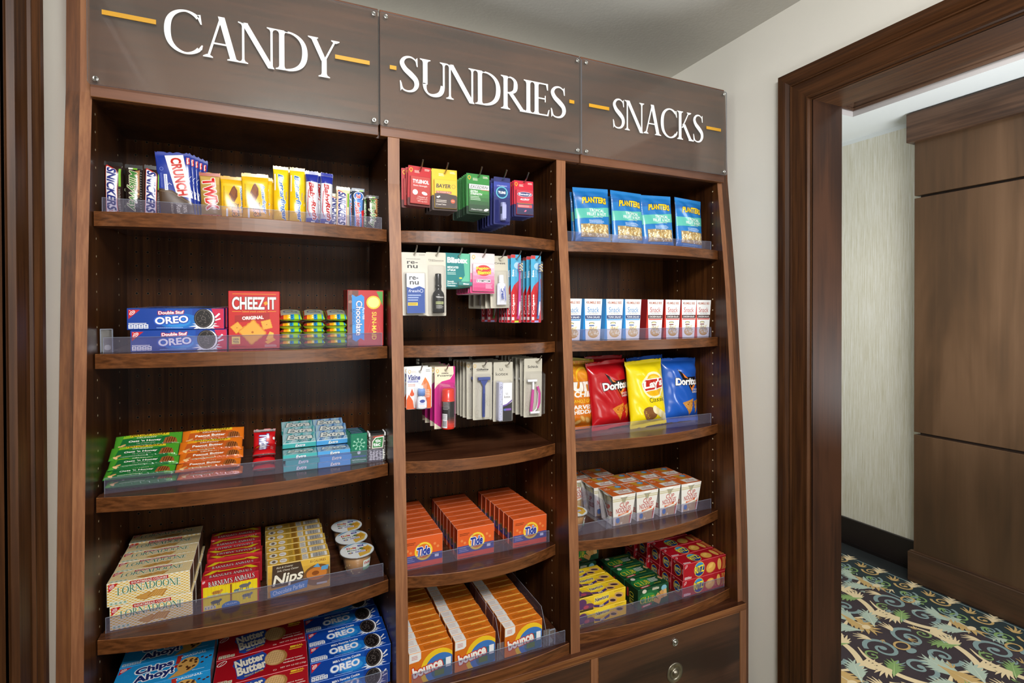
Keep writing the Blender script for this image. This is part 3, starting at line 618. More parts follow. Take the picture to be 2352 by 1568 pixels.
def P3(x, y, s, h=0.0, y0=1.485): return (x, y-h*TILT, H+ZS[s]+(y-y0)*TILT+h+0.0006)
def put(o, x, y, s, h=0.0, rz=0.0, y0=1.485, rx=None):
    o.location = P3(x, y, s, h, y0); o.rotation_euler = (math.atan(TILT) if rx is None else rx, 0, rz); return o
# ------------------------------------------------------------------ the three sign boards
def sign(x0, x1, word, wx0, wx1, bars, what):
    cx = (x0+x1)/2; o = Vector((cx, 1.447, H+.65))
    t = tag(empty('sign_board', o), what, 'sign', 'sign boards across the cabinet top')
    def Lc(b, n): return local(b, n, t, o)
    b = MB(); b.box(x0+.001, x1-.001, 1.450, 1.470, H+.487, H+.829, WP, 0.001, mats={'E': WE, 'D': WE}); Lc(b, 'back_board')
    b = MB(); pts = []
    ax0, ax1, az0, az1, r = x0-.001, x1+.0005, H+.511, H+.818, .006
    for cxx, czz, a0 in ((ax1-r, az1-r, 0), (ax0+r, az1-r, 90), (ax0+r, az0+r, 180), (ax1-r, az0+r, 270)):
        for i in range(5): a = R(a0+i*22.5); pts.append((cxx+r*math.cos(a), czz+r*math.sin(a)))
    for i in range(len(pts)):
        p, q = pts[i], pts[(i+1) % len(pts)]; b.face([(p[0], 1.4385, p[1]), (q[0], 1.4385, q[1]), (q[0], 1.4435, q[1]), (p[0], 1.4435, p[1])], EDG)
    b.face([(p[0], 1.4385, p[1]) for p in pts], ACR); b.face([(p[0], 1.4435, p[1]) for p in pts][::-1], ACR); Lc(b, 'acrylic_panel')
    tr = serif_tris(word, -0.03 if word != 'CANDY' else -0.02); X0, Y0, X1, Y1 = bb(tr); sx = (wx1-wx0)/(X1-X0); sz = .099/1.0
    b = MB(); LA = Art(); LA.add([tuple((wx0+(p[0]-X0)*sx, H+.6135+p[1]*sz) for p in q) for q in tr], '#f2f3f3'); b.art(LA, (0, 1.4378, 0), (1, 0, 0), (0, 0, 1), rough=0.5)
    b.art(LA, (0, 1.4384, 0), (1, 0, 0), (0, 0, 1), base=0.0001, rough=0.5)
    Lc(b, 'lettering')
    for a, c in bars:
        b = MB(); b.box(a, c, 1.4368, 1.4384, H+.667, H+.6775, M('#d39b22', 0.45)); Lc(b, 'accent_bar')
    for sx_ in (ax0+.0155, ax1-.0155):
        for sz_ in (az0+.0115, az1-.0115):
            b = MB(); b.lathe([(.0062, 0), (.0062, -.0022), (.0054, -.003), (.004, -.003), (.0038, -.002), (.0026, -.002), (.0024, -.0034), (0, -.0036)], CHR, (sx_, 1.4384, sz_), 20, axis='y', caps=False)
            b.cyl((sx_, 1.4435, sz_), .004, .004, .0066, CHR, 12, 'y'); b.box(sx_-.0011, sx_+.0011, 1.4345, 1.4349, sz_-.0011, sz_+.0011, BLK); Lc(b, 'screw')
sign(-.369, .2635, 'CANDY', -.2262, .1611, [(-.3424, -.2414), (.150, .238)], 'wood sign board with acrylic panel reading CANDY, over the left bay')
sign(.2665, .9005, 'SUNDRIES', .3187, .8426, [(.2914, .3093), (.8554, .873)], 'wood sign board with acrylic panel reading SUNDRIES, over the middle bay')
sign(.9035, 1.5285, 'SNACKS', 1.0215, 1.4133, [(.9285, 1.006), (1.4278, 1.4976)], 'wood sign board with acrylic panel reading SNACKS, over the right bay')
# ================================================================== goods: shape builders
def scaled(A, sx, sy):
    B = Art(); B.el = [([tuple((p[0]*sx, p[1]*sy) for p in t) for t in tr], c, l, (b[0]*sx, b[1]*sy, b[2]*sx, b[3]*sy), k) for tr, c, l, b, k in A.el]; return B
def clipart(A, x0, y0, x1, y1):
    # cut the printed shapes at the edge of their panel
    B = Art()
    for tr, c, l, b_, k in A.el:
        if b_[0] >= x0 and b_[1] >= y0 and b_[2] <= x1 and b_[3] <= y1: B.el.append((tr, c, l, b_, k)); continue
        out = []
        for t in tr:
            P = list(t)
            for ax, lim, sg in ((0, x0, 1), (0, x1, -1), (1, y0, 1), (1, y1, -1)):
                Q = []
                for i in range(len(P)):
                    a, b = P[i], P[(i+1) % len(P)]; da, db = (a[ax]-lim)*sg, (b[ax]-lim)*sg
                    if da >= 0: Q.append(a)
                    if da*db < 0: u = da/(da-db); Q.append((a[0]+(b[0]-a[0])*u, a[1]+(b[1]-a[1])*u))
                P = Q
                if len(P) < 3: break
            if len(P) >= 3: out += [(P[0], P[i], P[i+1]) for i in range(1, len(P)-1)]
        if out: B.el.append((out, c, l, bb(out), k))
    return B
def carton(name, w, d, h, base, front=None, top=None, left=None, right=None, mats=None, c=0.0007, rough=0.36):
    b = MB(); b.box(-w/2, w/2, 0, d, 0, h, M(base, rough), c, mats={k: M(v, rough) for k, v in (mats or {}).items()})
    e = 0.0009
    if front: b.art(clipart(front, e, e, w-e, h-e), (-w/2, 0, 0), (1, 0, 0), (0, 0, 1), rough=rough)
    if top: b.art(clipart(top, e, e, w-e, d-e), (-w/2, 0, h), (1, 0, 0), (0, 1, 0), rough=rough)
    if left: b.art(clipart(left, e, e, d-e, h-e), (-w/2, d, 0), (0, -1, 0), (0, 0, 1), rough=rough)
    if right: b.art(clipart(right, e, e, d-e, h-e), (w/2, 0, 0), (0, 1, 0), (0, 0, 1), rough=rough)
    return b.build(name)
def pack(name, w, h, t, base, art=None, crimp=0.008, endcol=None, seed=1, wr=0.0012, pw=2.6, pinch=0.05, zig=0.0012, rough=0.25, backcol=None, taper=0.0, foil=0.0, ridge=0.0, nx=18, ny=30, top_only=False, ml=0.004, zl=0.0001):
    # a pillow pack standing up: front at -y, crimped flat ends
    rd = random.Random(seed); W_ = [(rd.uniform(40, 150), rd.uniform(30, 120), rd.uniform(0, 6), rd.uniform(0.4, 1)) for _ in range(5)]
    def prof(y):
        a = (y-crimp)/(h*0.16) if not top_only else 1.0; b2 = (h-crimp-y)/(h*0.16 if not top_only else h*0.5)
        k = max(0.0, min(1.0, a, b2)); return math.sin(k*math.pi/2)**0.8
    def side(x, y, sgn):
        e = prof(y); u = min(1, abs(2*x/w)); bul = (1-u**pw)**(1/1.7)
        n = sum(q*math.sin(x*a+y*b2+p) for a, b2, p, q in W_)/3
        dd = (t/2)*e*bul*(1-taper*y/h) + wr*n*(0.35+e)*(1-u**4) + ridge*math.exp(-(x/(w*.08))**2)*0
        return max(dd, 0.0)*1.0
    def px(x, y): return x*(1-pinch*prof(y))
    def f(x, y, lay=0):
        x = x-w/2; dd = side(x, y, 1) + 0.0003 + (0.00018+zl*lay if lay else 0)
        return (px(x, y), -dd, y)
    b = MB(); yy = sorted(set([0, crimp*0.5, crimp, h-crimp, h-crimp*0.5, h] + [h*i/ny for i in range(ny+1)])); xx = [-w/2*math.cos(math.pi*i/nx) for i in range(nx+1)]
    mb = M(base, rough, foil); mk = M(backcol or base, rough, foil)
    z = lambda x, y: (y + (zig*(1 if int(round((x+w)/0.0022)) % 2 else -1) if y in (yy[0], yy[-1]) else 0))
    b.quadstrip([[(px(x, y), -side(x, y, 1)-0.0003, z(x, y)) for x in xx] for y in yy], mb)
    b.quadstrip([[(px(x, y), side(x, y, -1)+0.0003, z(x, y)) for x in xx[::-1]] for y in yy], mk)
    if endcol:
        for a, c_ in ((0, crimp), (h-crimp, h)):
            q = Art(); q.rect(0.0005, a, w-0.0005, c_, endcol); b.artf(q, f, 0.01, rough)
    if art: b.artf(clipart(art, 0.0006, 0.0006, w-0.0006, h-0.0006), f, ml, rough)
    o = weld_keep(b.build(name)); return o
def weld_keep(o):
    return o
def rrect(w, h, r=0.004, x0=0, y0=0, n=4):
    P = []
    for cx, cy, a0 in ((w-r, h-r, 0), (r, h-r, 90), (r, r, 180), (w-r, r, 270)):
        for i in range(n+1): a = R(a0+90*i/n); P.append((x0+cx+r*math.cos(a), y0+cy+r*math.sin(a)))
    return P
def hangcard(w, h, base, art, slot=True, r=0.005, back='#e6e2d8', outline=None, slotc=None):
    # origin where the hook passes: slot centre, card hangs below it
    up = 0.010; b = MB(); O = outline or rrect(w, h, r); sx = slotc if slotc is not None else w/2
    P = [(x-sx, y-h+up) for x, y in O]; hole = [(x-0.011, y-0.0015) for x, y in rrect(0.022, 0.005, 0.0024)]
    hole2 = [(x-0.004, y-0.0005) for x, y in rrect(0.008, 0.006, 0.0029)]
    b.prism(P, 0.0, 0.0007, M(base, 0.4), [hole])
    for i in range(len(b.f)):
        pass
    if art: b.art(clipart(art, 0.0004, 0.0004, w-0.0004, h-0.0004), (-sx, 0, -h+up), (1, 0, 0), (0, 0, 1), rough=0.4)
    return b
def blister(x0, x1, z0, z1, d, m=None, ins=0.003, r=0.004):
    b = MB(); o = rrect(x1-x0, z1-z0, r, x0, z0); i_ = rrect(x1-x0-2*ins, z1-z0-2*ins, r*0.8, x0+ins, z0+ins)
    b.quadstrip([[(p[0], -0.0004, p[1]) for p in o], [(p[0], -d, p[1]) for p in i_]], m or BLI, True, True)
    for t in tess(i_): b.face([(p[0], -d, p[1]) for p in t], m or BLI)
    return b
def bulb(A, x, y, c1='#f0b323', s=0.004):      # the map-pin shaped mark in the card corner
    A.ring(x, y, s, s*1.15, s*0.42, c1); A.poly([(x-s*.5, y-s*1.05), (x+s*.5, y-s*1.05), (x, y-s*2.1)], c1); return A
def seq(proto, places, labels, group, cat):
    # the first place takes the prototype, the others get copies of it and its parts
    out = []
    for i, fn in enumerate(places):
        o = proto if i == 0 else dup(proto)
        fn(o); tag(o, labels[i] if isinstance(labels, (list, tuple)) else labels(i), cat, group); out.append(o)
    return out
# ================================================================== left bay, top shelf: candy bars
def barart(w, h, word, c, oc, x=0.42, y=0.5, lw=None, lh=None, shear=0.25, bold=0.03, extras=None, ow=0.0011):
    A = Art()
    if extras: extras(A)
    A.T(word, w*x, h*y, lw or h*0.74, lh or w*0.46, c, rot=-90, shear=shear, bold=bold, out=(oc, ow))
    return A
def ex_snick(A, w=.035, h=.108):
    A.poly([(w*.1, h*.95), (w*.16, h*.97), (w*.72, h*.87), (w*.78, h*.80), (w*.78, h*.07), (w*.10, h*.02)], '#c9302c'); A.poly([(w*.13, h*.93), (w*.2, h*.94), (w*.70, h*.85), (w*.745, h*.79), (w*.745, h*.07), (w*.13, h*.03)], '#f3f0f4'); A.rect(w*.84, h*.55, w*.96, h*.9, '#7cb82f'); A.micro(w*.84, h*.06, w*.95, h*.5, 14, '#b9b2a6')
def ex_milky(A, w=.035, h=.106):
    A.poly([(w*.6, h*.9), (w*.85, h*.93), (w*.85, h*.4), (w*.7, h*.5)], '#a5744a'); A.rect(w*.6, h*.36, w*.84, h*.52, '#6b3f22'); A.rect(w*.62, h*.42, w*.82, h*.45, '#d8a868'); A.rect(w*.2, h*.93, w*.7, h*.965, '#e9e7e0'); A.rect(w*.45, h*.93, w*.7, h*.965, '#7cb82f'); A.micro(w*.88, h*.08, w*.97, h*.9, 16, '#8c857c')
bars = []
def bar(name, w, h, t, base, art, x, lab, yaw=0, lean=0.0, y=1.500, seed=1, roll=0.0, **k):
    o = pack(name, w, h, t, base, art, seed=seed, **k); put(o, x*1.008, y, 1, 0); o.rotation_euler = (R(-lean), R(roll), R(yaw)); tag(o, lab, 'candy bar'); bars.append(o); return o
A = barart(.035, .108, 'SNICKERS', '#27307f', '#f4f2f8', .44, .49, .092, .019, .3, .06, ex_snick, .0005)
s1 = bar('chocolate_bar', .0355, .111, .016, '#2a1712', A, -.335, 'dark brown candy bar wrapper with blue vertical letters, leftmost on the top shelf', endcol='#15100e', seed=3, yaw=-2); s1.scale.z = 1.1
A2 = barart(.035, .106, 'MilkyWay', '#3f7d35', '#efe2c8', .42, .5, .086, .02, .3, .05, ex_milky, .0011)
m1 = bar('chocolate_bar', .0345, .109, .016, '#1f1410', A2, -.296, 'dark candy bar with green script letters, between two blue-lettered bars', endcol='#14100d', seed=4, yaw=2); m1.scale.z = 1.1
s2 = dup(s1); put(s2, -.261*1.008, 1.5, 1); s2.rotation_euler = (0, R(1.5), R(3)); tag(s2, 'dark brown candy bar with blue vertical letters, touching the big blue bar', 'candy bar')
w, h = .074, .160
A = Art(); A.poly([(w*.26, h*.95), (w*.78, h*.97), (w*.97, h*.30), (w*.52, h*.34)], '#eceaf0'); A.poly([(w*.02, h*.45), (w*.4, h*.42), (w*.98, h*.22), (w*.98, h*.05), (w*.02, h*.05)], '#46301c')
A.line([(w*.05, h*.41), (w*.38, h*.39), (w*.92, h*.21)], .0008, '#8a6f4c')
A.T('CRUNCH', w*.63, h*.63, h*.58, w*.30, '#c3271f', rot=-83, bold=.06, out=('#f7d9d2', .0012)); A.T('Real', w*.55, h*.14, h*.14, w*.14, '#eae3d0', rot=-90, shear=.3); A.T('100%', w*.72, h*.14, h*.11, w*.1, '#eae3d0', rot=-90); A.T('CHOCOLATE', w*.36, h*.14, h*.17, w*.06, '#d8cdb2', rot=-90)
A.rect(w*.86, h*.82, w*.96, h*.93, '#c3271f'); A.T('Nestle', w*.91, h*.875, h*.1, w*.07, '#ffffff', rot=-90, bold=.03); A.rect(w*.2, h*.42, w*.29, h*.66, '#e9ecf4'); A.micro(w*.22, h*.43, w*.27, h*.65, 20, '#3a4da8', .6)
A.micro(w*.1, h*.46, w*.16, h*.68, 20, '#6f7fd0', .5); A.ring(w*.15, h*.74, w*.05, w*.05, .0008, '#7f8fd8')
for p in ([(w*.86, h*.50), (w*.92, h*.56), (w*.90, h*.6), (w*.97, h*.64)], [(w*.4, h*.50), (w*.33, h*.53), (w*.3, h*.5)], [(w*.9, h*.44), (w*.97, h*.4), (w*.95, h*.36)]): A.line(p, .001, '#e8ecf6')
def crunchp(o, i): put(o, (-.207+.0045*i)*1.008, 1.497+.013*i, 1); o.rotation_euler = (R(-2), R(-4+i*1.2), R(1))
cr0 = pack('chocolate_bar', w, h, .011, '#1d3594', A, crimp=.010, seed=5, pinch=.01, pw=8, wr=.0006)
seq(cr0, [lambda o, i=i: crunchp(o, i) for i in range(5)], [f'big royal blue chocolate bar with red letters, {nth(i, 5)} of the leaning stack' for i in range(5)], 'big blue chocolate bars', 'candy bar')
w, h = .046, .118
A = Art(); A.grad(w*.04, h*.1, w*.96, h*.92, '#8c6a24', '#c8a458', 5); A.T('TWIX', w*.5, h*.55, h*.66, w*.62, '#cf2020', rot=-84, bold=.09, out=('#f6f3ea', .0016)); A.rect(w*.02, h*.05, w*.98, h*.12, '#b42323'); A.T('TWIN', w*.5, h*.085, w*.8, h*.045, '#f4efe6', bold=.06); A.ring(w*.82, h*.36, .0035, .0035, .0014, '#5a2a14')
bar('chocolate_bar', w, h, .014, '#a07a2e', A, -.137, 'gold and red twin candy bar with twisted orange top', endcol='#a5401c', seed=7, foil=.3, roll=-2)
w, h = .062, .115
def cupsart():
    A = Art(); A.grad(w*.02, h*.08, w*.98, h*.92, '#e0a413', '#f0c31f', 4); A.poly([(w*.30, h*.66), (w*.42, h*.82), (w*.50, h*.88), (w*.62, h*.76), (w*.62, h*.62), (w*.50, h*.48), (w*.42, h*.5), (w*.36, h*.6)], '#7a4426'); A.poly([(w*.36, h*.7), (w*.44, h*.8), (w*.5, h*.83), (w*.57, h*.73), (w*.5, h*.6)], '#8d5330'); A.poly([(w*.29, h*.66), (w*.36, h*.62), (w*.4, h*.53), (w*.34, h*.55)], '#d98a1c')
    A.T('Butterfinger', w*.8, h*.52, h*.62, w*.17, '#2468b2', rot=-86, shear=.2, bold=.05, out=('#f4f0dc', .0009)); A.T('CUPS', w*.52, h*.3, h*.3, w*.2, '#ef9a1d', rot=-86, bold=.1, out=('#2a1d12', .0014)); A.T('PEANUT BUTTER', w*.66, h*.3, h*.3, w*.05, '#2a1d12', rot=-86, bold=.05); A.rect(w*.2, h*.08, w*.27, h*.32, '#eef0f2'); A.micro(w*.1, h*.35, w*.15, h*.85, 24, '#6b5a18', .5); return A
cA = cupsart()
c2 = bar('peanut_cup_pack', w, .125, .012, '#e7b416', cA, -.0385, 'yellow peanut butter cup pack with brown diamond cup, frontmost of its stack', endcol='#e0a013', seed=9, roll=-1, pinch=.02, pw=6, y=1.494); c2['group'] = 'yellow cup packs'
c1 = dup(c2); put(c1, -.088*1.008, 1.512, 1); c1.scale = (1, 1, .92); tag(c1, 'yellow peanut butter cup pack half hidden, beside the gold twin bar', 'candy bar', 'yellow cup packs')
for i in range(2):
    c = dup(c2); put(c, (-.031+.006*i)*1.008, 1.508+.012*i, 1); c.scale = (1, 1, .96-.01*i); tag(c, f'yellow peanut butter cup pack, {["second", "third"][i]} in the stack behind the front one', 'candy bar', 'yellow cup packs')
w, h = .037, .152
A = Art(); A.grad(w*.04, h*.07, w*.96, h*.93, '#e9b80f', '#f7d21c', 4); A.T('Butterfinger', w*.56, h*.46, h*.80, w*.42, '#2468b2', rot=-85, shear=.22, bold=.05, out=('#f5f4e4', .0011)); A.T('Nestle', w*.86, h*.5, h*.13, w*.1, '#2468b2', rot=-90); A.rect(w*.06, h*.58, w*.14, h*.86, '#eceef4')
f1 = bar('peanut_candy_bar', w, h, .017, '#f0c619', A, .0195, 'tall yellow candy bar with blue letters, left of the front pair', endcol='#e59a12', seed=11, yaw=3)
f2 = dup(f1); put(f2, .0565*1.008, 1.497, 1); f2.rotation_euler = (0, R(1), R(-3)); tag(f2, 'tall yellow candy bar with blue letters, right of the front pair', 'candy bar')
for i, xx in enumerate((.021, .0635)):
    c = dup(f1); put(c, xx*1.008, 1.523, 1); c.rotation_euler = (0, R(1+i), 0); tag(c, f'tall yellow candy bar standing behind the {["left", "right"][i]} one of the front pair', 'candy bar')
w, h = .033, .148
A = Art(); A.grad(w*.04, h*.08, w*.96, h*.8, '#b9b9c6', '#e4e4ec', 4); A.rect(0.0, h*.80, w, h*.94, '#27339a'); A.rect(0, h*.07, w, h*.15, '#27339a'); A.T('BabyRuth', w*.5, h*.46, h*.68, w*.5, '#b3242c', rot=-84, shear=.25, bold=.08, out=('#ffffff', .0012)); A.line([(w*.2, h*.66), (w*.12, h*.3), (w*.3, h*.18)], .0016, '#c22a33'); A.rect(w*.4, h*.075, w*.7, h*.1, '#e9ecf4')
r1 = bar('nougat_candy_bar', w, h, .018, '#c7c7d2', A, .095, 'silver candy bar with blue ends and red letters, left one of two', endcol='#27339a', seed=13, foil=.35, yaw=2)
r2 = dup(r1); put(r2, .1295*1.008, 1.502, 1); r2.rotation_euler = (R(-1), R(1.5), R(8)); tag(r2, 'silver candy bar with blue ends and red letters, right one of two', 'candy bar')
r3 = dup(r1); put(r3, .120*1.008, 1.53, 1); r3.scale = (1, 1, 1.03); r3.rotation_euler = (0, 0, R(-4)); tag(r3, 'silver and blue candy bar standing behind the two front ones', 'candy bar')
A = barart(.036, .112, 'SNICKERS', '#27307f', '#f4f2f8', .40, .49, .09, .02, .3, .06, ex_snick, .0005)
a1 = bar('almond_candy_bar', .036, .114, .015, '#e8ddb6', A, .1725, 'cream candy bar wrapper with blue vertical letters and torn top', endcol='#e8ddb6', seed=15, roll=1)
a2 = dup(a1); put(a2, .160*1.008, 1.525, 1); a2.scale = (1, 1, .86); tag(a2, 'cream candy bar wrapper standing lower behind the torn cream one', 'candy bar')
w, h = .0345, .114
A = Art(); A.ell(w*.52, h*.80, w*.42, h*.12, '#e7eaf4'); A.ell(w*.52, h*.80, w*.36, h*.1, '#2f62b8'); A.T('3', w*.5, h*.8, .012, .012, '#c9252b', rot=-90, bold=.06, out=('#ffffff', .0008)); A.poly([(w*.12, h*.72), (w*.85, h*.72), (w*.72, h*.02), (w*.2, h*.02)], '#5a8ad0'); A.T('Musketeers', w*.47, h*.33, h*.66, w*.4, '#bd2430', rot=-86, shear=.25, bold=.06, out=('#f3f3fa', .001)); A.poly([(w*.72, h*.45), (w*.95, h*.48), (w*.88, h*.05), (w*.8, h*.05)], '#c9252b')
A.rect(w*.3, h*.93, w*.9, h*.965, '#e8e8e8'); A.rect(w*.6, h*.93, w*.9, h*.965, '#7cb82f')
k1 = bar('fluffy_candy_bar', w, h, .015, '#3d4a5e', A, .2135, 'steel grey candy bar with red script letters on blue and a figure 3', endcol='#5a6470', seed=17, foil=.4)
k2 = dup(k1); put(k2, .2045*1.008, 1.525, 1); tag(k2, 'steel grey candy bar standing behind the one with the figure 3', 'candy bar')
m2 = bar('chocolate_bar', .0345, .098, .016, '#1f1410', scaled(A2, 1, .92), .2525, 'dark candy bar with green script letters, rightmost on the top shelf', endcol='#14100d', seed=19)
m3 = dup(m1); put(m3, -.306*1.008, 1.53, 1); m3.scale = (1, 1, 1.02); tag(m3, 'dark candy bar with green script letters, hidden behind the front one', 'candy bar')
m4 = dup(m2); put(m4, .238*1.008, 1.523, 1); tag(m4, 'dark green-lettered candy bar tucked behind the rightmost one', 'candy bar')
# ================================================================== left bay, second shelf
def oreo_art(w, h, dbl=True):
    A = Art(); A.grad(w*.38, 0, w*.66, h, '#0f4fae', '#0f4fae', 1+1); A.ell(w*.52, h*.4, w*.22, h*.36, '#1672c8', seg=24); A.ell(w*.5, h*.36, w*.14, h*.24, '#2a8fdc', seg=24)
    A.tri(w*.015, h*.93, w*.115); A.facts(w*.015, h*.06, w*.2, h*.24)
    if dbl: A.poly([(w*.86, h), (w, h), (w, 0), (w*.84, 0), (w*.9, h*.5)], '#cc1246')
    A.splash(w*.79, h*.2, w*.12, '#e9edf6', 4); A.cookie(w*.775, h*.52, w*.10, h*.46, 0)
    A.line([(w*.9, h*.55), (w*.95, h*.75)], .004, '#eef1f8'); A.line([(w*.9, h*.42), (w*.96, h*.5)], .003, '#eef1f8')
    if dbl: A.T('Double Stuf', w*.44, h*.80, w*.26, h*.15, '#f6f2f4', rot=2, bold=.06, out=('#b5174a', .0014)); A.T('OREO', w*.445, h*.45, w*.34, h*.34, '#f8f8fc', rot=4, bold=.05, out=('#2a5cc4', .0028))
    else: A.T("Milk's Favorite Cookie", w*.44, h*.82, w*.34, h*.13, '#f1f3f8', rot=3, bold=.04); A.T('OREO', w*.42, h*.46, w*.36, h*.36, '#f8f8fc', rot=4, bold=.05, out=('#7fa4e6', .0018))
    A.micro(w*.29, h*.06, w*.58, h*.11, 1, '#8fb4e6', .7); return A
w, d, h = .2, .048, .051
fa = oreo_art(w, h); ta = oreo_art(w, h)
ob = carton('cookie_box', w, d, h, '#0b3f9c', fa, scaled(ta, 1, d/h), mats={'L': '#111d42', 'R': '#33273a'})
pl = []; lb = []
for j in range(2):
    for i in range(5):
        pl.append(lambda o, i=i, j=j: put(o, (-.207+(-.003 if j else .003)+.004*i)*1.008, 1.49+.0495*i, 2, .052*j, R(-.6*i)))
        lb.append(f"blue cookie box with red end, {['lower', 'upper'][j]} layer, {nth(i, 5)}, beside crackers")
seq(ob, pl, lb, 'blue double cookie boxes', 'cookie box')
w, d, h = .117, .04, .147
A = Art(); A.rect(w*.08, h*.945, w*.93, h*.952, '#e9a61e'); A.rect(w*.07, h*.645, w*.25, h*.652, '#e9a61e'); A.rect(w*.76, h*.645, w*.93, h*.652, '#e9a61e')
A.T('CHEEZ IT', w*.5, h*.79, w*.86, h*.22, '#f7f3ea', bold=.05, out=('#6a1412', .0012)); A.poly([(w*.68, h*.80), (w*.74, h*.83), (w*.77, h*.78), (w*.71, h*.75)], '#e39a22'); A.T('baked snack crackers', w*.5, h*.65, w*.46, h*.03, '#efb43a')
A.poly([(w*.12, h*.58), (w*.8, h*.63), (w*.8, h*.5), (w*.12, h*.46)], '#a8191b'); A.T('ORIGINAL', w*.47, h*.54, w*.42, h*.06, '#f7f3ea', rot=3, bold=.08)
def cracker(A, x, y, s, rot):
    ca, sa = math.cos(R(rot)), math.sin(R(rot)); f = lambda u, v: (x+u*ca-v*sa, y+u*sa+v*ca); P = []
    for k in range(4):
        a = [(-1, -1), (1, -1), (1, 1), (-1, 1)][k]; b_ = [(-1, -1), (1, -1), (1, 1), (-1, 1)][(k+1) % 4]
        for i in range(8): q = i/8; m_ = 1.0 if i % 2 else .93; P.append(f(s*(a[0]+(b_[0]-a[0])*q)*m_, s*(a[1]+(b_[1]-a[1])*q)*m_))
    A.poly(P, '#d8871c'); A.poly([f(u*s*.86, v*s*.86) for u, v in ((-1, -1), (1, -1), (1, 1), (-1, 1))], '#eca63a'); A.ell(x, y, s*.12, s*.12, '#b5661a', seg=8)
    rd = random.Random(int(x*1e5))
    for i in range(9): u, v = rd.uniform(-.7, .7), rd.uniform(-.7, .7); A.ell(*f(u*s, v*s), s*.05, s*.04, '#f6cc78', seg=6, lay=12)
cracker(A, w*.16, h*.37, .0115, 38); cracker(A, w*.74, h*.42, .012, 14); cracker(A, w*.46, h*.29, .0245, 40)
A.poly([(w*.72, h*.16), (w*.8, h*.3), (w*.88, h*.27), (w*.86, h*.14)], '#f0b545'); A.poly([(w*.7, h*.12), (w*.86, h*.2), (w*.92, h*.15), (w*.76, h*.08)], '#e8a233'); A.rect(w*.06, h*.09, w*.22, h*.22, '#f0cf6a'); A.T('100%', w*.14, h*.175, w*.11, h*.028, '#2a2a55', bold=.04); A.T('REAL', w*.14, h*.14, w*.11, h*.025, '#2a2a55', bold=.04); A.T('CHEESE', w*.14, h*.113, w*.11, h*.016, '#2a2a55', bold=.04); A.facts(w*.7, h*.03, w*.24, h*.04, 4, '#d9a9a4', '#b5191b'); A.micro(w*.05, h*.04, w*.38, h*.055, 1, '#8a1012', .8)
TA = Art(); TA.rect(w*.1, d*.3, w*.6, d*.7, '#a8171a'); TA.rect(w*.65, d*.2, w*.9, d*.8, '#b98a4a'); TA.micro(w*.15, d*.35, w*.55, d*.65, 2, '#e8c8b0')
cz = carton('cracker_box', w, d, h, '#c5201f', A, TA, c=.001)
seq(cz, [lambda o, i=i: put(o, (-.0435+.0015*(i % 2))*1.008, 1.488+.0425*i, 2, 0, R(.8*((i % 3)-1))) for i in range(6)], [f'red cheese cracker box with square orange crackers, {nth(i, 6)} of its row' for i in range(6)], 'red cheese cracker boxes', 'cracker box')
# small striped candy packs in three piles
w, h = .055, .085
A = Art(); x = 0
for c, f_ in (('#a62c22', .17), ('#ef9a1f', .17), ('#f2c81e', .14), ('#2a8ecb', .17), ('#9fd02c', .2), ('#2a8ecb', .07), ('#a9d92f', .08)): A.rect(w*x, 0.0, w*(x+f_), h, c); x += f_
A.rect(w*.06, h*.22, w*.95, h*.78, '#b9bba6'); A.ring(w*.5, h*.5, w*.3, h*.14, .003, '#5d7aa8'); A.ring(w*.4, h*.55, w*.2, h*.1, .002, '#8a4a5a'); A.micro(w*.12, h*.3, w*.9, h*.7, 6, '#8f9a86', .3)
for yy in (.1, .16, .84, .9): A.ell(w*.43, h*yy, .0016, .0016, '#f6f1e4', seg=8); A.ell(w*.55, h*yy, .002, .002, '#17507c', seg=8)
gp = pack('candy_pack', w, h, .017, '#a9d92f', A, crimp=.005, seed=21, pinch=.02, pw=5)
pl = []; lb = []; rd = random.Random(4)
for c_, (cx, n) in enumerate(((.0405, 5), (.098, 5), (.157, 5))):
    for i in range(n):
        for rw in range(2 if i < 4 else 1):
            def f(o, cx=cx, i=i, rw=rw, c_=c_, j1=rd.uniform(-.002, .002), j2=rd.uniform(-3, 3)):
                tl = (6 if (i < 4) else 16)
                o.rotation_euler = (R(-90-(-tl if i >= 4 else 0)), 0, R(j2)); x, y, z = P3(cx*1.008+j1, 1.492+.09*rw, 2, .0095+.0157*i); o.location = (x, y, z+(.001 if i >= 4 else 0))
            pl.append(f); lb.append(f"small striped candy pack lying flat, {ORD[i]} from the bottom in the {['left', 'middle', 'right'][c_]} pile, {['front', 'rear'][rw]} row")
seq(gp, pl, lb, 'small striped candy packs', 'candy')
w, d, h = .097, .03, .154
A = Art(); A.rect(0, 0, w*.3, h, '#6b4038'); rd = random.Random(8)
for i in range(16): A.ell(w*rd.uniform(.02, .3), h*rd.uniform(.03, .97), .005, .004, rd.choice(['#8a5546', '#4e2a22', '#a2705c']), rd.uniform(0, 180), 8, lay=2)
A.poly([(w*.12, h*.92), (w*.24, h*.88), (w*.38, h*.92), (w*.46, h*.88), (w*.46, h*.10), (w*.36, h*.14), (w*.24, h*.08), (w*.14, h*.12)], '#2f8fd8', lay=3); A.T('Chocolate', w*.32, h*.5, h*.62, w*.17, '#f4f4f8', rot=-90, bold=.03, out=('#2a3f8e', .0011), lay=5); A.T('RAISINS', w*.17, h*.52, h*.28, w*.07, '#2a3f8e', rot=-90, lay=5); A.T('Pure Milk', w*.44, h*.58, h*.22, w*.06, '#f4f4f8', rot=-90, shear=.3, lay=5)
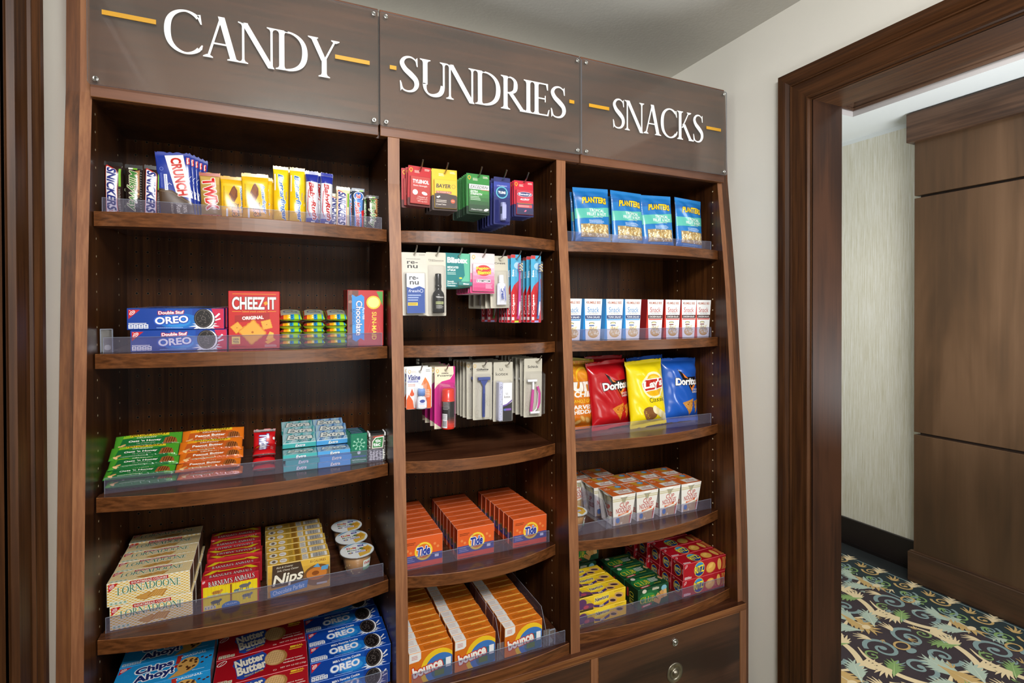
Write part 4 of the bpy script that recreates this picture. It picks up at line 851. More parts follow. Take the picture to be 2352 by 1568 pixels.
A.ell(w*.72, h*.78, w*.2, h*.12, '#f2c531'); A.ell(w*.72, h*.78, w*.16, h*.095, '#f7e08a'); A.poly([(w*.8, h*.98), (w*.98, h*.98), (w*.98, h*.72)], '#4d9a3a'); A.T('SUN-MAID', w*.74, h*.36, h*.5, w*.13, '#f2d13c', rot=-90, bold=.02)
for i in range(5): A.line([(w*.72, h*.64), (w*(.55+i*.1), h*.2)], .0008, '#d4473c', lay=1)
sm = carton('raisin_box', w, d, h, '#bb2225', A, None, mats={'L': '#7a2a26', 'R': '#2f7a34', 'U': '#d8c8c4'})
seq(sm, [lambda o, i=i: put(o, .230*1.008, 1.489+.032*i, 2, 0, 0) for i in range(3)], [f'red and blue chocolate raisin box, {nth(i, 3)} of its row beside the divider' for i in range(3)], 'chocolate raisin boxes', 'raisin box')
# clear spring pushers on the shelves
def pusher(x, y, s, lab, h=.05, w=.024):
    t = tag(empty('shelf_pusher'), lab, 'shelf pusher'); b = MB(); b.box(-w/2, w/2, 0, .0015, 0, h, PLA); b.box(-w/2, -w/2+.0015, -.004, 0, 0, h, EDG); b.box(w/2-.0015, w/2, -.004, 0, 0, h, EDG); b.box(-w/2, w/2, -.004, 0, h-.0015, h, EDG); b.build('push_plate', t)
    b = MB(); b.box(-w*.4, w*.4, .001, .05, 0, .003, PLA); b.cyl((0, .004, .011), .0065, .0065, .008, M('#b9b9bd', .25, .6), 14, 'y'); b.build('spring_track', t); put(t, x, y, s); return t
pusher(-.3525, 1.50, 2, 'small clear plastic pusher standing left of the blue cookie boxes', .055)
# ================================================================== left bay, third shelf
def lay(o, x, y, s, hh, tl=0.0, rz=0.0):          # lay a pack down on its back, front upwards; tl raises its far edge
    o.rotation_euler = (R(-90-tl), 0, R(rz)); o.location = P3(x, y, s, hh); return o
def nv_art(w, h, green=True):
    A = Art(); c1, c2, c3 = ('#8cbf2a', '#1e6b33', '#4a9a2c') if green else ('#e99a1e', '#b4521f', '#e0741c')
    A.rect(0, 0, w, h, c2 if green else '#c05a22'); A.rect(0, h*.66, w, h, c1); A.poly([(w*.78, h), (w, h), (w, 0), (w*.86, 0)], c3); A.poly([(0, 0), (w*.08, 0), (w*.14, h), (0, h)], c3)
    A.rect(w*.27, h*.56, w*.70, h*.72, '#3c8a35' if green else '#a8521c'); A.T('CRUNCHY', w*.47, h*.64, w*.3, h*.09, '#efe9d4', bold=.03)
    A.rect(w*.22, h*.74, w*.80, h*.95, '#e9c52a'); A.T('NATURE VALLEY', w*.5, h*.845, w*.54, h*.15, '#2a2a18', bold=.05)
    A.T("Oats 'n Honey" if green else 'Peanut Butter', w*.45, h*.40, w*.48, h*.17, '#f7f5ea', bold=.05); A.T('16g of whole grain', w*.47, h*.24, w*.27, h*.07, '#d8dcc8')
    A.poly([(w*.72, h*.1), (w*.75, h*.5), (w*.84, h*.58), (w*.92, h*.42), (w*.94, h*.12)], '#9a5a2c'); 
    for i in range(4): A.line([(w*(.77+.035*i), h*.12), (w*(.79+.035*i), h*.5)], .0022, '#5e3216')
    A.ell(w*.14, h*.18, .006, .0025, '#d8a868', 20); A.ell(w*.1, h*.1, .005, .0022, '#e4bc80', -20); A.micro(w*.2, h*.06, w*.6, h*.14, 1, '#87a080'); return A
w, h = .142, .040
for gi, (green, cx, nm, bk, n) in enumerate(((True, -.288, 'green', '#1e6b33', 5), (False, -.146, 'orange', '#c05a22', 5))):
    o = pack('granola_bar', w, h, .017, '#1e6b33' if green else '#c4602a', nv_art(w, h, green), crimp=.0, seed=31+gi, pinch=.0, pw=6, wr=.001, zig=0, backcol=bk, nx=22, ny=10)
    pl = [lambda o, i=i, cx=cx: lay(o, (cx+(.002, -.003, .003, -.001, .002)[i])*1.005, 1.492+(0, .006, .026, .046, .082)[i], 3, .0095+(0, .0165, .033, .0495, .066)[i], -(10, 24, 30, 36, 44)[i], (0, -1.5, 2, -1, 1)[i]) for i in range(n)]
    seq(o, pl, [f"{nm} crunchy granola bar, {['bottom', 'second', 'third', 'fourth', 'top'][i]} one of the leaning heap {'beside the left panel' if green else 'beside the green bars'}" for i in range(n)], f'{nm} granola bars', 'granola bar')
w, h = .054, .098
A = Art(); A.rect(0, h*.92, w, h, '#6a5a5a'); A.rect(0, 0, w, h*.07, '#6a5a5a'); A.T('Twizzlers', w*.48, h*.52, h*.66, w*.45, '#f0f0fa', rot=-90, shear=.1, bold=.07, out=('#2f3a94', .0014)); A.poly([(0, h*.4), (w*.3, h*.5), (w*.2, h*.36)], '#d8761c'); A.ell(w*.94, h*.72, .003, .004, '#f0f0f0', seg=10); A.micro(w*.78, h*.18, w*.9, h*.4, 6, '#e9a09a')
tw = pack('licorice_pack', w, h, .02, '#c3161c', A, crimp=.006, seed=41, pinch=.03)
def twp(i):
    def f(o):
        if i < 3: lay(o, -.024, 1.494+.004*i, 3, .011+.0175*i, -4-2*i, (0, 2, -2)[i])
        else: put(o, -.025+.001*(i-3), 1.540, 3, .0); o.rotation_euler = (R(-26), R(1), 0); o.location.z += .008 if i == 3 else .012
    return f
seq(tw, [twp(i) for i in range(4)], ['red licorice twist pack lying flat, bottom of its pile', 'red licorice twist pack lying flat, second from the bottom', 'red licorice twist pack lying flat, third from the bottom', 'red licorice twist pack leaning back on top with white letters'], 'red licorice packs', 'licorice pack')
def gum_box(nm, c_side, c_top, c2, sub):
    w, d, h = .084, .050, .0145
    F = Art(); F.T('Extra', w*.52, h*.52, w*.30, h*.62, '#f4f8fa', rot=3, shear=.25, bold=.05, out=('#2f6f92', .0006)); F.rect(0, h*.93, w, h, '#d3ecf2')
    Tp = Art(); Tp.rect(0, 0, w, d, c_top)
    for i in range(7): Tp.poly([(w*(-.1+i*.17), 0), (w*(.0+i*.17), 0), (w*(.13+i*.17), d), (w*(.06+i*.17), d)], c2 if i % 2 else '#a9c6cf')
    for k in range(5): Tp.line([(w*(.05+.2*k), d*.1), (w*(.12+.2*k), d*.3), (w*(.2+.2*k), d*.2)], .0016, '#d9eaee')
    Tp.rect(0, 0, w, d*.06, '#e9f4f6'); Tp.T('Extra', w*.52, d*.58, w*.78, d*.46, '#dfe3de', shear=.2, bold=.07, out=('#1d2f3a', .0015)); Tp.T(sub, w*.66, d*.2, w*.42, d*.16, '#153a4e', shear=.2, bold=.02)
    return carton(nm, w, d, h, c_side, F, Tp, mats={'U': c_top})
for gi, (cs, ct, c2, sub, cx, nm) in enumerate((('#46b0b0', '#8fbfc4', '#4fa3a8', 'POLAR ICE', .063, 'teal'), ('#4fa3e0', '#95b4d4', '#4f80b8', 'PEPPERMINT', .1475, 'sky blue'))):
    g = gum_box('chewing_gum_pack', cs, ct, c2, sub)
    pl = []; lb = []
    for i in range(3): pl.append(lambda o, i=i, cx=cx: put(o, cx*1.005+(.0, .005, -.001)[i]*(1 if cx < .1 else .8), 1.488+(.002 if i == 1 else 0), 3, .0150*i, 0)); lb.append(f"{nm} chewing gum pack lying flat, {['bottom', 'second', 'third'][i]} of the front pile")
    for i in range(3):
        pl.append(lambda o, i=i, cx=cx: (put(o, cx*1.005+(-.001, .001, -.002)[i], 1.532+.048*i, 3, .0151*(2.7+[0.45, 0.9, 1.3][i])+.002), setattr(o, 'rotation_euler', (R(20), 0, R((0, -1, 1)[i]))))); lb.append(f"{nm} chewing gum pack tilted forward, {['first', 'second', 'rearmost'][i]} behind the front pile")
        for k in range(3): pl.append(lambda o, i=i, k=k, cx=cx: put(o, cx*1.005+.001*(k-1), 1.541+.0525*i, 3, .015*k)); lb.append(f"{nm} chewing gum pack, layer {ORD[k]} from the shelf, {['second', 'third', 'rearmost'][i]} pile")
    seq(g, pl, lb, f'{nm} chewing gum packs', 'chewing gum')
w, d, h = .045, .016, .084
A = Art(); 
for i in range(8):
    a = math.pi/4*i+.2; cx, cy = w*.5, h*.64; c_, s_ = math.cos(a), math.sin(a)
    A.line([(cx+c_*.006, cy+s_*.006), (cx+c_*.0175, cy+s_*.0175)], .0014, '#a9e2c8')
    for t in (-.6, .6): A.line([(cx+c_*.012, cy+s_*.012), (cx+c_*.012+math.cos(a+t)*.005, cy+s_*.012+math.sin(a+t)*.005)], .0011, '#a9e2c8')
A.ring(w*.5, h*.64, .0062, .0062, .0013, '#a9e2c8'); A.ell(w*.5, h*.36, .0045, .0045, '#eef2f6'); A.T('mentos', w*.5, h*.24, w*.84, h*.065, '#4d62b4', bold=.06); A.T('NOWmints', w*.5, h*.125, w*.84, h*.06, '#d6ece2', bold=.01); A.micro(w*.12, h*.04, w*.88, h*.08, 1, '#8fc0aa')
TA = Art(); TA.rect(0, 0, w, d, '#12263a'); TA.micro(w*.06, d*.2, w*.94, d*.8, 2, '#9fb0e0', .6)
mt = carton('mint_tin', w, d, h, '#1f7a5c', A, TA, c=.002, rough=.28, mats={'L': '#1a5f4c'})
seq(mt, [lambda o, i=i: put(o, .2125-.0015*i, 1.490+.0175*i, 3) for i in range(4)], [f'green mint tin with pale snowflake, {nth(i, 4)} of its row' for i in range(4)], 'green mint tins', 'mint tin')
def tictac(lab_i):
    w, d, h = .046, .016, .080; t = empty('mint_dispenser'); b = MB(); b.box(-w/2, w/2, 0, d, 0, h*.93, PLA, .0015); b.build('clear_box', t)
    b = MB(); rd = random.Random(6); n = 0
    for lv in range(15):
        for ix in range(5):
            for iy in range(2):
                x = -w/2+.0055+ix*.0088+rd.uniform(-.0015, .0015); y = .0052+iy*.0062; z = .0045+lv*.0049+rd.uniform(-.0008, .0008); a = rd.uniform(-.7, .7); ca, sa = math.cos(a), math.sin(a); rows = []
                if lv > 6 and ix in (1, 2, 3) and iy == 0: continue
                for q in range(6):
                    ph = -math.pi/2+math.pi*q/5; rr = .0026*math.cos(ph)+1e-5; L_ = .0042*math.sin(ph)
                    rows.append([(x+L_*ca-rr*math.sin(k*math.pi/3)*sa, y+rr*math.cos(k*math.pi/3), z+L_*sa+rr*math.sin(k*math.pi/3)*ca) for k in range(6)])
                b.quadstrip(rows, M('#f4f4f2', .3), True)
    b.build('mints', t)
    b = MB(); b.box(-w/2+.004, w/2-.004, -.0003, 0, h*.42, h*.93, M('#5e554e'), 0); A = Art(); A.poly([(.004, .004), (w-.012, .004), (w-.009, h*.46), (.014, h*.44), (.005, h*.3)], '#f3efe8'); A.poly([(.006, .006), (w-.014, .006), (w-.011, h*.42), (.015, h*.41), (.007, h*.28)], '#3a8a4a'); A.T('tic', w*.46, h*.31, w*.36, h*.12, '#ffffff', bold=.05); A.T('tac', w*.38, h*.18, w*.42, h*.12, '#ffffff', bold=.05); A.poly([(.006, h*.42), (w-.012, h*.475), (w-.011, h*.5), (.008, h*.46)], '#d8452c')
    b.art(clipart(A, 0, 0, w-.008, h*.51), (-w/2+.004, -.0004, h*.42), (1, 0, 0), (0, 0, 1)); b.build('sticker', t)
    b = MB(); b.box(-w/2+.001, w/2-.001, .0005, d-.0005, h*.93, h, M('#1c1a1a', .4), .0015); b.box(-w/2-.0005, -w/2+.004, 0, d, h*.88, h*1.01, M('#f3f3f3'), .001); b.box(w/2-.004, w/2+.0005, 0, d, h*.88, h*1.01, M('#f3f3f3'), .001); b.build('flip_lid', t); return t
tt = tictac(0)
seq(tt, [lambda o, i=i: put(o, .2625, 1.490+.0185*i, 3) for i in range(2)], ['clear box of white mints with green leaf sticker, in front', 'clear box of white mints standing behind the front one'], 'clear mint boxes', 'mints')
# ================================================================== left bay, fourth shelf
w, d, h = .166, .0515, .0555
def gingham(A, w, h, c='#e3b23a', p=.0105):
    A.rect(0, 0, w, h, '#f3eedf', lay=0)
    # woven look: two sets of pale diagonal bands with strong squares where they cross
    sl = .62; n = int((w+h/sl)/p)+3; hw = p*.24
    for k in range(-1, n+int(h/sl/p)+2):
        a = k*p; A.poly([(a-hw, 0), (a+hw, 0), (a+hw-h/sl, h), (a-hw-h/sl, h)], '#f2dc9c', lay=1)
        b_ = k*p-h/sl; A.poly([(b_-hw, 0), (b_+hw, 0), (b_+hw+h/sl, h), (b_-hw+h/sl, h)], '#f2dc9c', lay=2)
    m = int((w+2*h/sl)/p)+4
    for i in range(-1, m):
        for j in range(-1, m):
            a = i*p; b_ = j*p-h/sl; x = (a+b_)/2; y = (a-b_)/2*sl
            if -hw < x < w+hw and -hw < y < h+hw: A.poly([(x-hw, y), (x, y-hw*sl), (x+hw, y), (x, y+hw*sl)], c, lay=3)
def lorna(w, h):
    A = Art(); gingham(A, w, h); A.tri(w*.02, h*.96, w*.12); A.rect(w*.27, h*.82, w*.73, h*.97, '#b8202a', lay=4); A.T('SHORTBREAD COOKIES', w*.5, h*.895, w*.43, h*.09, '#f6efe2', bold=.03, lay=5)
    A.poly([(w*.32, h*.22), (w*.5, h*.40), (w*.56, h*.18), (w*.44, h*.06)], '#b37a34', lay=4); A.poly([(w*.34, h*.22), (w*.5, h*.38), (w*.545, h*.19), (w*.44, h*.09)], '#d09a4c', lay=5); A.poly([(w*.47, h*.2), (w*.56, h*.42), (w*.72, h*.38), (w*.66, h*.1)], '#b37a34', lay=6); A.poly([(w*.49, h*.2), (w*.57, h*.39), (w*.70, h*.355), (w*.645, h*.13)], '#d8a558', lay=7)
    for k in range(4): A.line([(w*(.52+.03*k), h*.17), (w*(.57+.03*k), h*.35)], .001, '#b37a34', lay=8)
    A.T('LORNADOONE', w*.5, h*.6, w*.76, h*.32, '#2c7a52', serif=True, arch=h*.07, out=('#f3eedf', .0009), lay=10); A.facts(w*.03, h*.06, w*.21, h*.14, 4, '#dfeee0', '#2c7a52'); A.micro(w*.72, h*.06, w*.95, h*.1, 1, '#7da890'); return A
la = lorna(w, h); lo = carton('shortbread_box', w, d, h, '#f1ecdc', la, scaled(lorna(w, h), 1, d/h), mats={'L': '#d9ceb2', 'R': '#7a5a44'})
pl = []; lb = []
for i in range(5):
    for j in range(2):
        pl.append(lambda o, i=i, j=j: put(o, (-.2665-(.005 if j else 0)+.001*(i % 2)), 1.489+.0522*i, 4, .0562*j+(.004 if i == 4 and j else 0), R((-1.0, .6, -.4, .8, 0)[i]*(.8 if j else .3)), 1.485, -.25 if j == 2 else None)); lb.append(f"yellow gingham shortbread box, {['bottom', 'second', 'third'][j]} layer, {nth(i, 5)} column, shelf above the drawers")
lb = [l.replace(', shelf above the drawers', '') for l in lb]
seq(lo, pl, lb, 'yellow gingham shortbread boxes', 'cookie box')
w, d, h = .128, .043, .079
A = Art(); A.rect(w*.02, h*.02, w*.98, h*.76, '#edd31f'); A.rect(0, 0, w*.03, h, '#b6202a', lay=3); A.rect(w*.97, 0, w, h, '#b6202a', lay=3); A.rect(0, h*.42, w, h*.445, '#b6202a', lay=3); A.rect(w*.49, h*.05, w*.52, h*.76, '#8a4a20', lay=3); A.tri(w*.01, h*.98, w*.1)
for i in range(16): A.line([(w*(.05+.06*i), h*.05), (w*(.05+.06*i), h*.74)], .0005, '#cfae18', lay=2)
A.poly([(w*.08, h*.76), (w*.08, h*.9), (w*.92, h*.98), (w*.92, h*.84)], '#b6202a', lay=4); A.T("BARNUM'S ANIMALS", w*.52, h*.86, w*.8, h*.16, '#f7f2ec', rot=2.5, serif=True, out=('#5a1414', .0007), lay=6)
A.rect(w*.36, h*.73, w*.68, h*.76, '#edd31f', lay=5); A.T('CRACKERS', w*.52, h*.745, w*.3, h*.03, '#b6202a', lay=6)
def beast(x, y, s, c, st=0):
    A.ell(x, y, s, s*.42, c, 0, 14, lay=5); A.ell(x+s*.95, y+s*.28, s*.32, s*.28, c, 0, 10, lay=5)
    for k in (-.7, -.4, .4, .7): A.rect(x+s*k-s*.09, y-s*.85, x+s*k+s*.09, y-s*.1, c, lay=5)
    for k in range(st): A.line([(x+s*(-.7+k*.35), y-s*.3), (x+s*(-.6+k*.35), y+s*.3)], s*.09, '#2a2018', lay=6)
beast(w*.26, h*.55, .011, '#c98a3a', 4); beast(w*.74, h*.6, .012, '#6c6a70'); beast(w*.6, h*.5, .006, '#6c6a70'); beast(w*.24, h*.25, .011, '#4f5458'); beast(w*.78, h*.27, .011, '#7c8288', 4); A.ell(w*.5, h*.05, w*.16, h*.14, '#3a78b8', lay=7); A.T('CALCIUM', w*.5, h*.1, w*.2, h*.05, '#dfe9f4', lay=8)
for q in (.1, .55): A.rect(w*q, h*.46, w*(q+.35), h*.475, '#4fb0d8', lay=6)
A.facts(w*.05, h*.04, w*.2, h*.12, 4, '#d8d8d8', '#555555')
TB = Art(); TB.rect(0, 0, w, d, '#b6202a'); P = [(w*.02, d*.5), (w*.2, d*.95), (w*.34, d*.95), (w*.3, d*.62), (w*.68, d*.62), (w*.66, d*.95), (w*.8, d*.95), (w*.98, d*.55), (w*.9, d*.9), (w*.72, d*.55), (w*.28, d*.55), (w*.1, d*.9)]
TB.poly([(w*.02, d*.56), (w*.14, d*.56), (w*.3, d*.94), (w*.16, d*.98)], '#edd31f'); TB.poly([(w*.98, d*.56), (w*.86, d*.56), (w*.7, d*.94), (w*.84, d*.98)], '#edd31f'); TB.rect(w*.26, d*.74, w*.74, d*.86, '#edd31f'); TB.poly([(w*.08, d*.06), (w*.92, d*.06), (w*.96, d*.5), (w*.04, d*.5)], '#c9303a'); TB.T("BARNUM'S ANIMALS", w*.5, d*.3, w*.74, d*.28, '#f7f2ec', serif=True, out=('#5a1414', .0006))
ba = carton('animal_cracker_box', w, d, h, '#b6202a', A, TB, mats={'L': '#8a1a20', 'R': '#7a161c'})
bf = carton('animal_cracker_box', w, d, h, '#b6202a', A, scaled(TB, 1, 1), mats={'L': '#8a1a20', 'R': '#7a161c'})
bpy.data.objects.remove(bf, do_unlink=True)
seq(ba, [lambda o, i=i: (put(o, -.1015+(0, .002, .006, -.002, .001, 0)[i], 1.489+.0445*i, 4, (0, .001, .004, 0, .002, .006)[i], R((0, 0, 180, 180, 0, 0)[i]+(0, 1, -1, 1, 0, 1)[i])), (setattr(o, 'location', o.location + Vector((0, .043, .0016)))) if i in (2, 3) else None) for i in range(6)], [f'red and yellow animal cracker box, {nth(i, 6)} of its row' + (' turned round' if i in (2, 3) else '') for i in range(6)], 'animal cracker boxes', 'cracker box')
w, d, h = .153, .0355, .085
A = Art(); A.grad(0, 0, w, h, '#b08030', '#e0b244', 5); A.poly([(w*.08, h*.98), (w*.52, h*.98), (w*.62, h*.3), (w*.06, h*.3)], '#4b3a2c'); A.ell(w*.8, h*.45, w*.24, h*.34, '#7a5228', seg=24); A.ell(w*.78, h*.5, w*.17, h*.2, '#c87a30', seg=20); A.ell(w*.76, h*.52, w*.06, h*.07, '#8a4a18'); A.poly([(w*.72, h*.72), (w*.8, h*.82), (w*.84, h*.68)], '#5a9ac8'); A.poly([(w*.86, h*.7), (w*.98, h*.72), (w*.96, h*.58), (w*.85, h*.58)], '#5a9ac8')
A.rect(w*.66, h*.84, w*.94, h*.97, '#e6bf52'); A.T('30 CALORIES', w*.8, h*.905, w*.26, h*.08, '#7a3018', bold=.02); A.T('Rich & Creamy', w*.27, h*.89, w*.26, h*.07, '#f0e8d4', rot=2, shear=.3); A.T('Soft, Chewy Center', w*.32, h*.79, w*.34, h*.07, '#f0e8d4', rot=2, shear=.3)
A.T('Nips', w*.32, h*.50, w*.5, h*.42, '#f3ecd8', rot=6, shear=.3, bold=.04, out=('#3a2c20', .0012)); A.poly([(w*.04, h*.22), (w*.3, h*.28), (w*.64, h*.36), (w*.62, h*.12), (w*.3, h*.06), (w*.05, 0)], '#4a86c4'); A.T('Chocolate Parfait', w*.33, h*.17, w*.5, h*.13, '#dcebf6', rot=6, shear=.2); A.rect(w*.78, h*.14, w*.95, h*.2, '#b8b4b4')
TB = Art(); TB.rect(0, 0, w, d, '#d8ab3f'); TB.ell(w*.1, d*.5, w*.065, d*.32, '#efe8d8', seg=20); TB.ell(w*.1, d*.5, w*.03, d*.2, '#7a6a5a'); TB.ell(w*.25, d*.5, w*.06, d*.32, '#f4f0e8', seg=20); TB.micro(w*.21, d*.4, w*.29, d*.6, 2, '#8a2a3a'); TB.micro(w*.34, d*.12, w*.42, d*.88, 5, '#5e4420'); TB.rect(w*.44, d*.08, w*.53, d*.92, '#b07c2a'); TB.micro(w*.45, d*.12, w*.52, d*.88, 5, '#4e3010'); TB.rect(w*.55, d*.1, w*.65, d*.9, '#eee8dc'); TB.micro(w*.56, d*.15, w*.64, d*.85, 5, '#5a5a5a'); TB.rect(w*.69, d*.18, w*.96, d*.86, '#f2eee8'); TB.bars(w*.73, d*.2, w*.92, d*.82)
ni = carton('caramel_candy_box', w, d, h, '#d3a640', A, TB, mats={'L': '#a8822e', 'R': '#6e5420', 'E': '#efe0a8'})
seq(ni, [lambda o, i=i: put(o, .0585+(0, -.001, -.003, -.002, -.006, -.005, -.008)[i], 1.489+.0372*i, 4, 0, R((0, .3, -.3, .2, -.5, 0, .6)[i])) for i in range(7)], [f'gold and brown chewy candy box, {nth(i, 7)} of its row' for i in range(7)], 'gold candy boxes', 'candy box')
# fruit cups
FR = M('#b87c1c', .35); FR2 = M('#e0b860', .35)
def fruitcup():
    t = empty('fruit_cup'); b = MB(); b.lathe([(.029, .001), (.031, .004), (.036, .030), (.0385, .047), (.0385, .052), (.0455, .054), (.0455, .0555), (.0385, .0555), (.0375, .048), (.035, .030), (.030, .005), (.0, .0045)], PLA, seg=32, caps=False); b.build('cup', t)
    b = MB(); b.lathe([(0, .0055), (.0293, .006), (.0345, .030), (.0370, .047), (0, .047)], FR, seg=24, caps=False)
    rd = random.Random(2)
    for i in range(44):
        a = rd.uniform(0, 6.28); z = rd.uniform(.010, .040); rr = .0272+(z-.006)*.17; s_ = .0042; x, y = rr*math.cos(a), rr*math.sin(a)
        b.box(x-s_*.8, x+s_*.8, y-s_*.5, y+s_*.5, z-s_, z+s_, M(rd.choice(['#e3bb58', '#d8932e', '#eed288', '#b8641e']), .35), .0012)
    b.build('fruit_filling', t)
    b = MB(); b.cyl((0, 0, .0556), .0448, .0448, .0006, M('#dfe4e6', .3), 36); A = Art(); r = .042; A.ell(0, 0, r, r, '#eef1f0', seg=36); A.add([((0, r*.98), (r*math.cos(R(90+20*i)), r*math.sin(R(90+20*i))), (r*math.cos(R(110+20*i)), r*math.sin(R(110+20*i)))) for i in range(-3, 3)], '#5a9ac0')
    A.poly([(r*.05, -r*.95), (r*.7, -r*.65), (r*.97, .0), (r*.75, r*.5), (r*.35, r*.1), (r*.0, -r*.5)], '#e2b64c'); A.ell(r*.6, r*.05, r*.22, r*.3, '#d59a2c', 30); A.ell(r*.45, -r*.3, r*.12, r*.1, '#c8402a'); A.ell(r*.28, r*.16, r*.13, r*.1, '#3f6a38'); A.rect(r*.1, r*.45, r*.48, r*.68, '#36369a'); A.T('140', r*.29, r*.58, r*.24, r*.1, '#e8e8fa', bold=.05)
    A.T('Dole', -r*.32, r*.36, r*.6, r*.26, '#c0242c', bold=.09, out=('#f7f0e8', .0006)); A.ell(-r*.32, r*.33, r*.09, r*.08, '#f2c22e', lay=8); A.T('Mixed Fruit', -r*.06, r*.03, r*1.1, r*.2, '#2c5a30', bold=.02); A.rect(-r*.2, -r*.38, r*.5, -r*.14, '#f4f4f8'); A.bars(-r*.15, -r*.36, r*.45, -r*.16, '#4a4aa8'); A.ell(-r*.45, -r*.3, r*.16, r*.1, '#3f3f98'); A.ell(-r*.45, -r*.3, r*.08, r*.06, '#e8c060')
    b.art(A, (0, 0, .0562), (1, 0, 0), (0, 1, 0)); b.build('foil_lid', t)
    A = Art(); A.rect(-.012, -.013, .012, .013, '#e6efe8'); A.T('Dole', 0, .005, .018, .007, '#c0242c', bold=.08); A.rect(-.012, -.013, .012, -.005, '#7fb88a'); b = MB()
    b.artf(A, lambda x, y, l: ((.0372+(y)*.16+.0003+l*.00003)*math.cos(R(-55)+x/.037), (.0372+y*.16+.0003+l*.00003)*math.sin(R(-55)+x/.037), .030+y), .005); b.build('sticker', t)
    return t
fc = fruitcup()
SC = [(.2125, 1.536, 4, 0), (.2085, 1.625, 4, 6), (.2055, 1.712, 4, -4), (.925, 1.535, 4, 10), (.900, 1.625, 4, 0)]
LBL = ['clear mixed fruit cup, frontmost of the three beside the gold candy boxes', 'clear mixed fruit cup, middle one of three beside the gold candy boxes', 'clear mixed fruit cup, rearmost of three beside the gold candy boxes', 'clear mixed fruit cup with white label, left of the noodle cups, in front', 'clear mixed fruit cup behind the front one, left of the noodle cups']
seq(fc, [lambda o, q=q: (put(o, q[0], q[1], q[2], 0, R(q[3])), setattr(o, 'scale', (1.03, 1.03, 1.12 if i_ else 1.12))) for i_, q in enumerate(SC)], LBL, 'fruit cups', 'fruit cup')
# ================================================================== left bay, lowest shelf
w, d, h = .197, .083, .052
A = Art(); A.rect(0, 0, w, d, '#1f8fd0')
for i in range(16): A.ring(w*((i*.37) % 1), d*((i*.53) % 1), .004, .003, .0006, '#46a8dc', 0, 250)
A.tri(w*.015, d*.97, w*.12); A.T('Chips', w*.38, d*.68, w*.38, d*.36, '#1c2b6c', rot=6, bold=.09, out=('#f4f6fa', .0026)); A.T('Ahoy!', w*.40, d*.32, w*.40, d*.38, '#1c2b6c', rot=6, bold=.09, out=('#f4f6fa', .0026)); A.poly([(w*.60, d*.98), (w*.66, d*.98), (w*.64, d*.62), (w*.6, d*.62)], '#b3281e'); A.ell(w*.615, d*.52, .0045, .0055, '#b3281e')
A.T('ORIGINAL', w*.78, d*.92, w*.27, d*.09, '#f4f6fa', rot=4, shear=.2, bold=.02); A.ell(w*.74, d*.5, w*.115, d*.32, '#c89850', seg=26); A.poly([(w*.56, d*.02), (w*.66, d*.35), (w*.8, d*.2), (w*.7, d*.06)], '#c89850')
rd = random.Random(5)
for i in range(12): A.ell(w*.74+w*.085*rd.uniform(-1, 1), d*.5+d*.24*rd.uniform(-1, 1), .0045, .003, '#4e2c18', rd.uniform(0, 180), 8)
for q in ((.88, .7), (.93, .62), (.97, .68), (.89, .45)): A.ell(w*q[0], d*q[1], .004, .003, '#4a2015', 30, 8)
A.facts(w*.02, d*.05, w*.2, d*.12, 4, '#cfe4f0', '#2a62a0'); A.micro(w*.8, d*.14, w*.96, d*.19, 1, '#dcecf6')
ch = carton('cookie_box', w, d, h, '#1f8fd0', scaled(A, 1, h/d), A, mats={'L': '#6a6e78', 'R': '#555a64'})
pl = []; lb = []
for i in range(3):
    for j in range(3): pl.append(lambda o, i=i, j=j: put(o, -.2435+.002*j, 1.434+.086*i, 5, .0527*j, R((-.6, .5, 0)[i]), 1.43)); lb.append(f"light blue chocolate chip cookie box, {['bottom', 'middle', 'top'][j]} layer, {nth(i, 3)} column")
seq(ch, pl, lb, 'light blue cookie boxes', 'cookie box')
w, d, h = .212, .10, .057
A = Art(); A.rect(0, 0, w, d, '#a30f1c'); A.ring(w*.06, d*.86, .012, .006, .0018, '#f4f0ea', rot=40); A.line([(w*.03, d*.76), (w*.09, d*.96)], .001, '#f4f0ea')
A.poly([(w*.2, d*.86), (w*.5, d*.98), (w*.54, d*.86), (w*.56, d*.6), (w*.52, d*.25), (w*.3, d*.06), (w*.24, d*.14), (w*.24, d*.44), (w*.18, d*.66)], '#274aa0')
A.T('Nutter', w*.36, d*.74, w*.32, d*.32, '#f2ead6', rot=10, bold=.09, out=('#1f3c8c', .0016)); A.T('Butter', w*.39, d*.44, w*.32, d*.34, '#f2ead6', rot=10, bold=.09, out=('#1f3c8c', .0016)); A.T('PEANUT BUTTER', w*.42, d*.2, w*.2, d*.05, '#f0d44a', rot=12, bold=.03)
A.ell(w*.66, d*.60, w*.115, d*.30, '#a87a42', 0, 28); A.ell(w*.635, d*.62, w*.11, d*.30, '#cda168', 0, 28); A.ell(w*.635, d*.62, w*.095, d*.26, '#d9b27c', 0, 28)
for k in range(-3, 4): A.line([(w*(.635+.028*k)-.004, d*.40), (w*(.635+.028*k)+.006, d*.84)], .001, '#b0834a')
for k in range(-2, 3): A.line([(w*.55, d*(.62+.09*k)), (w*.72, d*(.62+.09*k))], .001, '#b0834a')
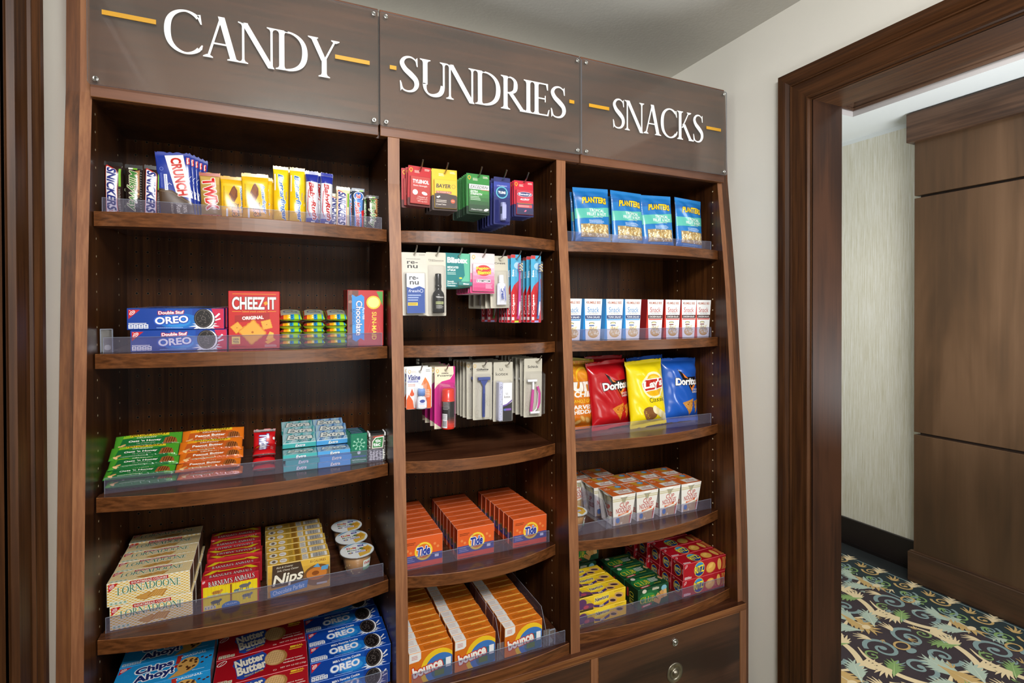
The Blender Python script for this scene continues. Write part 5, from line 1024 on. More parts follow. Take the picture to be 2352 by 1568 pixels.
A.rect(w*.81, d*.86, w*.86, d*.94, '#e6c22e'); A.T('REAL', w*.91, d*.9, w*.1, d*.08, '#e6c22e', rot=2, bold=.06); A.micro(w*.8, d*.78, w*.96, d*.83, 1, '#e6c22e', .8); A.T('peanut butter', w*.85, d*.42, w*.2, d*.06, '#f4ece0', bold=.03); A.T('sandwich cookies', w*.85, d*.32, w*.24, d*.06, '#f4ece0', bold=.03); A.T('NET WT 4.8 OZ (136g)', w*.84, d*.14, w*.28, d*.07, '#f4ece0'); A.ring(w*.64, d*.12, .004, .002, .0007, '#f4ece0'); A.facts(w*.02, d*.05, w*.18, d*.12, 4, '#e8e4c8', '#7a6a4a')
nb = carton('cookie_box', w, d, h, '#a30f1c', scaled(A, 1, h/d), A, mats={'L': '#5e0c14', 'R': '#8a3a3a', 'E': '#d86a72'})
pl = []; lb = []
for i in range(3):
    for j in range(2): pl.append(lambda o, i=i, j=j: put(o, -.0285-.003*j, 1.4345+.1035*i-.012*j, 5, .0577*j, R((-.8, .4, 0)[i]), 1.43)); lb.append(f"red peanut butter cookie box, {['bottom', 'top'][j]} layer, {nth(i, 3)} column")
seq(nb, pl, lb, 'red peanut butter cookie boxes', 'cookie box')
w, d, h = .205, .0655, .0525
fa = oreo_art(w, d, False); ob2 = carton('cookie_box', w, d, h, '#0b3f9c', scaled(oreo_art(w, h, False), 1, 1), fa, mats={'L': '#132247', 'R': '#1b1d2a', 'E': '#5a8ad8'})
pl = []; lb = []
for i in range(4):
    for j in range(2): pl.append(lambda o, i=i, j=j: put(o, .181+(.002 if j else 0)+(0, 0, -.005, -.008)[i], 1.4345+.067*i, 5, .053*j, R((-.8, .6, -.4, 0)[i]), 1.43)); lb.append(f"plain blue sandwich cookie box, {['bottom', 'top'][j]} layer, {nth(i, 4)} column, lowest shelf")
seq(ob2, pl, lb, 'blue sandwich cookie boxes', 'cookie box')
# ================================================================== middle bay: goods hanging on peg hooks
def hook(x, z, lab, y1=1.765, tip=1.415):
    b = MB(); b.tube([(0, 0, 0), (0, tip+.028-y1, 0), (0, tip+.014-y1, .006), (0, tip-y1, .020)], .0021, STL, 8); b.box(-.006, .006, -.003, -.0002, -.011, .008, STL, .0008)
    o = b.build('peg_hook', None, (x, y1, H+z)); tag(o, lab, 'hook', 'steel peg hooks'); return o
def hang(o, x, z, y, yaw=0, roll=0, lean=0): o.location = (x, y, H+z-.0022); o.rotation_euler = (R(lean), R(roll), R(yaw)); return o
def hrow(proto, x, z, ys, labf, group, cat, jit=1.2, sd=0, dxs=None):
    rd = random.Random(sd); n = len(ys)
    J = [(rd.uniform(-jit, jit), rd.uniform(-jit, jit)) for _ in ys]
    return seq(proto, [lambda o, i=i: hang(o, x+(dxs[i] if dxs else 0), z, ys[i], J[i][0]*2, J[i][1]) for i in range(n)], [labf(i, n) for i in range(n)], group, cat)
def root_of(b, name, kids):
    t = empty(name); b.build('card', t)
    for nm, k in kids: k.build(nm, t)
    return t
def pillcard(w, h, cc, top, box, fn, slot_logo=True, low=None, edge=None):
    A = Art(); A.rect(0, 0, w, h, cc, lay=0)
    if low: A.rect(0, 0, w, h*low[0], low[1], lay=1)
    if top: A.rect(0, h*.0, w, h*.0+.0001, cc)
    if slot_logo: bulb(A, w*.13, h*.90); A.micro(w*.28, h*.83, w*.5, h*.9, 3, '#f3e6da'); A.micro(w*.72, h*.9, w*.96, h*.96, 2, '#f3e6da')
    card = hangcard(w, h, edge or cc, A)
    bx0, bx1, bz0, bz1 = -w/2+.006, w/2-.004, -h+.010+.0055, -h+.010+h*.73; W_, H_ = bx1-bx0, bz1-bz0
    P = MB(); P.box(bx0, bx1, -.0072, -.0010, bz0, bz1, M(box, .35), .0008); FA = Art(); fn(FA, W_, H_); P.art(clipart(FA, .0005, .0005, W_-.0005, H_-.0005), (bx0, -.0072, bz0), (1, 0, 0), (0, 0, 1))
    return root_of(card, 'medicine_card', [('pouch', P), ('blister', blister(bx0-.003, bx1+.003, bz0-.003, bz1+.003, .0082))])
def tyl(A, w, h): A.grad(0, 0, w, h, '#b02018', '#c23228', 3); A.T('TYLENOL', w*.52, h*.82, w*.84, h*.14, '#f4f2ee', bold=.08); A.T('Extra Strength', w*.5, h*.66, w*.7, h*.07, '#f4f2ee', bold=.02); A.ell(w*.24, h*.42, .0075, .0075, '#ece8e2'); A.ell(w*.72, h*.40, .0085, .0045, '#ece8e2', -15); A.T('2 Packets of', w*.62, h*.26, w*.5, h*.06, '#f4d8ce'); A.T('2 Caplets each', w*.6, h*.18, w*.55, h*.06, '#f4d8ce'); A.T('500 mg each', w*.62, h*.10, w*.5, h*.06, '#f4d8ce')
def bay(A, w, h): A.rect(0, h*.48, w, h, '#edc21d'); A.poly([(0, 0), (w, 0), (w, h*.47), (w*.7, h*.5), (w*.3, h*.56), (0, h*.5)], '#3f2d28'); A.T('BAYER', w*.4, h*.78, w*.66, h*.14, '#2c2418', shear=.15, bold=.05); A.ring(w*.86, h*.78, .0052, .0052, .0009, '#4a4020'); A.rect(w*.06, h*.52, w*.76, h*.60, '#b5564a'); A.T('THE WONDER DRUG', w*.4, h*.56, w*.62, h*.045, '#f4e2c8'); A.ell(w*.14, h*.38, .0035, .0022, '#f1ece6', -30); A.ell(w*.2, h*.40, .0035, .0022, '#f1ece6', 20); A.T('4 Coated Tablets', w*.28, h*.13, w*.46, h*.05, '#e8dcd0', bold=.02); A.micro(w*.08, h*.19, w*.55, h*.3, 2, '#e8dcd0'); A.ell(w*.82, h*.26, .0065, .006, '#d8562a'); A.T('325', w*.82, h*.27, .008, .003, '#f4e2c8')
def exc(A, w, h): A.grad(0, 0, w, h*.8, '#10301c', '#3f9a44', 6); A.rect(0, h*.82, w, h, '#f1f2ee', lay=7); A.T('EXCEDRIN', w*.5, h*.905, w*.88, h*.11, '#1a1a1c', serif=False, shear=.3, bold=.02); A.rect(w*.6, h*.8, w, h*.82, '#c8402a', lay=7); A.T('EXTRA', w*.25, h*.74, w*.36, h*.075, '#f1f4ee', shear=.2, bold=.05); A.T('STRENGTH', w*.36, h*.65, w*.58, h*.075, '#f1f4ee', shear=.2, bold=.05); A.micro(w*.07, h*.42, w*.6, h*.58, 3, '#cfe4cc'); A.T('3 Packets of 2 Caplets', w*.38, h*.09, w*.56, h*.055, '#f1f4ee', bold=.02); A.ell(w*.85, h*.1, .008, .0035, '#f1ece6', 15)
def ben(A, w, h): A.grad(0, 0, w, h*.46, '#1b1c4c', '#2a2a66', 3); A.rect(0, h*.46, w, h, '#c8203c'); A.ell(w*.5, h*.82, w*.44, h*.1, '#f0f0f6'); A.ell(w*.5, h*.82, w*.42, h*.088, '#232a6a'); A.T('Benadryl', w*.5, h*.815, w*.7, h*.1, '#f4f4f8', bold=.06); A.T('ALLERGY', w*.5, h*.62, w*.58, h*.08, '#f4f4f8', shear=.2, bold=.05); A.rect(w*.08, h*.43, w*.92, h*.46, '#8a7a30'); A.rect(w*.06, h*.28, w*.92, h*.40, '#d84a50'); A.micro(w*.1, h*.30, w*.88, h*.38, 2, '#f4c8c4'); A.ell(w*.52, h*.15, .0045, .0022, '#e06a8a', 30)
Z1 = .408
ty = pillcard(.066, .112, '#b8151f', None, '#b5261e', tyl, low=(.2, '#5a1714'), edge='#5e1713'); ba_ = pillcard(.0755, .118, '#e9bb1c', None, '#edc21d', bay, low=(.36, '#3f2d28'), edge='#33231f'); ex = pillcard(.0735, .119, '#35863e', None, '#2f7a38', exc, low=(.2, '#14301c'), edge='#132c1a'); be = pillcard(.066, .110, '#c41c34', None, '#c8203c', ben, low=(.34, '#22255c'), edge='#22255c')
# slim card with clear tray and a roll of antacid
w, h = .054, .142
A = Art(); A.rect(0, 0, w, h, '#272c66', lay=0); A.grad(w*.0, h*.58, w, h*.9, '#2d3478', '#3a48a0', 3); A.ell(w*.5, h*.68, w*.36, h*.13, '#2a8fae', seg=28); A.ell(w*.5, h*.68, w*.28, h*.1, '#17406e', seg=28); A.ring(w*.5, h*.68, w*.33, h*.118, .0012, '#8fd0d8'); A.T('TUMS', w*.5, h*.68, w*.46, h*.055, '#f4f6fa', bold=.08); A.T('ULTRA STRENGTH', w*.5, h*.82, w*.6, h*.022, '#e8ecfa')
c_ = hangcard(w, h, '#272c66', A); tb = MB(); tb.cyl((0, -.010, -h+.022), .008, .008, .052, M('#cfd0d4', .3), 18); tb.cyl((0, -.010, -h+.040), .0082, .0082, .022, M('#2f3c48', .3), 18, caps=False); tb.box(-.0065, .0065, -.0190, -.0178, -h+.026, -h+.068, M('#ececee', .4)); 
BLT = clearmat('tinted_blister', '#dcdef6', 0.05, '#8088c8', 0.08)
tu = root_of(c_, 'antacid_card', [('tablet_roll', tb), ('blister', blister(-w/2+.004, w/2-.004, -h+.013, -h+.010+h*.52, .021, BLT, .004))])
rowz = [(ty, .3765, Z1, [1.452, 1.468, 1.484], 'red extra strength pain relief card with white tablets', 'red pain relief cards', 'medicine card', [0, -.003, -.012], 3),
        (ba_, .4485, Z1, [1.452+.0125*i for i in range(7)], 'yellow and brown aspirin card', 'yellow aspirin cards', 'medicine card', None, 1),
        (ex, .5505, Z1-.003, [1.450+.0135*i for i in range(10)], 'green headache caplet card', 'green headache cards', 'medicine card', None, 1),
        (be, .7005, Z1-.007, [1.452+.0135*i for i in range(6)], 'red and navy allergy tablet card', 'red and navy allergy cards', 'medicine card', None, 1)]
for pr, x, z, ys, what, grp, cat, dx, j in rowz: hrow(pr, x, z, ys, lambda i, n, what=what: f'{what}, {nth(i, n)} on its hook', grp, cat, j, int(x*1000), dx)
hrow(tu, .6285, Z1-.004, [1.452+.0235*i for i in range(7)], lambda i, n: f'dark blue antacid roll card, {nth(i, n)} on its hook, top row', 'dark blue antacid cards', 'medicine card', 1, 5)
HW = ['red pain relief', 'yellow aspirin', 'green headache', 'dark blue antacid', 'red and navy allergy']
for x, nm in zip((.3765, .4485, .5505, .6285, .7005), HW): hook(x, Z1-.003, f'steel peg hook holding the {nm} cards')
# ---- second row
Z2 = .166
CR = '#cfc9ba'
w, h = .072, .176
A = Art(); A.rect(0, 0, w, h, '#cdc8bc', lay=0); A.T('re-', w*.44, h*.84, w*.42, h*.045, '#26262a', bold=.02); A.T('nu', w*.44, h*.775, w*.4, h*.05, '#26262a', bold=.02); A.micro(w*.2, h*.89, w*.8, h*.905, 1, '#55524c'); A.micro(w*.7, h*.95, w*.95, h*.98, 2, '#77736a')
c_ = hangcard(w, h, '#cdc8bc', A); P = MB(); x0, x1, z0, z1 = -.026, .024, -h+.016, -h+.010+h*.66; P.box(x0, x1, -.021, -.001, z0, z1, M('#eef0f2', .4), .001); F = Art(); W_, H_ = x1-x0, z1-z0
F.rect(0, 0, W_, H_, '#eef1f4', lay=0); F.poly([(0, 0), (W_, 0), (W_, H_*.62), (W_*.7, H_*.68), (W_*.3, H_*.62), (0, H_*.66)], '#16489a'); F.T('re-', W_*.4, H_*.88, W_*.5, H_*.09, '#26262a', bold=.03); F.T('nu', W_*.42, H_*.76, W_*.5, H_*.09, '#26262a', bold=.03); F.T('fresh', W_*.4, H_*.56, W_*.6, H_*.07, '#e8eef8', shear=.2); F.ell(W_*.82, H_*.56, .0048, .0048, '#e8eef8'); F.ell(W_*.82, H_*.56, .0038, .0038, '#16489a'); F.micro(W_*.06, H_*.3, W_*.8, H_*.48, 3, '#b8ccea'); F.rect(W_*.05, H_*.19, W_*.6, H_*.27, '#f0c81e'); F.micro(W_*.08, H_*.2, W_*.56, H_*.26, 2, '#4a3c10')
P.art(F, (x0, -.021, z0), (1, 0, 0), (0, 0, 1)); rn = root_of(c_, 'contact_lens_kit', [('box', P), ('blister', blister(x0-.004, x1+.006, z0-.004, z1+.005, .023))])
hrow(rn, .359, Z2, [1.452, 1.478, 1.504], lambda i, n: f'contact lens solution kit with white and blue box, {nth(i, n)} on its hook', 'contact lens kits', 'toiletry kit', 1, 7)
w, h = .0585, .181
A = Art(); A.rect(0, 0, w, h, CR, lay=0); A.T('TRESemme', w*.5, h*.875, w*.78, h*.028, '#2c2a2a'); A.micro(w*.16, h*.85, w*.84, h*.858, 1, '#55524c'); c_ = hangcard(w, h, CR, A)
B = MB(); bz = -h+.019; bk = M('#15161a', .18); B.lathe([(0, 0), (.0155, 0), (.017, .002), (.017, .048), (.015, .056), (.0095, .063), (.0085, .068), (.0085, .070), (.0095, .071), (.0095, .078), (.0088, .079), (.0088, .108), (.008, .110), (0, .110)], bk, (.001, -.018, bz), 28, caps=False)
L_ = Art(); L_.rect(-.014, .010, .014, .050, '#0f1012'); L_.T('TRESemme', 0, .044, .024, .0045, '#e8e6e0', bold=.03); L_.rect(-.012, .024, .012, .0315, '#a8b07a'); L_.micro(-.011, .026, .011, .030, 1, '#3a4020'); L_.micro(-.011, .012, .011, .022, 3, '#c8c8c0')
B.artf(L_, lambda x, y, l: (.001+(.0171+l*.00004)*math.sin(x/.017), -.018-(.0171+l*.00004)*math.cos(x/.017), bz+y), .003); tr_ = root_of(c_, 'hair_spray_card', [('spray_bottle', B), ('blister', blister(-w/2+.005, w/2-.005, -h+.014, -h+.010+h*.80, .037, None, .006))])
hrow(tr_, .4225, Z2+.003, [1.452, 1.495, 1.538], lambda i, n: f'travel hair spray card with small black bottle, {nth(i, n)} on its hook', 'travel hair spray cards', 'toiletry kit', 1, 9)
w, h = .080, .099
O = [(0, 0), (w*1.0, 0), (w*1.07, h*.05), (w*1.07, h*.18), (w*.97, h*.22), (w*.97, h*.85), (w*.85, h*.97), (w*.6, h*1.0), (w*.3, h*.985), (0, h*.96)]
A = Art(); A.rect(0, 0, w*1.07, h, '#1d7a7c', lay=0); A.poly([(w*.64, h), (w*1.07, h), (w*1.07, 0), (w*.5, 0), (w*.78, h*.35), (w*.74, h*.7), (w*.55, h*.9)], '#63b89a'); A.T('Blistex', w*.5, h*.79, w*.78, h*.17, '#eef2f0', bold=.08); A.T('MEDICATED', w*.33, h*.58, w*.42, h*.06, '#f0f4f2', bold=.04); A.T('LIP BALM', w*.27, h*.50, w*.30, h*.06, '#f0f4f2', bold=.04); A.micro(w*.12, h*.36, w*.5, h*.44, 2, '#c8e4dc'); A.ell(w*.62, h*.27, .005, .0025, '#dcd84a'); A.T('Smooth', w*.24, h*.17, w*.24, h*.045, '#f0f4f2', bold=.03); A.T('Easy-Gliding', w*.30, h*.11, w*.36, h*.045, '#f0f4f2', bold=.03); A.T('Protection', w*.27, h*.05, w*.3, h*.045, '#f0f4f2', bold=.03)
c_ = hangcard(w*1.07, h, '#1d7a7c', A, outline=O, slotc=w*.53); B = MB(); B.tube([(-.002, -.007, -h+.0195), (.038, -.007, -h+.0195)], .0062, M('#2c8a84', .3), 14); L_ = Art(); L_.T('Blistex', 0, 0, .018, .0045, '#f0f4f2', bold=.06); B.art(L_, (.020, -.0133, -h+.0195), (1, 0, 0), (0, 0, 1)); bl = root_of(c_, 'lip_balm_card', [('balm_stick', B), ('blister', blister(-.008, .041, -h+.011, -h+.028, .0145, None, .002))])
hrow(bl, .4895, Z2+.004, [1.452+.0175*i for i in range(8)], lambda i, n: f'teal medicated lip balm card, {nth(i, n)} on its hook', 'teal lip balm cards', 'lip balm', 1, 11)
def pep(A, w, h): A.grad(0, 0, w, h, '#cc2f72', '#f2dce4', 7); A.ell(w*.5, h*.76, w*.36, h*.2, '#d82a2a'); A.T('Pepto-', w*.47, h*.83, w*.62, h*.14, '#f2d51e', rot=4, bold=.08, out=('#8a1a2a', .0007)); A.T('Bismol', w*.53, h*.69, w*.62, h*.14, '#f2d51e', rot=4, bold=.08, out=('#8a1a2a', .0007)); A.T('5 SYMPTOM', w*.5, h*.38, w*.62, h*.085, '#2a1c22', bold=.03, out=('#f4eef0', .0014)); A.micro(w*.28, h*.47, w*.74, h*.53, 2, '#d8456a'); A.micro(w*.6, h*.1, w*.94, h*.27, 4, '#f4d0dc')
w, h = .076, .118
pe = pillcard(w, h, '#dccdce', None, '#e9b8c8', pep)
for c in pe.children:
    if c.name.startswith('card'):
        bA = Art(); bA.rect(.0004, .0004, w-.0004, h*.34, '#cf3a78', lay=1); bA.rect(.0004, h*.34, w-.0004, h*.5, '#dc86a4', lay=1); mb_ = MB(); mb_.art(bA, (-w/2, 0, -h+.010), (1, 0, 0), (0, 0, 1), base=.0002)
        me = mb_.build('tmp'); 
        bm = bmesh.new(); bm.from_mesh(c.data); n0 = len(bm.faces); bm.from_mesh(me.data); bm.faces.ensure_lookup_table(); k0 = len(c.data.materials)
        for m_ in me.data.materials: c.data.materials.append(m_)
        for f_ in bm.faces[n0:]: f_.material_index += k0
        bm.to_mesh(c.data); bm.free(); bpy.data.objects.remove(me, do_unlink=True)
hrow(pe, .5625, Z2+.006, [1.445+.0165*i for i in range(9)], lambda i, n: f'pink stomach relief card, {nth(i, n)} on its hook', 'pink stomach relief cards', 'medicine card', 1.5, 13)
w, h = .062, .158
A = Art(); A.rect(0, 0, w, h, '#c9c3b2', lay=0); A.T('Crest', w*.55, h*.86, w*.62, h*.035, '#2a2a2c', bold=.04); c_ = hangcard(w, h, '#c9c3b2', A); B = MB(); bz = -h+.020; rows = []
for z_, a_, b__ in ((0, .016, .0012), (.004, .016, .002), (.03, .0155, .007), (.062, .0145, .011), (.066, .008, .008), (.068, .0075, .0075)): rows.append([(a_*math.cos(2*math.pi*i/20), -.013+b__*math.sin(2*math.pi*i/20), bz+z_) for i in range(20)])
B.quadstrip(rows, M('#dfe1ea', .25), True); B.cyl((0, -.013, bz+.067), .0085, .0078, .022, M('#f2f3f5', .35), 20); L_ = Art(); L_.T('Crest', .0, .0, .036, .011, '#3c4fa0', rot=-90, bold=.05); L_.rect(.006, -.022, .0095, .022, '#7d86c8'); L_.micro(-.011, -.022, -.006, .022, 14, '#8a94c8')
B.art(L_, (0, -.0235, bz+.034), (1, 0, 0), (0, .11, .994)); cre = root_of(c_, 'toothpaste_card', [('toothpaste_tube', B), ('blister', blister(-w/2+.006, w/2-.006, -h+.015, -h+.010+h*.72, .028, None, .005))])
hrow(cre, .6225, Z2+.003, [1.465, 1.505, 1.545, 1.60, 1.64], lambda i, n: f'travel toothpaste card with small white tube, {nth(i, n)} on its hook', 'travel toothpaste cards', 'toothpaste', 1.5, 15)
def brushcard(hc, nm):
    w, h = .0345, .208; A = Art(); A.rect(0, 0, w, h, '#4aa7cf', lay=0); A.poly([(0, 0), (w, 0), (w, h*.66), (w*.75, h*.62), (w*.3, h*.55), (0, h*.44)], '#c41c26', lay=1); A.rect(0, h*.95, w*.45, h, '#c43c3c', lay=2); A.T('Colgate', w*.26, h*.27, h*.30, w*.26, '#f6f2f2', rot=90, bold=.04, lay=3); A.T('Extra', w*.22, h*.73, h*.10, w*.2, '#f4f8fa', rot=90, bold=.05, lay=3); A.T('CLEAN', w*.5, h*.73, h*.1, w*.12, '#d8ecf6', rot=90, lay=3); A.rect(w*.08, h*.04, w*.32, h*.085, '#e8d8d8', lay=3); A.rect(w*.35, h*.005, w*.75, h*.03, '#c4d83a' if hc == '#c02f8f' else '#a8a4e0', lay=4); A.ell(w*.62, h*.84, w*.3, h*.05, '#b8dcea', lay=2)
    c_ = hangcard(w, h, '#4aa7cf', A, r=.004); B = MB(); hm = M(hc, .25); x = .0065; P = [(x-.004, -.008, -h+.022), (x-.001, -.008, -h+.05), (x+.001, -.009, -h+.09), (x+.002, -.0085, -h+.12), (x+.002, -.008, -h+.15), (x+.003, -.0085, -h+.175)]
    B.tube(P, [.0035, .0052, .0048, .0036, .0024, .0026], hm, 12); B.tube([(x-.0035, -.0125, -h+.032), (x-.001, -.0128, -h+.05), (x+.0002, -.0125, -h+.075)], [.0012, .0032, .0018], M('#e9e7ea', .4), 8); B.box(x-.0025, x+.008, -.0105, -.006, -h+.165, -h+.192, hm, .002)
    K = MB()
    for k in range(8):
        zz = -h+.1672+k*.003
        for q in range(3): K.box(x-.002+q*.0032, x+.0008+q*.0032, -.020, -.0105, zz, zz+.0024, M(['#f2f2f4', '#2f5fb0', '#e6c23a'][(k+q) % 3], .5), .0004)
    t = root_of(c_, 'toothbrush_card', [('toothbrush', B), ('bristles', K), ('blister', blister(-.004, w/2-.0015, -h+.016, -h+.200, .0215, None, .002))]); return t
bru = {k: brushcard(c, k) for k, c in (('magenta', '#c02f8f'), ('blue', '#2a6fb4'), ('green', '#4f9a2e'), ('purple', '#7a3aa0'))}
used = set()
def brush(k, x, y, lab, yaw=0):
    o = bru[k] if k not in used else dup(bru[k]); used.add(k); hang(o, x, Z2+.008, y, yaw, 0); tag(o, lab, 'toothbrush', 'toothbrush cards'); return o
i_ = 0
for k, x, y, yaw, lab in [('magenta', .674, 1.452, 2, 'toothbrush card with magenta brush, in front on the left toothbrush hook'), ('blue', .671, 1.476, 0, 'toothbrush card with blue brush, second on the left toothbrush hook'), ('green', .6735, 1.500, 1, 'toothbrush card with green brush, third on the left toothbrush hook'), ('purple', .6735, 1.524, -1, 'toothbrush card with purple brush, fourth on the left toothbrush hook'), ('blue', .675, 1.548, 2, 'toothbrush card with blue brush, fifth on the left toothbrush hook'), ('green', .672, 1.640, 0, 'toothbrush card with green brush, deep on the left toothbrush hook'), ('purple', .674, 1.700, 0, 'toothbrush card with purple brush, rearmost on the left toothbrush hook'),
        ('blue', .7425, 1.452, -2, 'toothbrush card with blue brush, in front on the right toothbrush hook'), ('green', .7405, 1.480, 1, 'toothbrush card with green brush, second on the right toothbrush hook'), ('magenta', .742, 1.508, 0, 'toothbrush card with magenta brush, third on the right toothbrush hook'), ('purple', .742, 1.536, -1, 'toothbrush card with purple brush, rearmost on the right toothbrush hook')]: brush(k, x, y, lab, yaw)
for x, nm in zip((.359, .4225, .4895, .5625, .6225, .674, .7425), ('contact lens kits', 'hair spray cards', 'teal lip balm cards', 'pink stomach relief cards', 'travel toothpaste', 'left toothbrush cards', 'right toothbrush cards')): hook(x, Z2+.003, f'steel peg hook holding the {nm}')
# ---- third row
Z3 = -.158
w, h = .0725, .117
A = Art(); A.rect(0, 0, w, h, '#eef0ef', lay=0); bulb(A, w*.12, h*.9, '#caa84a', .0035); A.micro(w*.2, h*.86, w*.42, h*.92, 3, '#b08a7a'); A.micro(w*.76, h*.88, w*.97, h*.95, 2, '#555555'); A.rect(0, 0, w, h*.03, '#d8481e'); A.poly([(w*.5, 0), (w*.98, 0), (w*.98, h*.45), (w*.88, h*.62), (w*.74, h*.76), (w*.6, h*.6), (w*.5, h*.4)], '#e07a3a'); A.poly([(w*.52, 0), (w*.96, 0), (w*.96, h*.3), (w*.6, h*.35)], '#d85a24'); A.poly([(0, 0), (w*.3, 0), (w*.26, h*.2), (w*.1, h*.36), (0, h*.22)], '#dc5c22'); A.poly([(w*.14, h*.36), (w*.3, h*.36), (w*.22, h*.5)], '#d8562a'); A.ell(w*.22, h*.36, w*.085, h*.05, '#d8562a'); A.T('Visine', w*.3, h*.76, w*.48, h*.13, '#2a2f7e', shear=.2, bold=.06); A.rect(w*.05, h*.64, w*.46, h*.685, '#5a62b0'); A.T('ADVANCED', w*.25, h*.662, w*.38, h*.03, '#eef0f8', bold=.04); A.micro(w*.06, h*.54, w*.36, h*.61, 2, '#d86a3a'); A.micro(w*.7, h*.26, w*.95, h*.46, 5, '#f8e2d4')
c_ = hangcard(w, h, '#eef0ef', A); B = MB(); bz = -h+.013; B.lathe([(0, 0), (.0145, 0), (.0155, .002), (.0155, .018), (.012, .030), (.0075, .036), (.007, .038), (0, .038)], M('#dfe3ea', .2), (.003, -.014, bz), 24, sy=.7, caps=False); B.lathe([(.0085, 0), (.0105, .001), (.0105, .017), (.009, .020), (0, .020)], M('#3f78c4', .4), (.003, -.014, bz+.036), 16, caps=False); B.lathe([(.0055, 0), (.005, .006), (.0035, .009), (0, .0095)], M('#f2f4f6', .3), (.003, -.014, bz+.055), 16, caps=False)
L_ = Art(); L_.rect(-.0115, .004, .0115, .022, '#f2f4f6'); L_.ell(0, .022, .0075, .0045, '#2a3a90'); L_.micro(-.009, .012, .009, .018, 2, '#5a6ac0'); L_.micro(-.009, .006, .009, .011, 2, '#e08a7a'); B.art(L_, (.003, -.0252, bz), (1, 0, 0), (0, 0, 1))
vi = root_of(c_, 'eye_drop_card', [('drop_bottle', B), ('blister', blister(-.016, .022, -h+.011, -h+.010+h*.66, .0275, None, .006))])
hrow(vi, .3725, Z3+.002, [1.450, 1.487], lambda i, n: f'eye drop card with orange drops and small white bottle, {nth(i, n)} on its hook', 'eye drop cards', 'medicine card', 1, 17)
w, h = .0615, .178
A = Art(); A.rect(0, 0, w, h, '#c21a7e', lay=0); A.poly([(0, h), (w*.9, h), (w*.93, h*.88), (w*.75, h*.79), (w*.35, h*.76), (w*.12, h*.7), (0, h*.64)], '#dfd8bd'); A.poly([(0, 0), (w*.45, 0), (w*.3, h*.025), (w*.08, h*.08), (0, h*.10)], '#dfd8bd'); A.rect(w*.92, 0, w, h*.2, '#dfd8bd'); bulb(A, w*.14, h*.93, '#d8a93a', .0036); A.T('Gillette', w*.5, h*.89, w*.34, h*.022, '#3a1a2a', shear=.2, bold=.05); A.T('Foamy', w*.5, h*.85, w*.72, h*.04, '#1f1a1a', bold=.03)
c_ = hangcard(w, h, '#c21a7e', A); B = MB(); bz = -h+.014; rd_ = M('#d8301e', .25); x = .003; B.lathe([(0, 0), (.0175, 0), (.0185, .002), (.0185, .026)], rd_, (x, -.021, bz), 28, caps=False); B.lathe([(.0185, .026), (.0185, .078)], M('#171416', .25), (x, -.021, bz), 28, caps=False); B.lathe([(.0185, .078), (.0185, .083), (.0172, .084), (.0172, .108), (.015, .113), (0, .1135)], rd_, (x, -.021, bz), 28, caps=False)
L_ = Art(); L_.rect(-.024, .004, -.008, .044, '#e9e8ea'); L_.bars(-.0225, .008, -.0095, .024); L_.micro(-.023, .028, -.009, .042, 5, '#55555a'); L_.micro(-.022, .055, -.002, .078, 7, '#b8b4b4'); L_.grad(-.006, .012, .018, .034, '#c42a1a', '#3a1614', 4); B.artf(L_, lambda xx, y, l: (x+(.0186+l*.00004)*math.sin(xx/.0185), -.021-(.0186+l*.00004)*math.cos(xx/.0185), bz+y), .003)
fo = root_of(c_, 'shaving_foam_card', [('foam_can', B), ('blister', blister(-w/2+.006, w/2-.003, -h+.012, -h+.010+h*.74, .041, None, .008))])
hrow(fo, .4475, Z3+.001, [1.450, 1.498, 1.546, 1.594], lambda i, n: f'magenta and cream shaving foam card with red can, {nth(i, n)} on its hook', 'shaving foam cards', 'shaving foam', 1, 19)
def swirlcard(w, h, texts):
    A = Art(); A.rect(0, 0, w, h, '#beb9aa', lay=0); rd = random.Random(int(w*1e4))
    for k in range(9):
        cx, cy = rd.uniform(.1, .9)*w, rd.uniform(.08, .62)*h; P = []
        for i in range(14): a = i*.5+k; q = .011*(1-i/15); P.append((cx+q*math.cos(a), cy+q*1.5*math.sin(a)))
        A.add(stroke(P, .0006), '#a39d8b', lay=1)
    for t_, cx, cy, ww, hh, sh, bo in texts: A.T(t_, w*cx, h*cy, w*ww, h*hh, '#2a2828', shear=sh, bold=bo)
    return A
w, h = .060, .170
c_ = hangcard(w, h, '#beb9aa', (lambda A: (bulb(A, w*.1, h*.94, '#cfa548', .0036), A.micro(w*.16, h*.835, w*.8, h*.85, 1, '#66625a'), A)[2])(swirlcard(w, h, [('Gillette', .5, .875, .62, .035, .25, .06)])))
B = MB(); nv = M('#2b3f8a', .3); B.tube([(0, -.010, -h+.020), (0, -.011, -h+.06), (0, -.012, -h+.100), (0, -.011, -h+.118)], [.0042, .0048, .0042, .0035], nv, 12); B.prism([(-.003, -h+.112), (.003, -h+.112), (.012, -h+.128), (.018, -h+.130), (.018, -h+.137), (-.018, -h+.137), (-.018, -h+.130), (-.012, -h+.128)], -.014, -.007, nv); B.box(-.019, .019, -.017, -.013, -h+.1285, -h+.1375, M('#35498f', .3), .001); B.box(-.0015, .0015, -.0165, -.0155, -h+.03, -h+.09, M('#1f2f6e', .3))
gi_ = root_of(c_, 'razor_card', [('razor', B), ('blister', blister(-w/2+.006, w/2-.006, -h+.015, -h+.010+h*.80, .021, None, .005))])
hrow(gi_, .564, Z3+.008, [1.452+.0245*i for i in range(6)], lambda i, n: f'beige card with one navy blue razor, {nth(i, n)} on its hook', 'navy razor cards', 'razor', 1, 21, [0, -.012, -.014, -.016, -.018, -.02])
w, h = .064, .178
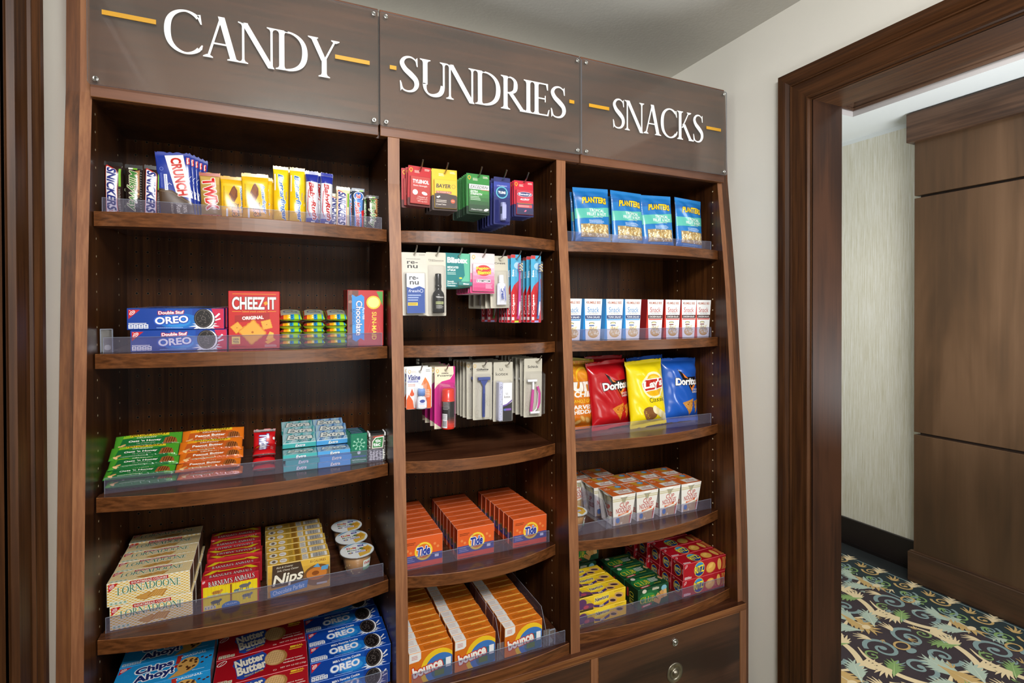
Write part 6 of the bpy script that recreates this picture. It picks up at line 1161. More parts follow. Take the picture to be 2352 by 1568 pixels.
c_ = hangcard(w, h, '#beb9aa', swirlcard(w, h, [('U.', .42, .875, .2, .045, 0, 0), ('kotex', .44, .80, .64, .055, 0, 0)])); P = MB(); x0, x1, z0, z1 = -.024, .020, -h+.014, -h+.010+h*.68; P.box(x0+.014, x1, -.022, -.001, z0, z1-.004, M('#f0f0f2', .35), .001); W_, H_ = x1-x0-.014, z1-z0-.004
F = Art(); F.rect(0, 0, W_, H_*.42, '#141217'); F.poly([(0, H_*.42), (W_, H_*.42), (W_, H_*.5), (W_*.6, H_*.44)], '#141217'); F.poly([(0, H_*.38), (W_*.5, H_*.42), (W_, H_*.52), (W_, H_*.56), (W_*.4, H_*.45), (0, H_*.42)], '#6a4aa0'); F.T('U.', W_*.45, H_*.72, W_*.24, H_*.05, '#2a2828'); F.T('kotex', W_*.46, H_*.64, W_*.66, H_*.065, '#2a2828'); F.ell(W_*.24, H_*.3, .005, .0032, '#4a6ac0'); F.rect(W_*.3, H_*.275, W_*.9, H_*.33, '#7a4ab0')
P.art(F, (x0+.014, -.022, z0), (1, 0, 0), (0, 0, 1)); Q = MB(); Q.box(x0, x0+.0135, -.024, -.001, z0, z1, M('#c4c6dc', .3), .003); A_ = Art(); [A_.ell(.003+.0075*((k*.61) % 1), .008+(z1-z0-.016)*k/14, .0009, .0009, '#4a6ac0' if k % 2 else '#2a2a30', seg=8) for k in range(15)]; A_.ring(.0067, (z1-z0)*.86, .003, .003, .0009, '#1a1a1e'); Q.art(A_, (x0, -.024, z0), (1, 0, 0), (0, 0, 1))
ko = root_of(c_, 'hygiene_card', [('carton', P), ('wrapped_pad', Q), ('blister', blister(x0-.004, x1+.004, z0-.003, z1+.003, .027, None, .003))])
hrow(ko, .639, Z3+.006, [1.452+.034*i for i in range(5)], lambda i, n: f'beige card with white and black hygiene box, {nth(i, n)} on its hook', 'hygiene cards', 'toiletry kit', 1, 23, [-.008, -.010, -.012, -.014, -.016])
w, h = .062, .181
c_ = hangcard(w, h, '#beb9aa', swirlcard(w, h, [('Schick', .5, .86, .6, .045, 0, .03)])); B = MB(); pk = M('#c0308c', .3); wt = M('#ececee', .3)
B.tube([(-.012, -.012, -h+.030), (-.009, -.013, -h+.06), (-.006, -.013, -h+.098)], [.0045, .0052, .0042], pk, 10); B.box(-.009, -.003, -.017, -.010, -h+.096, -h+.122, wt, .001); B.box(-.026, .006, -.019, -.011, -h+.121, -h+.128, wt, .001)
C = MB(); C.tube([(.010, -.012, -h+.106), (.016, -.013, -h+.085), (.015, -.013, -h+.055), (.010, -.012, -h+.038)], [.0036, .0048, .0048, .004], pk, 10); C.tube([(.0085, -.012, -h+.108), (.0125, -.0135, -h+.085), (.0115, -.0135, -h+.055), (.006, -.013, -h+.036), (-.004, -.013, -h+.028)], .0018, wt, 8); C.box(-.016, .016, -.019, -.011, -h+.0235, -h+.030, wt, .001)
sc = root_of(c_, 'razor_card', [('razor', B), ('razor', C), ('blister', blister(-w/2+.005, w/2+.004, -h+.016, -h+.010+h*.78, .024, BLI, .005))])
hrow(sc, .742, Z3+.013, [1.452+.0275*i for i in range(7)], lambda i, n: f'beige card with two pink and white razors, {nth(i, n)} on its hook', 'pink razor cards', 'razor', 1, 25, [-.010, -.012, -.014, -.014, -.014, -.014, -.014])
for x, z, nm in zip((.3725, .4475, .564, .639, .742), (Z3, Z3, Z3+.007, Z3+.005, Z3+.012), ('eye drop cards', 'shaving foam cards', 'navy razor cards', 'hygiene cards', 'pink razor cards')): hook(x, z-.001, f'steel peg hook holding the {nm}')
# ================================================================== middle bay: detergent and dryer sheets
w, d, h = .1185, .0335, .090
A = Art(); A.rect(0, h*.18, w, h*.42, '#3c4696'); A.rect(0, 0, w, h*.18, '#d8442a'); A.ell(w*.52, h*.52, .0265, .0265, '#f2c81e', seg=32); A.ell(w*.52, h*.52, .0205, .0205, '#e2722a', seg=28); A.ring(w*.52, h*.52, .0235, .0235, .001, '#f7e48a'); A.T('Tide', w*.52, h*.52, .039, .027, '#23399a', rot=5, shear=.25, bold=.08, out=('#f4f4f8', .0016)); A.T('ULTRA', w*.38, h*.74, .012, .0035, '#23399a', rot=10); A.rect(w*.8, h*.26, w*.9, h*.35, '#dfe2f4'); A.micro(w*.05, h*.22, w*.3, h*.38, 3, '#aab0dc'); A.micro(w*.05, h*.05, w*.55, h*.10, 1, '#7a2010'); A.micro(w*.06, h*.76, w*.33, h*.86, 2, '#5a2810')
for q in ((.12, .6), (.8, .7), (.88, .6), (.2, .52)): A.ell(w*q[0], h*q[1], .004, .004, '#ec8a4a')
TB = Art(); TB.micro(w*.22, d*.3, w*.82, d*.62, 2, '#7a3a1c', .3); TB.rect(0, 0, w, d*.04, '#e9a080')
LA_ = Art(); LA_.rect(0, h*.18, d, h*.42, '#3c4696'); LA_.ell(d*.5, h*.4, .009, .012, '#c8a83a'); LA_.ell(d*.5, h*.4, .006, .009, '#3a4a6a')
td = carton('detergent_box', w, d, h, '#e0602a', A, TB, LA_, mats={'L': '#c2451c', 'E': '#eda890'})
pl = []; lb = []
for c__, (cx, nm) in enumerate(((.3905, 'left'), (.5545, 'middle'), (.7375, 'right'))):
    for i in range(8): pl.append(lambda o, cx=cx, i=i, c__=c__: put(o, cx-(.0022*i if c__ == 2 else .0004*i), 1.489+.0335*i, 4, 0, R((0, .4, -.5, .3, 0, -.3, .4, 0)[i]))); lb.append(f'orange laundry detergent box, {nth(i, 8)} in the {nm} row of three')
seq(td, pl, lb, 'orange detergent boxes', 'detergent box')
w, d, h = .1225, .0295, .088
A = Art(); A.ell(w*.68, h*.34, w*.42, h*.62, '#f0c628', seg=32); A.ell(w*.72, h*.32, w*.36, h*.48, '#3f78c0', seg=30); A.ell(w*.76, h*.26, w*.26, h*.32, '#2f6a8a', seg=26); A.rect(w*.58, h*.1, w*.8, h*.28, '#5a7a3a'); A.T('bounce', w*.42, h*.44, w*.68, h*.34, '#f6f2ea', rot=9, bold=.09, out=('#c8321e', .0026)); A.rect(w*.84, h*.3, w*.96, h*.6, '#eef0f4'); A.poly([(0, h), (w*.27, h), (w*.27, h*.78), (w*.22, h*.72), (0, h*.7)], '#ecebe8'); A.micro(w*.06, h*.78, w*.2, h*.92, 3, '#c8402a')
TB = Art(); TB.rect(0, 0, w*.27, d, '#ecebe8'); TB.micro(w*.04, d*.2, w*.22, d*.8, 3, '#c87a6a', .25); TB.rect(w*.56, d*.86, w*.94, d*.95, '#f2c84a'); TB.micro(w*.36, d*.2, w*.9, d*.66, 3, '#6a3414', .34)
LA_ = Art(); LA_.micro(d*.2, h*.3, d*.8, h*.8, 6, '#8a3a14')
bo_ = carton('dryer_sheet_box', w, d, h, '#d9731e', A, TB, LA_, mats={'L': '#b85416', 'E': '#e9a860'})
pl = []; lb = []
for c__, (cx, nm, n) in enumerate(((.3865, 'left', 11), (.5155, 'middle', 11), (.667, 'right', 10))):
    for i in range(n): pl.append(lambda o, cx=cx, i=i: put(o, cx+(0, -.001, .001, 0, .001, -.001, 0, .001, 0, 0, 0)[i], 1.391+.0300*i, 5, 0, 0, 1.388)); lb.append(f'orange and white dryer sheet box, {nth(i, n)} in the {nm} row')
seq(bo_, pl, lb, 'orange dryer sheet boxes', 'dryer sheet box')
def track_divider(x, y, s, L, hh, lab, y0):
    t = tag(empty('track_divider'), lab, 'shelf divider', 'clear track dividers'); b = MB(); o = [(0, 0.002), (0, hh*.42), (.035, hh), (L, hh), (L, .002)]
    V0 = [(-.0006, p[0], p[1]) for p in o]; V1 = [(.0006, p[0], p[1]) for p in o]; b.face(V0[::-1], LIP); b.face(V1, LIP)
    for i in range(len(o)): j = (i+1) % len(o); b.face([V0[i], V0[j], V1[j], V1[i]], EDG)
    b.build('side_fin', t); b = MB(); b.box(-.010, .010, -.0012, 0, .002, hh*.5, PLA, .0004); b.box(-.010, -.0092, -.0015, 0, .002, hh*.5, EDG); b.box(.0092, .010, -.0015, 0, .002, hh*.5, EDG); b.box(-.011, .011, 0, L, .0004, .002, PLA); b.build('front_tab', t); put(t, x, y, s, 0, 0, y0); return t
track_divider(.5905, 1.3885, 5, .33, .105, 'clear divider between the middle and right dryer sheet box rows', 1.388)
track_divider(.7415, 1.3885, 5, .33, .105, 'clear divider right of the right dryer sheet box row', 1.388)
pusher(.762, 1.392, 5, 'small clear pusher at the right end of the dryer sheet shelf', .05, .02)
# ================================================================== right bay
# nut pouches (the printed mascot is left out)
w, h = .136, .194
A = Art(); A.rect(0, 0, w, h, '#2479c2', lay=0); A.grad(0, h*.78, w, h, '#1c66b0', '#2a82cc', 3); A.poly([(0, h*.44), (w*.5, h*.46), (w, h*.50), (w, h*.66), (w*.5, h*.63), (0, h*.62)], '#5fbfae', lay=4); A.T('PLANTERS', w*.55, h*.76, w*.70, h*.11, '#f2cb1c', serif=False, bold=.09, arch=h*.02, out=('#1c2a5a', .0012), lay=6); A.T('TROPICAL', w*.60, h*.59, w*.44, h*.055, '#eef6f2', bold=.03, lay=6); A.T('FRUIT & NUT', w*.60, h*.525, w*.56, h*.055, '#eef6f2', bold=.03, lay=6); A.T('TRAIL MIX', w*.62, h*.475, w*.3, h*.022, '#d8ecd8', lay=6); A.micro(w*.36, h*.36, w*.85, h*.43, 4, '#cfe2f4'); A.micro(w*.2, h*.05, w*.86, h*.11, 2, '#7ab4e0')
A.rect(w*.12, h*.12, w*.93, h*.35, '#a98c5a', lay=5); rd = random.Random(9)
for i in range(110): A.ell(w*rd.uniform(.15, .90), h*rd.uniform(.135, .335), rd.uniform(.0035, .0055), rd.uniform(.0022, .0034), rd.choice(['#e2cf9c', '#d2b880', '#ecdfbc', '#c8a868', '#f2ead4', '#b8935a']), rd.uniform(0, 180), 9, lay=6+i % 5)
pz = pack('nut_pouch', w, h, .036, '#2479c2', A, crimp=.010, seed=61, wr=.0022, pinch=.03, pw=3, zig=0, taper=.55, nx=22, ny=34, ml=.005, zl=.00014)
PX = [(.990, 1.500, -4, -2), (1.131, 1.497, 2, 1), (1.271, 1.502, -3, -3), (1.413, 1.500, 4, 3)]
pl = [lambda o, q=q: (put(o, q[0], q[1]+.008, 1), setattr(o, 'rotation_euler', (R(-4), R(q[3]*.6), R(q[2])))) for q in PX] + [lambda o, q=q: (put(o, q[0]+.004, q[1]+.055, 1), setattr(o, 'rotation_euler', (R(-3), 0, R(-q[2]))), setattr(o, 'scale', (.95, 1, .94))) for q in PX[:2]]
seq(pz, pl, ['blue nut mix pouch, first of four from the left', 'blue nut mix pouch, second of four from the left', 'blue nut mix pouch, third of four from the left', 'blue nut mix pouch, rightmost of the four', 'blue nut mix pouch standing behind the first one', 'blue nut mix pouch standing behind the second one'], 'blue nut mix pouches', 'nut pouch')
# salad snack kits: tapering cartons
def kit(blue):
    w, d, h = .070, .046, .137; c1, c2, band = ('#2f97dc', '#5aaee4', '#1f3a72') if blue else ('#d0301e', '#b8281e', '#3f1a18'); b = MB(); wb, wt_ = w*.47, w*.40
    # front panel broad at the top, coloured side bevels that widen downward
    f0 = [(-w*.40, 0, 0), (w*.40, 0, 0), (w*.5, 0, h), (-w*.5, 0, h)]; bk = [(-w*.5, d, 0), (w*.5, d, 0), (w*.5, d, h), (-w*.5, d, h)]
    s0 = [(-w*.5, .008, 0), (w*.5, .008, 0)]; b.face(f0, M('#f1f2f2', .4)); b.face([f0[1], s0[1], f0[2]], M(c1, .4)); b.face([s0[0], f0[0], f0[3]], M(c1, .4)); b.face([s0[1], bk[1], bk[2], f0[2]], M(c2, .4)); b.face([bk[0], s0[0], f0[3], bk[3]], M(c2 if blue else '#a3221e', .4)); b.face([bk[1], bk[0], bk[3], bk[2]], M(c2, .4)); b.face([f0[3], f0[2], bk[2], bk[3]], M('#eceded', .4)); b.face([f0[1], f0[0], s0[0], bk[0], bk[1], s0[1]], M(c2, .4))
    A = Art(); A.T('BUMBLE BEE', w*.53, h*.91, w*.74, h*.06, '#b4654a', bold=.03); A.rect(w*.10, h*.89, w*.13, h*.935, '#4a3a30'); A.T('Snack', w*.5, h*.735, w*.66, h*.13, '#3a8ccc' if blue else '#b8322a'); A.T('ON THE RUN!', w*.5, h*.64, w*.5, h*.035, '#8a8c90'); A.poly([(w*.06, h*.51), (w*.94, h*.51), (w*.955, h*.60), (w*.045, h*.60)], band); A.T('TUNA SALAD' if blue else 'CHICKEN SALAD', w*.5, h*.555, w*.76, h*.045, '#f4f4f4', bold=.04); A.rect(w*.08, h*.475, w*.92, h*.50, c1); A.ell(w*.42, h*.40, w*.16, h*.03, '#5a6a50'); A.ell(w*.42, h*.40, w*.12, h*.02, '#d8cf9a'); A.rect(w*.28, h*.32, w*.56, h*.39, '#eceae6'); A.rect(w*.28, h*.335, w*.56, h*.36, '#3a62a8' if blue else '#7a3a34')
    A.ell(w*.52, h*.16, w*.31, h*.115, '#c8963c', seg=24); A.ell(w*.52, h*.175, w*.29, h*.1, '#d8b476', seg=24); rd = random.Random(3)
    for i in range(26): A.ell(w*(.52+.24*rd.uniform(-1, 1)), h*(.2+.08*rd.uniform(-1, 1.3)), .0048, .0032, rd.choice(['#e6d7b0', '#d9c294', '#f0e6c8', '#cbb081'] if blue else ['#dfd6bf', '#cfc6ae', '#ebe4d0', '#bfb79c']), rd.uniform(0, 180), 8, lay=5+i % 4)
    b.art(A, (-w/2, -.0001, 0), (1, 0, 0), (0, 0, 1)); return b.build('salad_kit_box')
kb, kr = kit(True), kit(False)
XB = [.892, .972, 1.058, 1.135]; XK = [1.232, 1.311, 1.386, 1.457]
for pr, xs, nm in ((kb, XB, 'white and sky blue tuna salad'), (kr, XK, 'white and red chicken salad')):
    pl = []; lb = []
    for r_ in range(2):
        for i, x in enumerate(xs): pl.append(lambda o, x=x, r_=r_: put(o, x*1.003, 1.489+.049*r_, 2, 0, R(.6*((r_+int(x*100)) % 3-1)))); lb.append(f"{nm} kit box, {['first', 'second', 'third', 'fourth'][i]} from the left, {['front', 'rear'][r_]} row")
    seq(pr, pl, lb, f'{nm} kits', 'snack kit')
# chip bags
def chipbag(kind):
    w, h = .178, .240; A = Art(); base = {'cheddar': '#df8420', 'nacho': '#b8141c', 'classic': '#f1d816', 'ranch': '#1e56b4'}[kind]
    if kind == 'cheddar':
        A.grad(0, 0, w, h, '#d2701c', '#e69426', 4); A.ring(w*.62, h*.76, w*.21, h*.14, .006, '#f4c22e', -20, 200)
        for k in range(9): a = R(10+k*20); A.line([(w*.62+w*.27*math.cos(a), h*.77+h*.18*math.sin(a)), (w*.62+w*.36*math.cos(a), h*.77+h*.24*math.sin(a))], .0035, '#f4c22e')
        A.T('Sun', w*.45, h*.66, w*.72, h*.2, '#f8f4ea', bold=.1, out=('#b5661a', .0014)); A.T('CHIPS', w*.62, h*.52, w*.56, h*.085, '#f8f4ea', bold=.08); A.T('100% WHOLE GRAIN', w*.52, h*.42, w*.78, h*.05, '#f4d83a'); A.T('HARVEST', w*.56, h*.335, w*.7, h*.06, '#f8f4ea', bold=.06); A.T('CHEDDAR', w*.56, h*.265, w*.7, h*.06, '#f8f4ea', bold=.06)
        for q in ((.25, .16, 30), (.55, .17, -35), (.7, .14, -35), (.42, .12, 20)): A.ell(w*q[0], h*q[1], .018, .010, '#c98a3a', q[2]); A.ell(w*q[0], h*q[1], .013, .006, '#e2b26a', q[2])
        A.poly([(w*.05, h*.14), (w*.16, h*.24), (w*.24, h*.14)], '#f2b81e')
    elif kind in ('nacho', 'ranch'):
        A.poly([(w*.30, h*.83), (w*.56, h*.70), (w*.92, h*.70), (w*.74, h*.44), (w*.58, h*.62), (w*.46, h*.66)], '#151214'); A.poly([(w*.42, h*.77), (w*.60, h*.67), (w*.50, h*.69)], '#e8843a'); A.poly([(w*.74, h*.46), (w*.90, h*.66), (w*.84, h*.66), (w*.72, h*.52), (w*.64, h*.60)], '#e8843a')
        A.T('Doritos', w*.60, h*.63, w*.72, h*.115, '#f6f4f2', bold=.08, out=('#151214', .0018)); A.T('NACHO' if kind == 'nacho' else 'COOL', w*.84, h*.50, w*.2, h*.03, '#f4e8e0', bold=.03); A.T('CHEESE' if kind == 'nacho' else 'RANCH', w*.84, h*.46, w*.22, h*.03, '#f4e8e0', bold=.03)
        cc = '#d9822a' if kind == 'nacho' else '#c68a3e'
        for P in ([(.42, .30), (.74, .36), (.66, .10)], [(.76, .32), (.96, .34), (.82, .12)]): A.poly([(w*a, h*b_) for a, b_ in P], cc)
        rd = random.Random(4)
        for i in range(26): A.ell(w*rd.uniform(.5, .84), h*rd.uniform(.2, .32), .0025, .0015, '#8a4a18' if i % 2 else '#efae5a', rd.uniform(0, 180), 6, lay=8)
    else:
        A.ell(w*.58, h*.62, w*.32, h*.20, '#fbf4c4', seg=30); A.ell(w*.58, h*.62, w*.27, h*.165, '#f2b91c', seg=30); A.ell(w*.58, h*.66, w*.22, h*.10, '#f6d64a', seg=26); A.poly([(w*.26, h*.66), (w*.34, h*.72), (w*.86, h*.72), (w*.92, h*.66), (w*.86, h*.56), (w*.34, h*.53), (w*.28, h*.58)], '#f4f0ea'); A.poly([(w*.285, h*.655), (w*.345, h*.705), (w*.85, h*.705), (w*.90, h*.655), (w*.85, h*.575), (w*.345, h*.545), (w*.30, h*.59)], '#c2281e'); A.T("Lay's", w*.585, h*.63, w*.56, h*.15, '#f8f4f0', rot=4, bold=.08); A.T('Classic', w*.64, h*.40, w*.46, h*.07, '#3a3420')
        A.ell(w*.42, h*.2, w*.18, h*.10, '#8a5a34', -30); 
        for k in range(5): A.ell(w*(.56+.09*k), h*(.25-.035*k), w*.1, h*.055, '#e9d69a' if k % 2 else '#f2e6b8', -40)
    return pack('chip_bag', w, h, .062, base, A, crimp=.012, seed={'cheddar': 71, 'nacho': 72, 'classic': 73, 'ranch': 74}[kind], wr=.0042, pinch=.07, pw=2.4, zig=.001, rough=.22, nx=30, ny=44, ml=.005, zl=.00022)
BG = {}
for kind, x, y, ry, rz, lab in (('cheddar', .966, 1.580, 1, 5, 'orange multigrain chip bag, leftmost beside the divider'), ('nacho', 1.097, 1.555, -3, 5, 'dark red tortilla chip bag with orange triangles'), ('classic', 1.240, 1.528, -2, 5, 'bright yellow potato chip bag'), ('ranch', 1.400, 1.540, 1.5, 2, 'royal blue tortilla chip bag, rightmost and in front')):
    o = chipbag(kind); BG[kind] = o; put(o, x, y, 3, .001); o.rotation_euler = (R(-5), R(ry), R(rz)); tag(o, lab, 'chip bag')
for kind, x, y, lab, ry in (('ranch', 1.325, 1.63, 'royal blue tortilla chip bag half hidden behind the yellow one', -3), ('classic', 1.00, 1.68, 'yellow potato chip bag in shade behind the dark red one', 6), ('nacho', 1.17, 1.70, 'dark red chip bag standing behind the yellow one', 0)):
    o = dup(BG[kind]); put(o, x, y, 3, .001); o.rotation_euler = (R(-3), R(ry), R(2)); tag(o, lab, 'chip bag')
# cup noodle sleeves
def noodle():
    w, d, h = .0965, .0905, .108; t = empty('noodle_cup_pack'); b = MB(); wb = w*.76
    F = [(-wb/2, .009, 0), (wb/2, .009, 0), (w/2, 0, h), (-w/2, 0, h)]; K = [(-wb/2, d-.009, 0), (wb/2, d-.009, 0), (w/2, d, h), (-w/2, d, h)]; wh = M('#eeeae2', .4)
    def slab(q, n): 
        n = Vector(n)*.0009; q = [Vector(p) for p in q]; b.face(q, wh); b.face([p-n for p in q][::-1], M('#c9c4b8', .6))
        for i in range(4): b.face([q[i], q[i]-n, q[(i+1) % 4]-n, q[(i+1) % 4]], wh)
    slab(F, (0, -1, .08)); slab([K[1], K[0], K[3], K[2]], (0, 1, .08)); slab([F[3], F[2], K[2], K[3]], (0, 0, 1)); slab([K[0], K[1], F[1], F[0]], (0, 0, -1))
    T = Art(); T.rect(0, 0, w, d, '#d9682a'); T.poly([(w*.32, d), (w*.62, d), (w*.75, d*.42), (w*.5, d*.42)], '#dca038')
    for k in range(4): T.line([(w*(.38+.07*k), d*.98), (w*(.53+.06*k), d*.45)], .0012, '#b87a20')
    T.ell(w*.74, d*.80, w*.13, d*.11, '#4fa3d4'); T.micro(w*.66, d*.74, w*.82, d*.86, 3, '#d8ecf6'); T.T('CUP', w*.18, d*.76, w*.16, d*.07, '#f2e2d0', bold=.04); T.T('NOODLES', w*.2, d*.67, w*.24, d*.06, '#f2e2d0', bold=.04); T.poly([(w*.36, d*.10), (w*.94, d*.10), (w*.98, d*.46), (w*.30, d*.46)], '#efebe2'); T.T('CUP', w*.62, d*.38, w*.2, d*.09, '#b04038', bold=.03); T.T('NOODLES', w*.64, d*.27, w*.42, d*.1, '#b04038', bold=.03); T.micro(w*.42, d*.14, w*.86, d*.2, 1, '#c86a5a'); T.line([(w*.04, d*.98), (w*.12, d*.92), (w*.22, d*.93), (w*.32, d*.99)], .0012, '#efe4d4')
    b.art(clipart(T, .0008, .0008, w-.0008, d-.0008), (-w/2, 0, h), (1, 0, 0), (0, 1, 0))
    A = Art(); A.rect(0, h*.86, w, h*.89, '#cfc59a'); A.rect(0, h*.80, w, h*.835, '#cfc59a'); A.poly([(w*.40, h*.92), (w*.60, h*.92), (w*.56, h*.82), (w*.5, h*.79), (w*.44, h*.82)], '#b8232a'); A.T('CUP', w*.53, h*.67, w*.42, h*.15, '#b8322c', shear=.1, bold=.02, out=('#f6f0e4', .0006)); A.T('NOODLES', w*.5, h*.50, w*.72, h*.17, '#b8322c', rot=5, shear=.1, bold=.02); A.poly([(w*.26, h*.36), (w*.78, h*.44), (w*.78, h*.38), (w*.26, h*.30)], '#d9682a'); A.T('CHICKEN', w*.5, h*.37, w*.34, h*.04, '#f6e8dc', rot=6, bold=.04)
    A.poly([(w*.1, h*.0), (w*.9, 0), (w*.93, h*.36), (w*.5, h*.28), (w*.12, h*.24)], '#c2a47c'); rd = random.Random(7)
    for i in range(14): A.ell(w*rd.uniform(.35, .8), h*rd.uniform(.04, .22), .006, .004, rd.choice(['#e0cda4', '#c89a5c', '#a8703c', '#efe2c0', '#8a9a4a']), rd.uniform(0, 180), 8, lay=4+i % 3)
    A.ell(w*.24, h*.16, .010, .010, '#4a7ec0', lay=8); A.poly([(w*.86, h*.3), (w*.95, h*.44), (w*.92, 0), (w*.88, 0)], '#c23a30', lay=8)
    def ff(x, y, l):
        q = y/h; return ((x-w/2)*(wb/w+(1-wb/w)*q), .009*(1-q)-.00015-l*.00004, y)
    b.artf(clipart(A, .0008, .0008, w-.0008, h-.0012), ff, .03); b.box(-.011, .011, -.0012, 0, h-.002, h+.0006, wh); b.build('sleeve', t)
    b = MB(); b.lathe([(.030, .0016), (.0465, .099), (.0485, .100), (.0485, .104), (.0455, .1045)], M('#e3e0d8', .5), (0, d/2, 0), 30, caps=True)
    L = Art()
    for k in range(30): L.rect(-.140+k*.0095, .084, -.140+k*.0095+.0042, .095, '#b9ad78')
    L.rect(-.145, .081, .145, .0822, '#b9ad78'); L.rect(-.145, .0965, .145, .098, '#b9ad78')
    for xx in (-.073, .073): L.T('CUP', xx, .058, .036, .018, '#a8382e', bold=.05); L.T('NOODLES', xx, .034, .052, .018, '#a8382e', bold=.05)
    b.artf(L, lambda x, y, l: ((.030+.0165*(y-.0016)/.0974+.0003+l*.00004)*math.sin(x/.0465), d/2-(.030+.0165*(y-.0016)/.0974+.0003+l*.00004)*math.cos(x/.0465), y), .006); b.build('noodle_cup', t); return t
nd = noodle(); pl = []; lb = []
NX = [(1.100, 1.200, 1.302, 1.402), (1.085, 1.187, 1.290, 1.392), (1.035, 1.140, 1.236, 1.33)]
NP = [(0, 0, -2), (0, 1, 1), (0, 2, -1), (0, 3, 2), (1, 0, -3), (1, 1, 2), (1, 2, -1), (1, 3, 1), (2, -1, -2), (2, 0, 3), (2, 1, -2)]
for r_, c__, a in NP:
    x = NX[r_][c__] if c__ >= 0 else .930
    yy = 1.489+.0918*r_
    pl.append(lambda o, x=x, yy=yy, a=a, r_=r_: (put(o, x, yy, 4, 0, R(a*.3 if r_ < 2 else 0)))); lb.append(f"white and orange cup noodle sleeve, {['front', 'second', 'rear'][r_]} row, {['leftmost', 'second', 'third', 'fourth', 'rightmost'][c__+1 if r_ == 2 else (c__ if c__ == 0 else (c__ if c__ < 3 else 4))]} from the left")
lb = [l.replace('leftmost from the left', 'leftmost').replace('rightmost from the left', 'rightmost') for l in lb]
fix = []
for i, (r_, c__, a) in enumerate(NP):
    if r_ == 2:
        pass
seq(nd, pl, lb, 'cup noodle sleeves', 'noodle cup')
track_divider(1.0385, 1.4885, 4, .175, .085, 'clear divider left of the cup noodle sleeves', 1.485)
# lowest right shelf: fig bars, club crackers, round crackers
w, d, h = .198, .052, .0465
def newt(w, h):
    A = Art(); A.grad(0, 0, w, h, '#e3b41a', '#f0ca2a', 3); A.poly([(0, 0), (w*.36, 0), (w*.36, h*.3), (w*.3, h*.7), (w*.2, h*.95), (0, h)], '#c9b03a'); A.ell(w*.13, h*.55, w*.1, h*.36, '#5f3764', 20); A.ell(w*.26, h*.28, w*.11, h*.25, '#6d3c62'); A.ell(w*.22, h*.3, w*.05, h*.12, '#b0485a'); A.rect(w*.1, h*.02, w*.36, h*.16, '#4a3c1c'); A.poly([(w*.37, h*.88), (w*.66, h*.98), (w*.66, h*.45), (w*.37, h*.35)], '#f6da3c'); A.T('Newtons', w*.52, h*.66, w*.27, h*.27, '#3c2a6a', rot=4, shear=.2, bold=.05, out=('#fbf0b0', .0007)); A.poly([(w*.37, h*.32), (w*.52, h*.18), (w*.66, h*.40), (w*.66, h*.18), (w*.52, h*.02), (w*.37, h*.14)], '#45306e'); A.T('FIG', w*.52, h*.14, w*.08, h*.14, '#f4e9b0', rot=8, bold=.04)
    for cx, cy, s_ in ((.74, .32, 1), (.86, .56, 1.1)): A.ell(w*cx, h*cy, w*.085*s_, h*.19*s_, '#cfa264', -14); A.ell(w*cx, h*(cy-.03), w*.06*s_, h*.09*s_, '#3a2230', -14)
    A.micro(w*.76, h*.84, w*.96, h*.94, 2, '#8a6a10'); return A
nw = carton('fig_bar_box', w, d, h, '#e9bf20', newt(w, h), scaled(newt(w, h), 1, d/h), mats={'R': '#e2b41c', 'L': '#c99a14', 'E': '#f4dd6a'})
pl = []; lb = []
for i in range(3):
    for j in range(2): pl.append(lambda o, i=i, j=j: put(o, .9655+(-.004 if j else 0)-.0035*i, 1.4275+.0535*i, 5, .047*j, R((.3, -.5, .4)[i]), 1.427)); lb.append(f"yellow fig bar box, {['bottom', 'top'][j]} layer, {['front', 'middle', 'rear'][i]} column")
seq(nw, pl, lb, 'yellow fig bar boxes', 'cookie box')
w, d, h = .131, .074, .068
def club(w, h, top=False):
    A = Art(); A.ell(w*.36, h*.5, w*.34, h*.4, '#1c6434', seg=26); A.ell(w*.34, h*.48, w*.22, h*.26, '#2f8a3e', seg=24); A.T('CLUB', w*.30, h*.42, w*.46, h*.32, '#ecd63a', rot=5 if top else 0, serif=True, out=('#0f3a1c', .0007)); A.poly([(w*.12, h*.04), (w*.44, h*.10), (w*.44, h*.22), (w*.12, h*.16)], '#a3262a'); A.T('ORIGINAL', w*.28, h*.13, w*.24, h*.07, '#f0e6d8', rot=4, bold=.03)
    if top: A.micro(w*.56, h*.34, w*.86, h*.66, 5, '#dfe6dc'); A.micro(w*.42, h*.78, w*.92, h*.88, 2, '#d8c83a'); A.micro(w*.6, h*.18, w*.86, h*.24, 1, '#d8c83a'); A.poly([(w*.88, h*.55), (w*.95, h*.7), (w*.99, h*.4), (w*.93, h*.35)], '#b8855a')
    else:
        A.facts(w*.46, h*.82, w*.22, h*.12, 4, '#e8e4c8', '#6a6a4a'); A.ell(w*.84, h*.80, w*.09, h*.15, '#7fb8c8')
        for k, (cx, cy, a) in enumerate(((.62, .22, 60), (.68, .42, 45), (.78, .5, 25), (.88, .52, 8))): c_, s_ = math.cos(R(a)), math.sin(R(a)); A.poly([(w*cx+u*c_-v*s_, h*cy+u*s_+v*c_) for u, v in ((-.007, -.014), (.007, -.014), (.007, .014), (-.007, .014))], ['#c08a4c', '#cf9a5c', '#c8924e', '#d8a868'][k])
    A.ell(w*.2, h*.86, w*.07, h*.1, '#d9d2c0'); return A
LC = Art(); LC.T('CLUB', d*.52, h*.36, h*.6, d*.30, '#ecd63a', rot=-90, serif=True); LC.rect(d*.16, h*.3, d*.3, h*.75, '#a3262a')
cl = carton('club_cracker_box', w, d, h, '#123f24', club(w, h), club(w, d, True), LC, mats={'L': '#0e301c', 'E': '#1d5a34'})
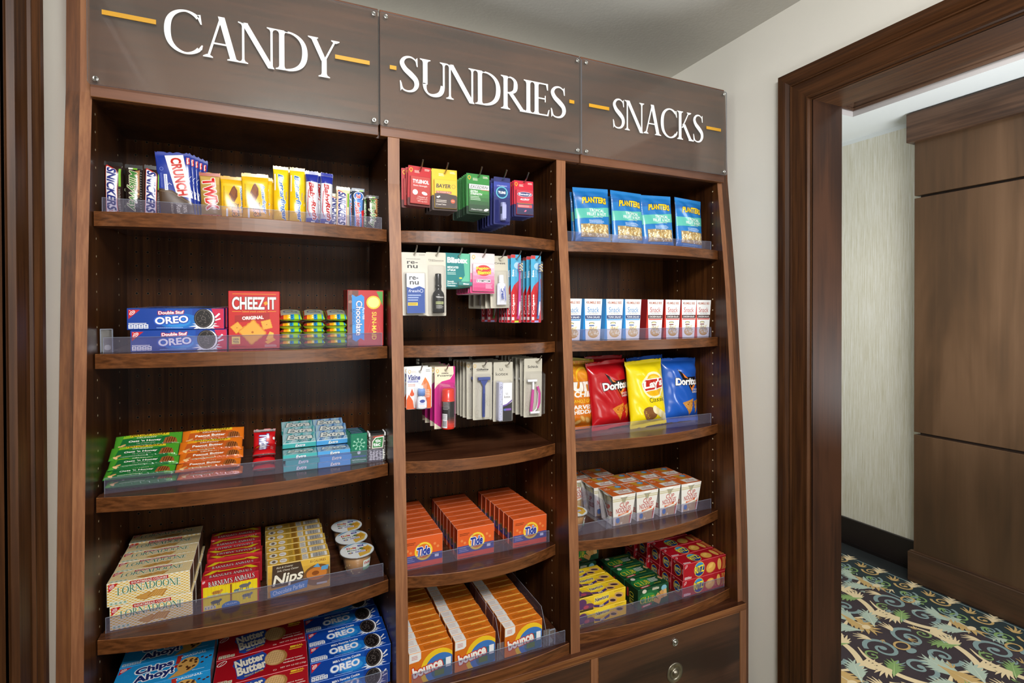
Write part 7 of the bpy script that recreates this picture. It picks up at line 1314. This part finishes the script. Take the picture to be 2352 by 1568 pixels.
pl = [lambda o, i=i: put(o, 1.1785-.001*i, 1.4290+.0765*i, 5, 0, R((0, .8, -1)[i]), 1.427) for i in range(3)] + [lambda o: put(o, 1.150, 1.665, 5, 0, 0, 1.427)] + [lambda o: put(o, 1.028, 1.650, 5, 0, R(2), 1.427), lambda o: put(o, 1.045, 1.665, 5, .0695, R(-2), 1.427)]
lb = ['dark green rectangular cracker box, frontmost of its row', 'dark green rectangular cracker box, second of its row', 'dark green rectangular cracker box, third of its row', 'dark green cracker box at the very back of its row', 'dark green cracker box in the dark behind the fig bars', 'dark green cracker box on top, in the dark rear corner']
pl.pop(3); lb.pop(3)
seq(cl, pl, lb, 'dark green cracker boxes', 'cracker box')
w, d, h = .2, .0575, .058
def ritz(w, h, top=False):
    A = Art(); A.ring(w*.06, h*.84, .006, .0035, .001, '#f0d8d8', rot=45); A.line([(w*.03, h*.70), (w*.09, h*.94)], .0008, '#f0d8d8'); A.facts(w*.03, h*.05, w*.16, h*.14, 4, '#ecdcdc', '#9a2a30'); A.ell(w*.37, h*.5, w*.125, h*.46, '#e8c83a', seg=30); A.ell(w*.37, h*.5, w*.117, h*.425, '#1c3c86', seg=30); A.poly([(w*.37+w*.117*math.cos(R(a)), h*.5+h*.425*math.sin(R(a))) for a in range(15, 170, 12)], '#3a8cc4'); A.T('RITZ', w*.37, h*.5, w*.21, h*.44, '#f2dc2c', rot=4, bold=.05, out=('#12285c', .0011))
    A.ell(w*.64, h*.42, w*.115, h*.33, '#bd8634', 12); A.ell(w*.64, h*.44, w*.105, h*.3, '#d8a04a', 12); A.poly([(w*.58, h*.36), (w*.67, h*.42), (w*.70, h*.68), (w*.61, h*.62)], '#e8b95e')
    A.ell(w*.845, h*.5, w*.048, h*.38, '#cf9440', 6); A.ell(w*.842, h*.5, w*.04, h*.33, '#dfaa58', 6)
    for k in range(4): A.ell(w*.842, h*(.3+.13*k), .0011, .0013, '#8a5a20', seg=6)
    for k in range(4): A.ring(w*(.90+.024*k), h*.5, w*.03, h*.38, .0022, '#d8a452' if k % 2 else '#b8813a', -80, 80)
    return A
LRz = Art(); LRz.ell(d*.5, h*.48, d*.3, h*.34, '#e8c83a', seg=24); LRz.ell(d*.5, h*.48, d*.27, h*.31, '#1c3c86', seg=24); LRz.T('RITZ', d*.5, h*.48, d*.42, h*.26, '#f2dc2c', bold=.05); LRz.ring(d*.2, h*.86, .004, .0025, .0008, '#f0d8d8'); LRz.rect(d*.9, h*.4, d*.94, h*.7, '#e0b8b8')
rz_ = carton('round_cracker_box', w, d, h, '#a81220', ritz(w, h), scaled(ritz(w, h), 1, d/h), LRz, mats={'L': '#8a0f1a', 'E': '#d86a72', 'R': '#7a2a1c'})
pl = []; lb = []
for i in range(5):
    for j in range(2): pl.append(lambda o, i=i, j=j: put(o, 1.4065-(.002 if j == 0 else 0)-(.0 if i < 3 else .012*(i-2)), 1.4265+.0610*i, 5, .0586*j, R((0, .5, -.4, .6, 0)[i]), 1.427)); lb.append(f"red round cracker box, {['bottom', 'top'][j]} layer, {nth(i, 5)} column")
seq(rz_, pl, lb, 'red round cracker boxes', 'cracker box')
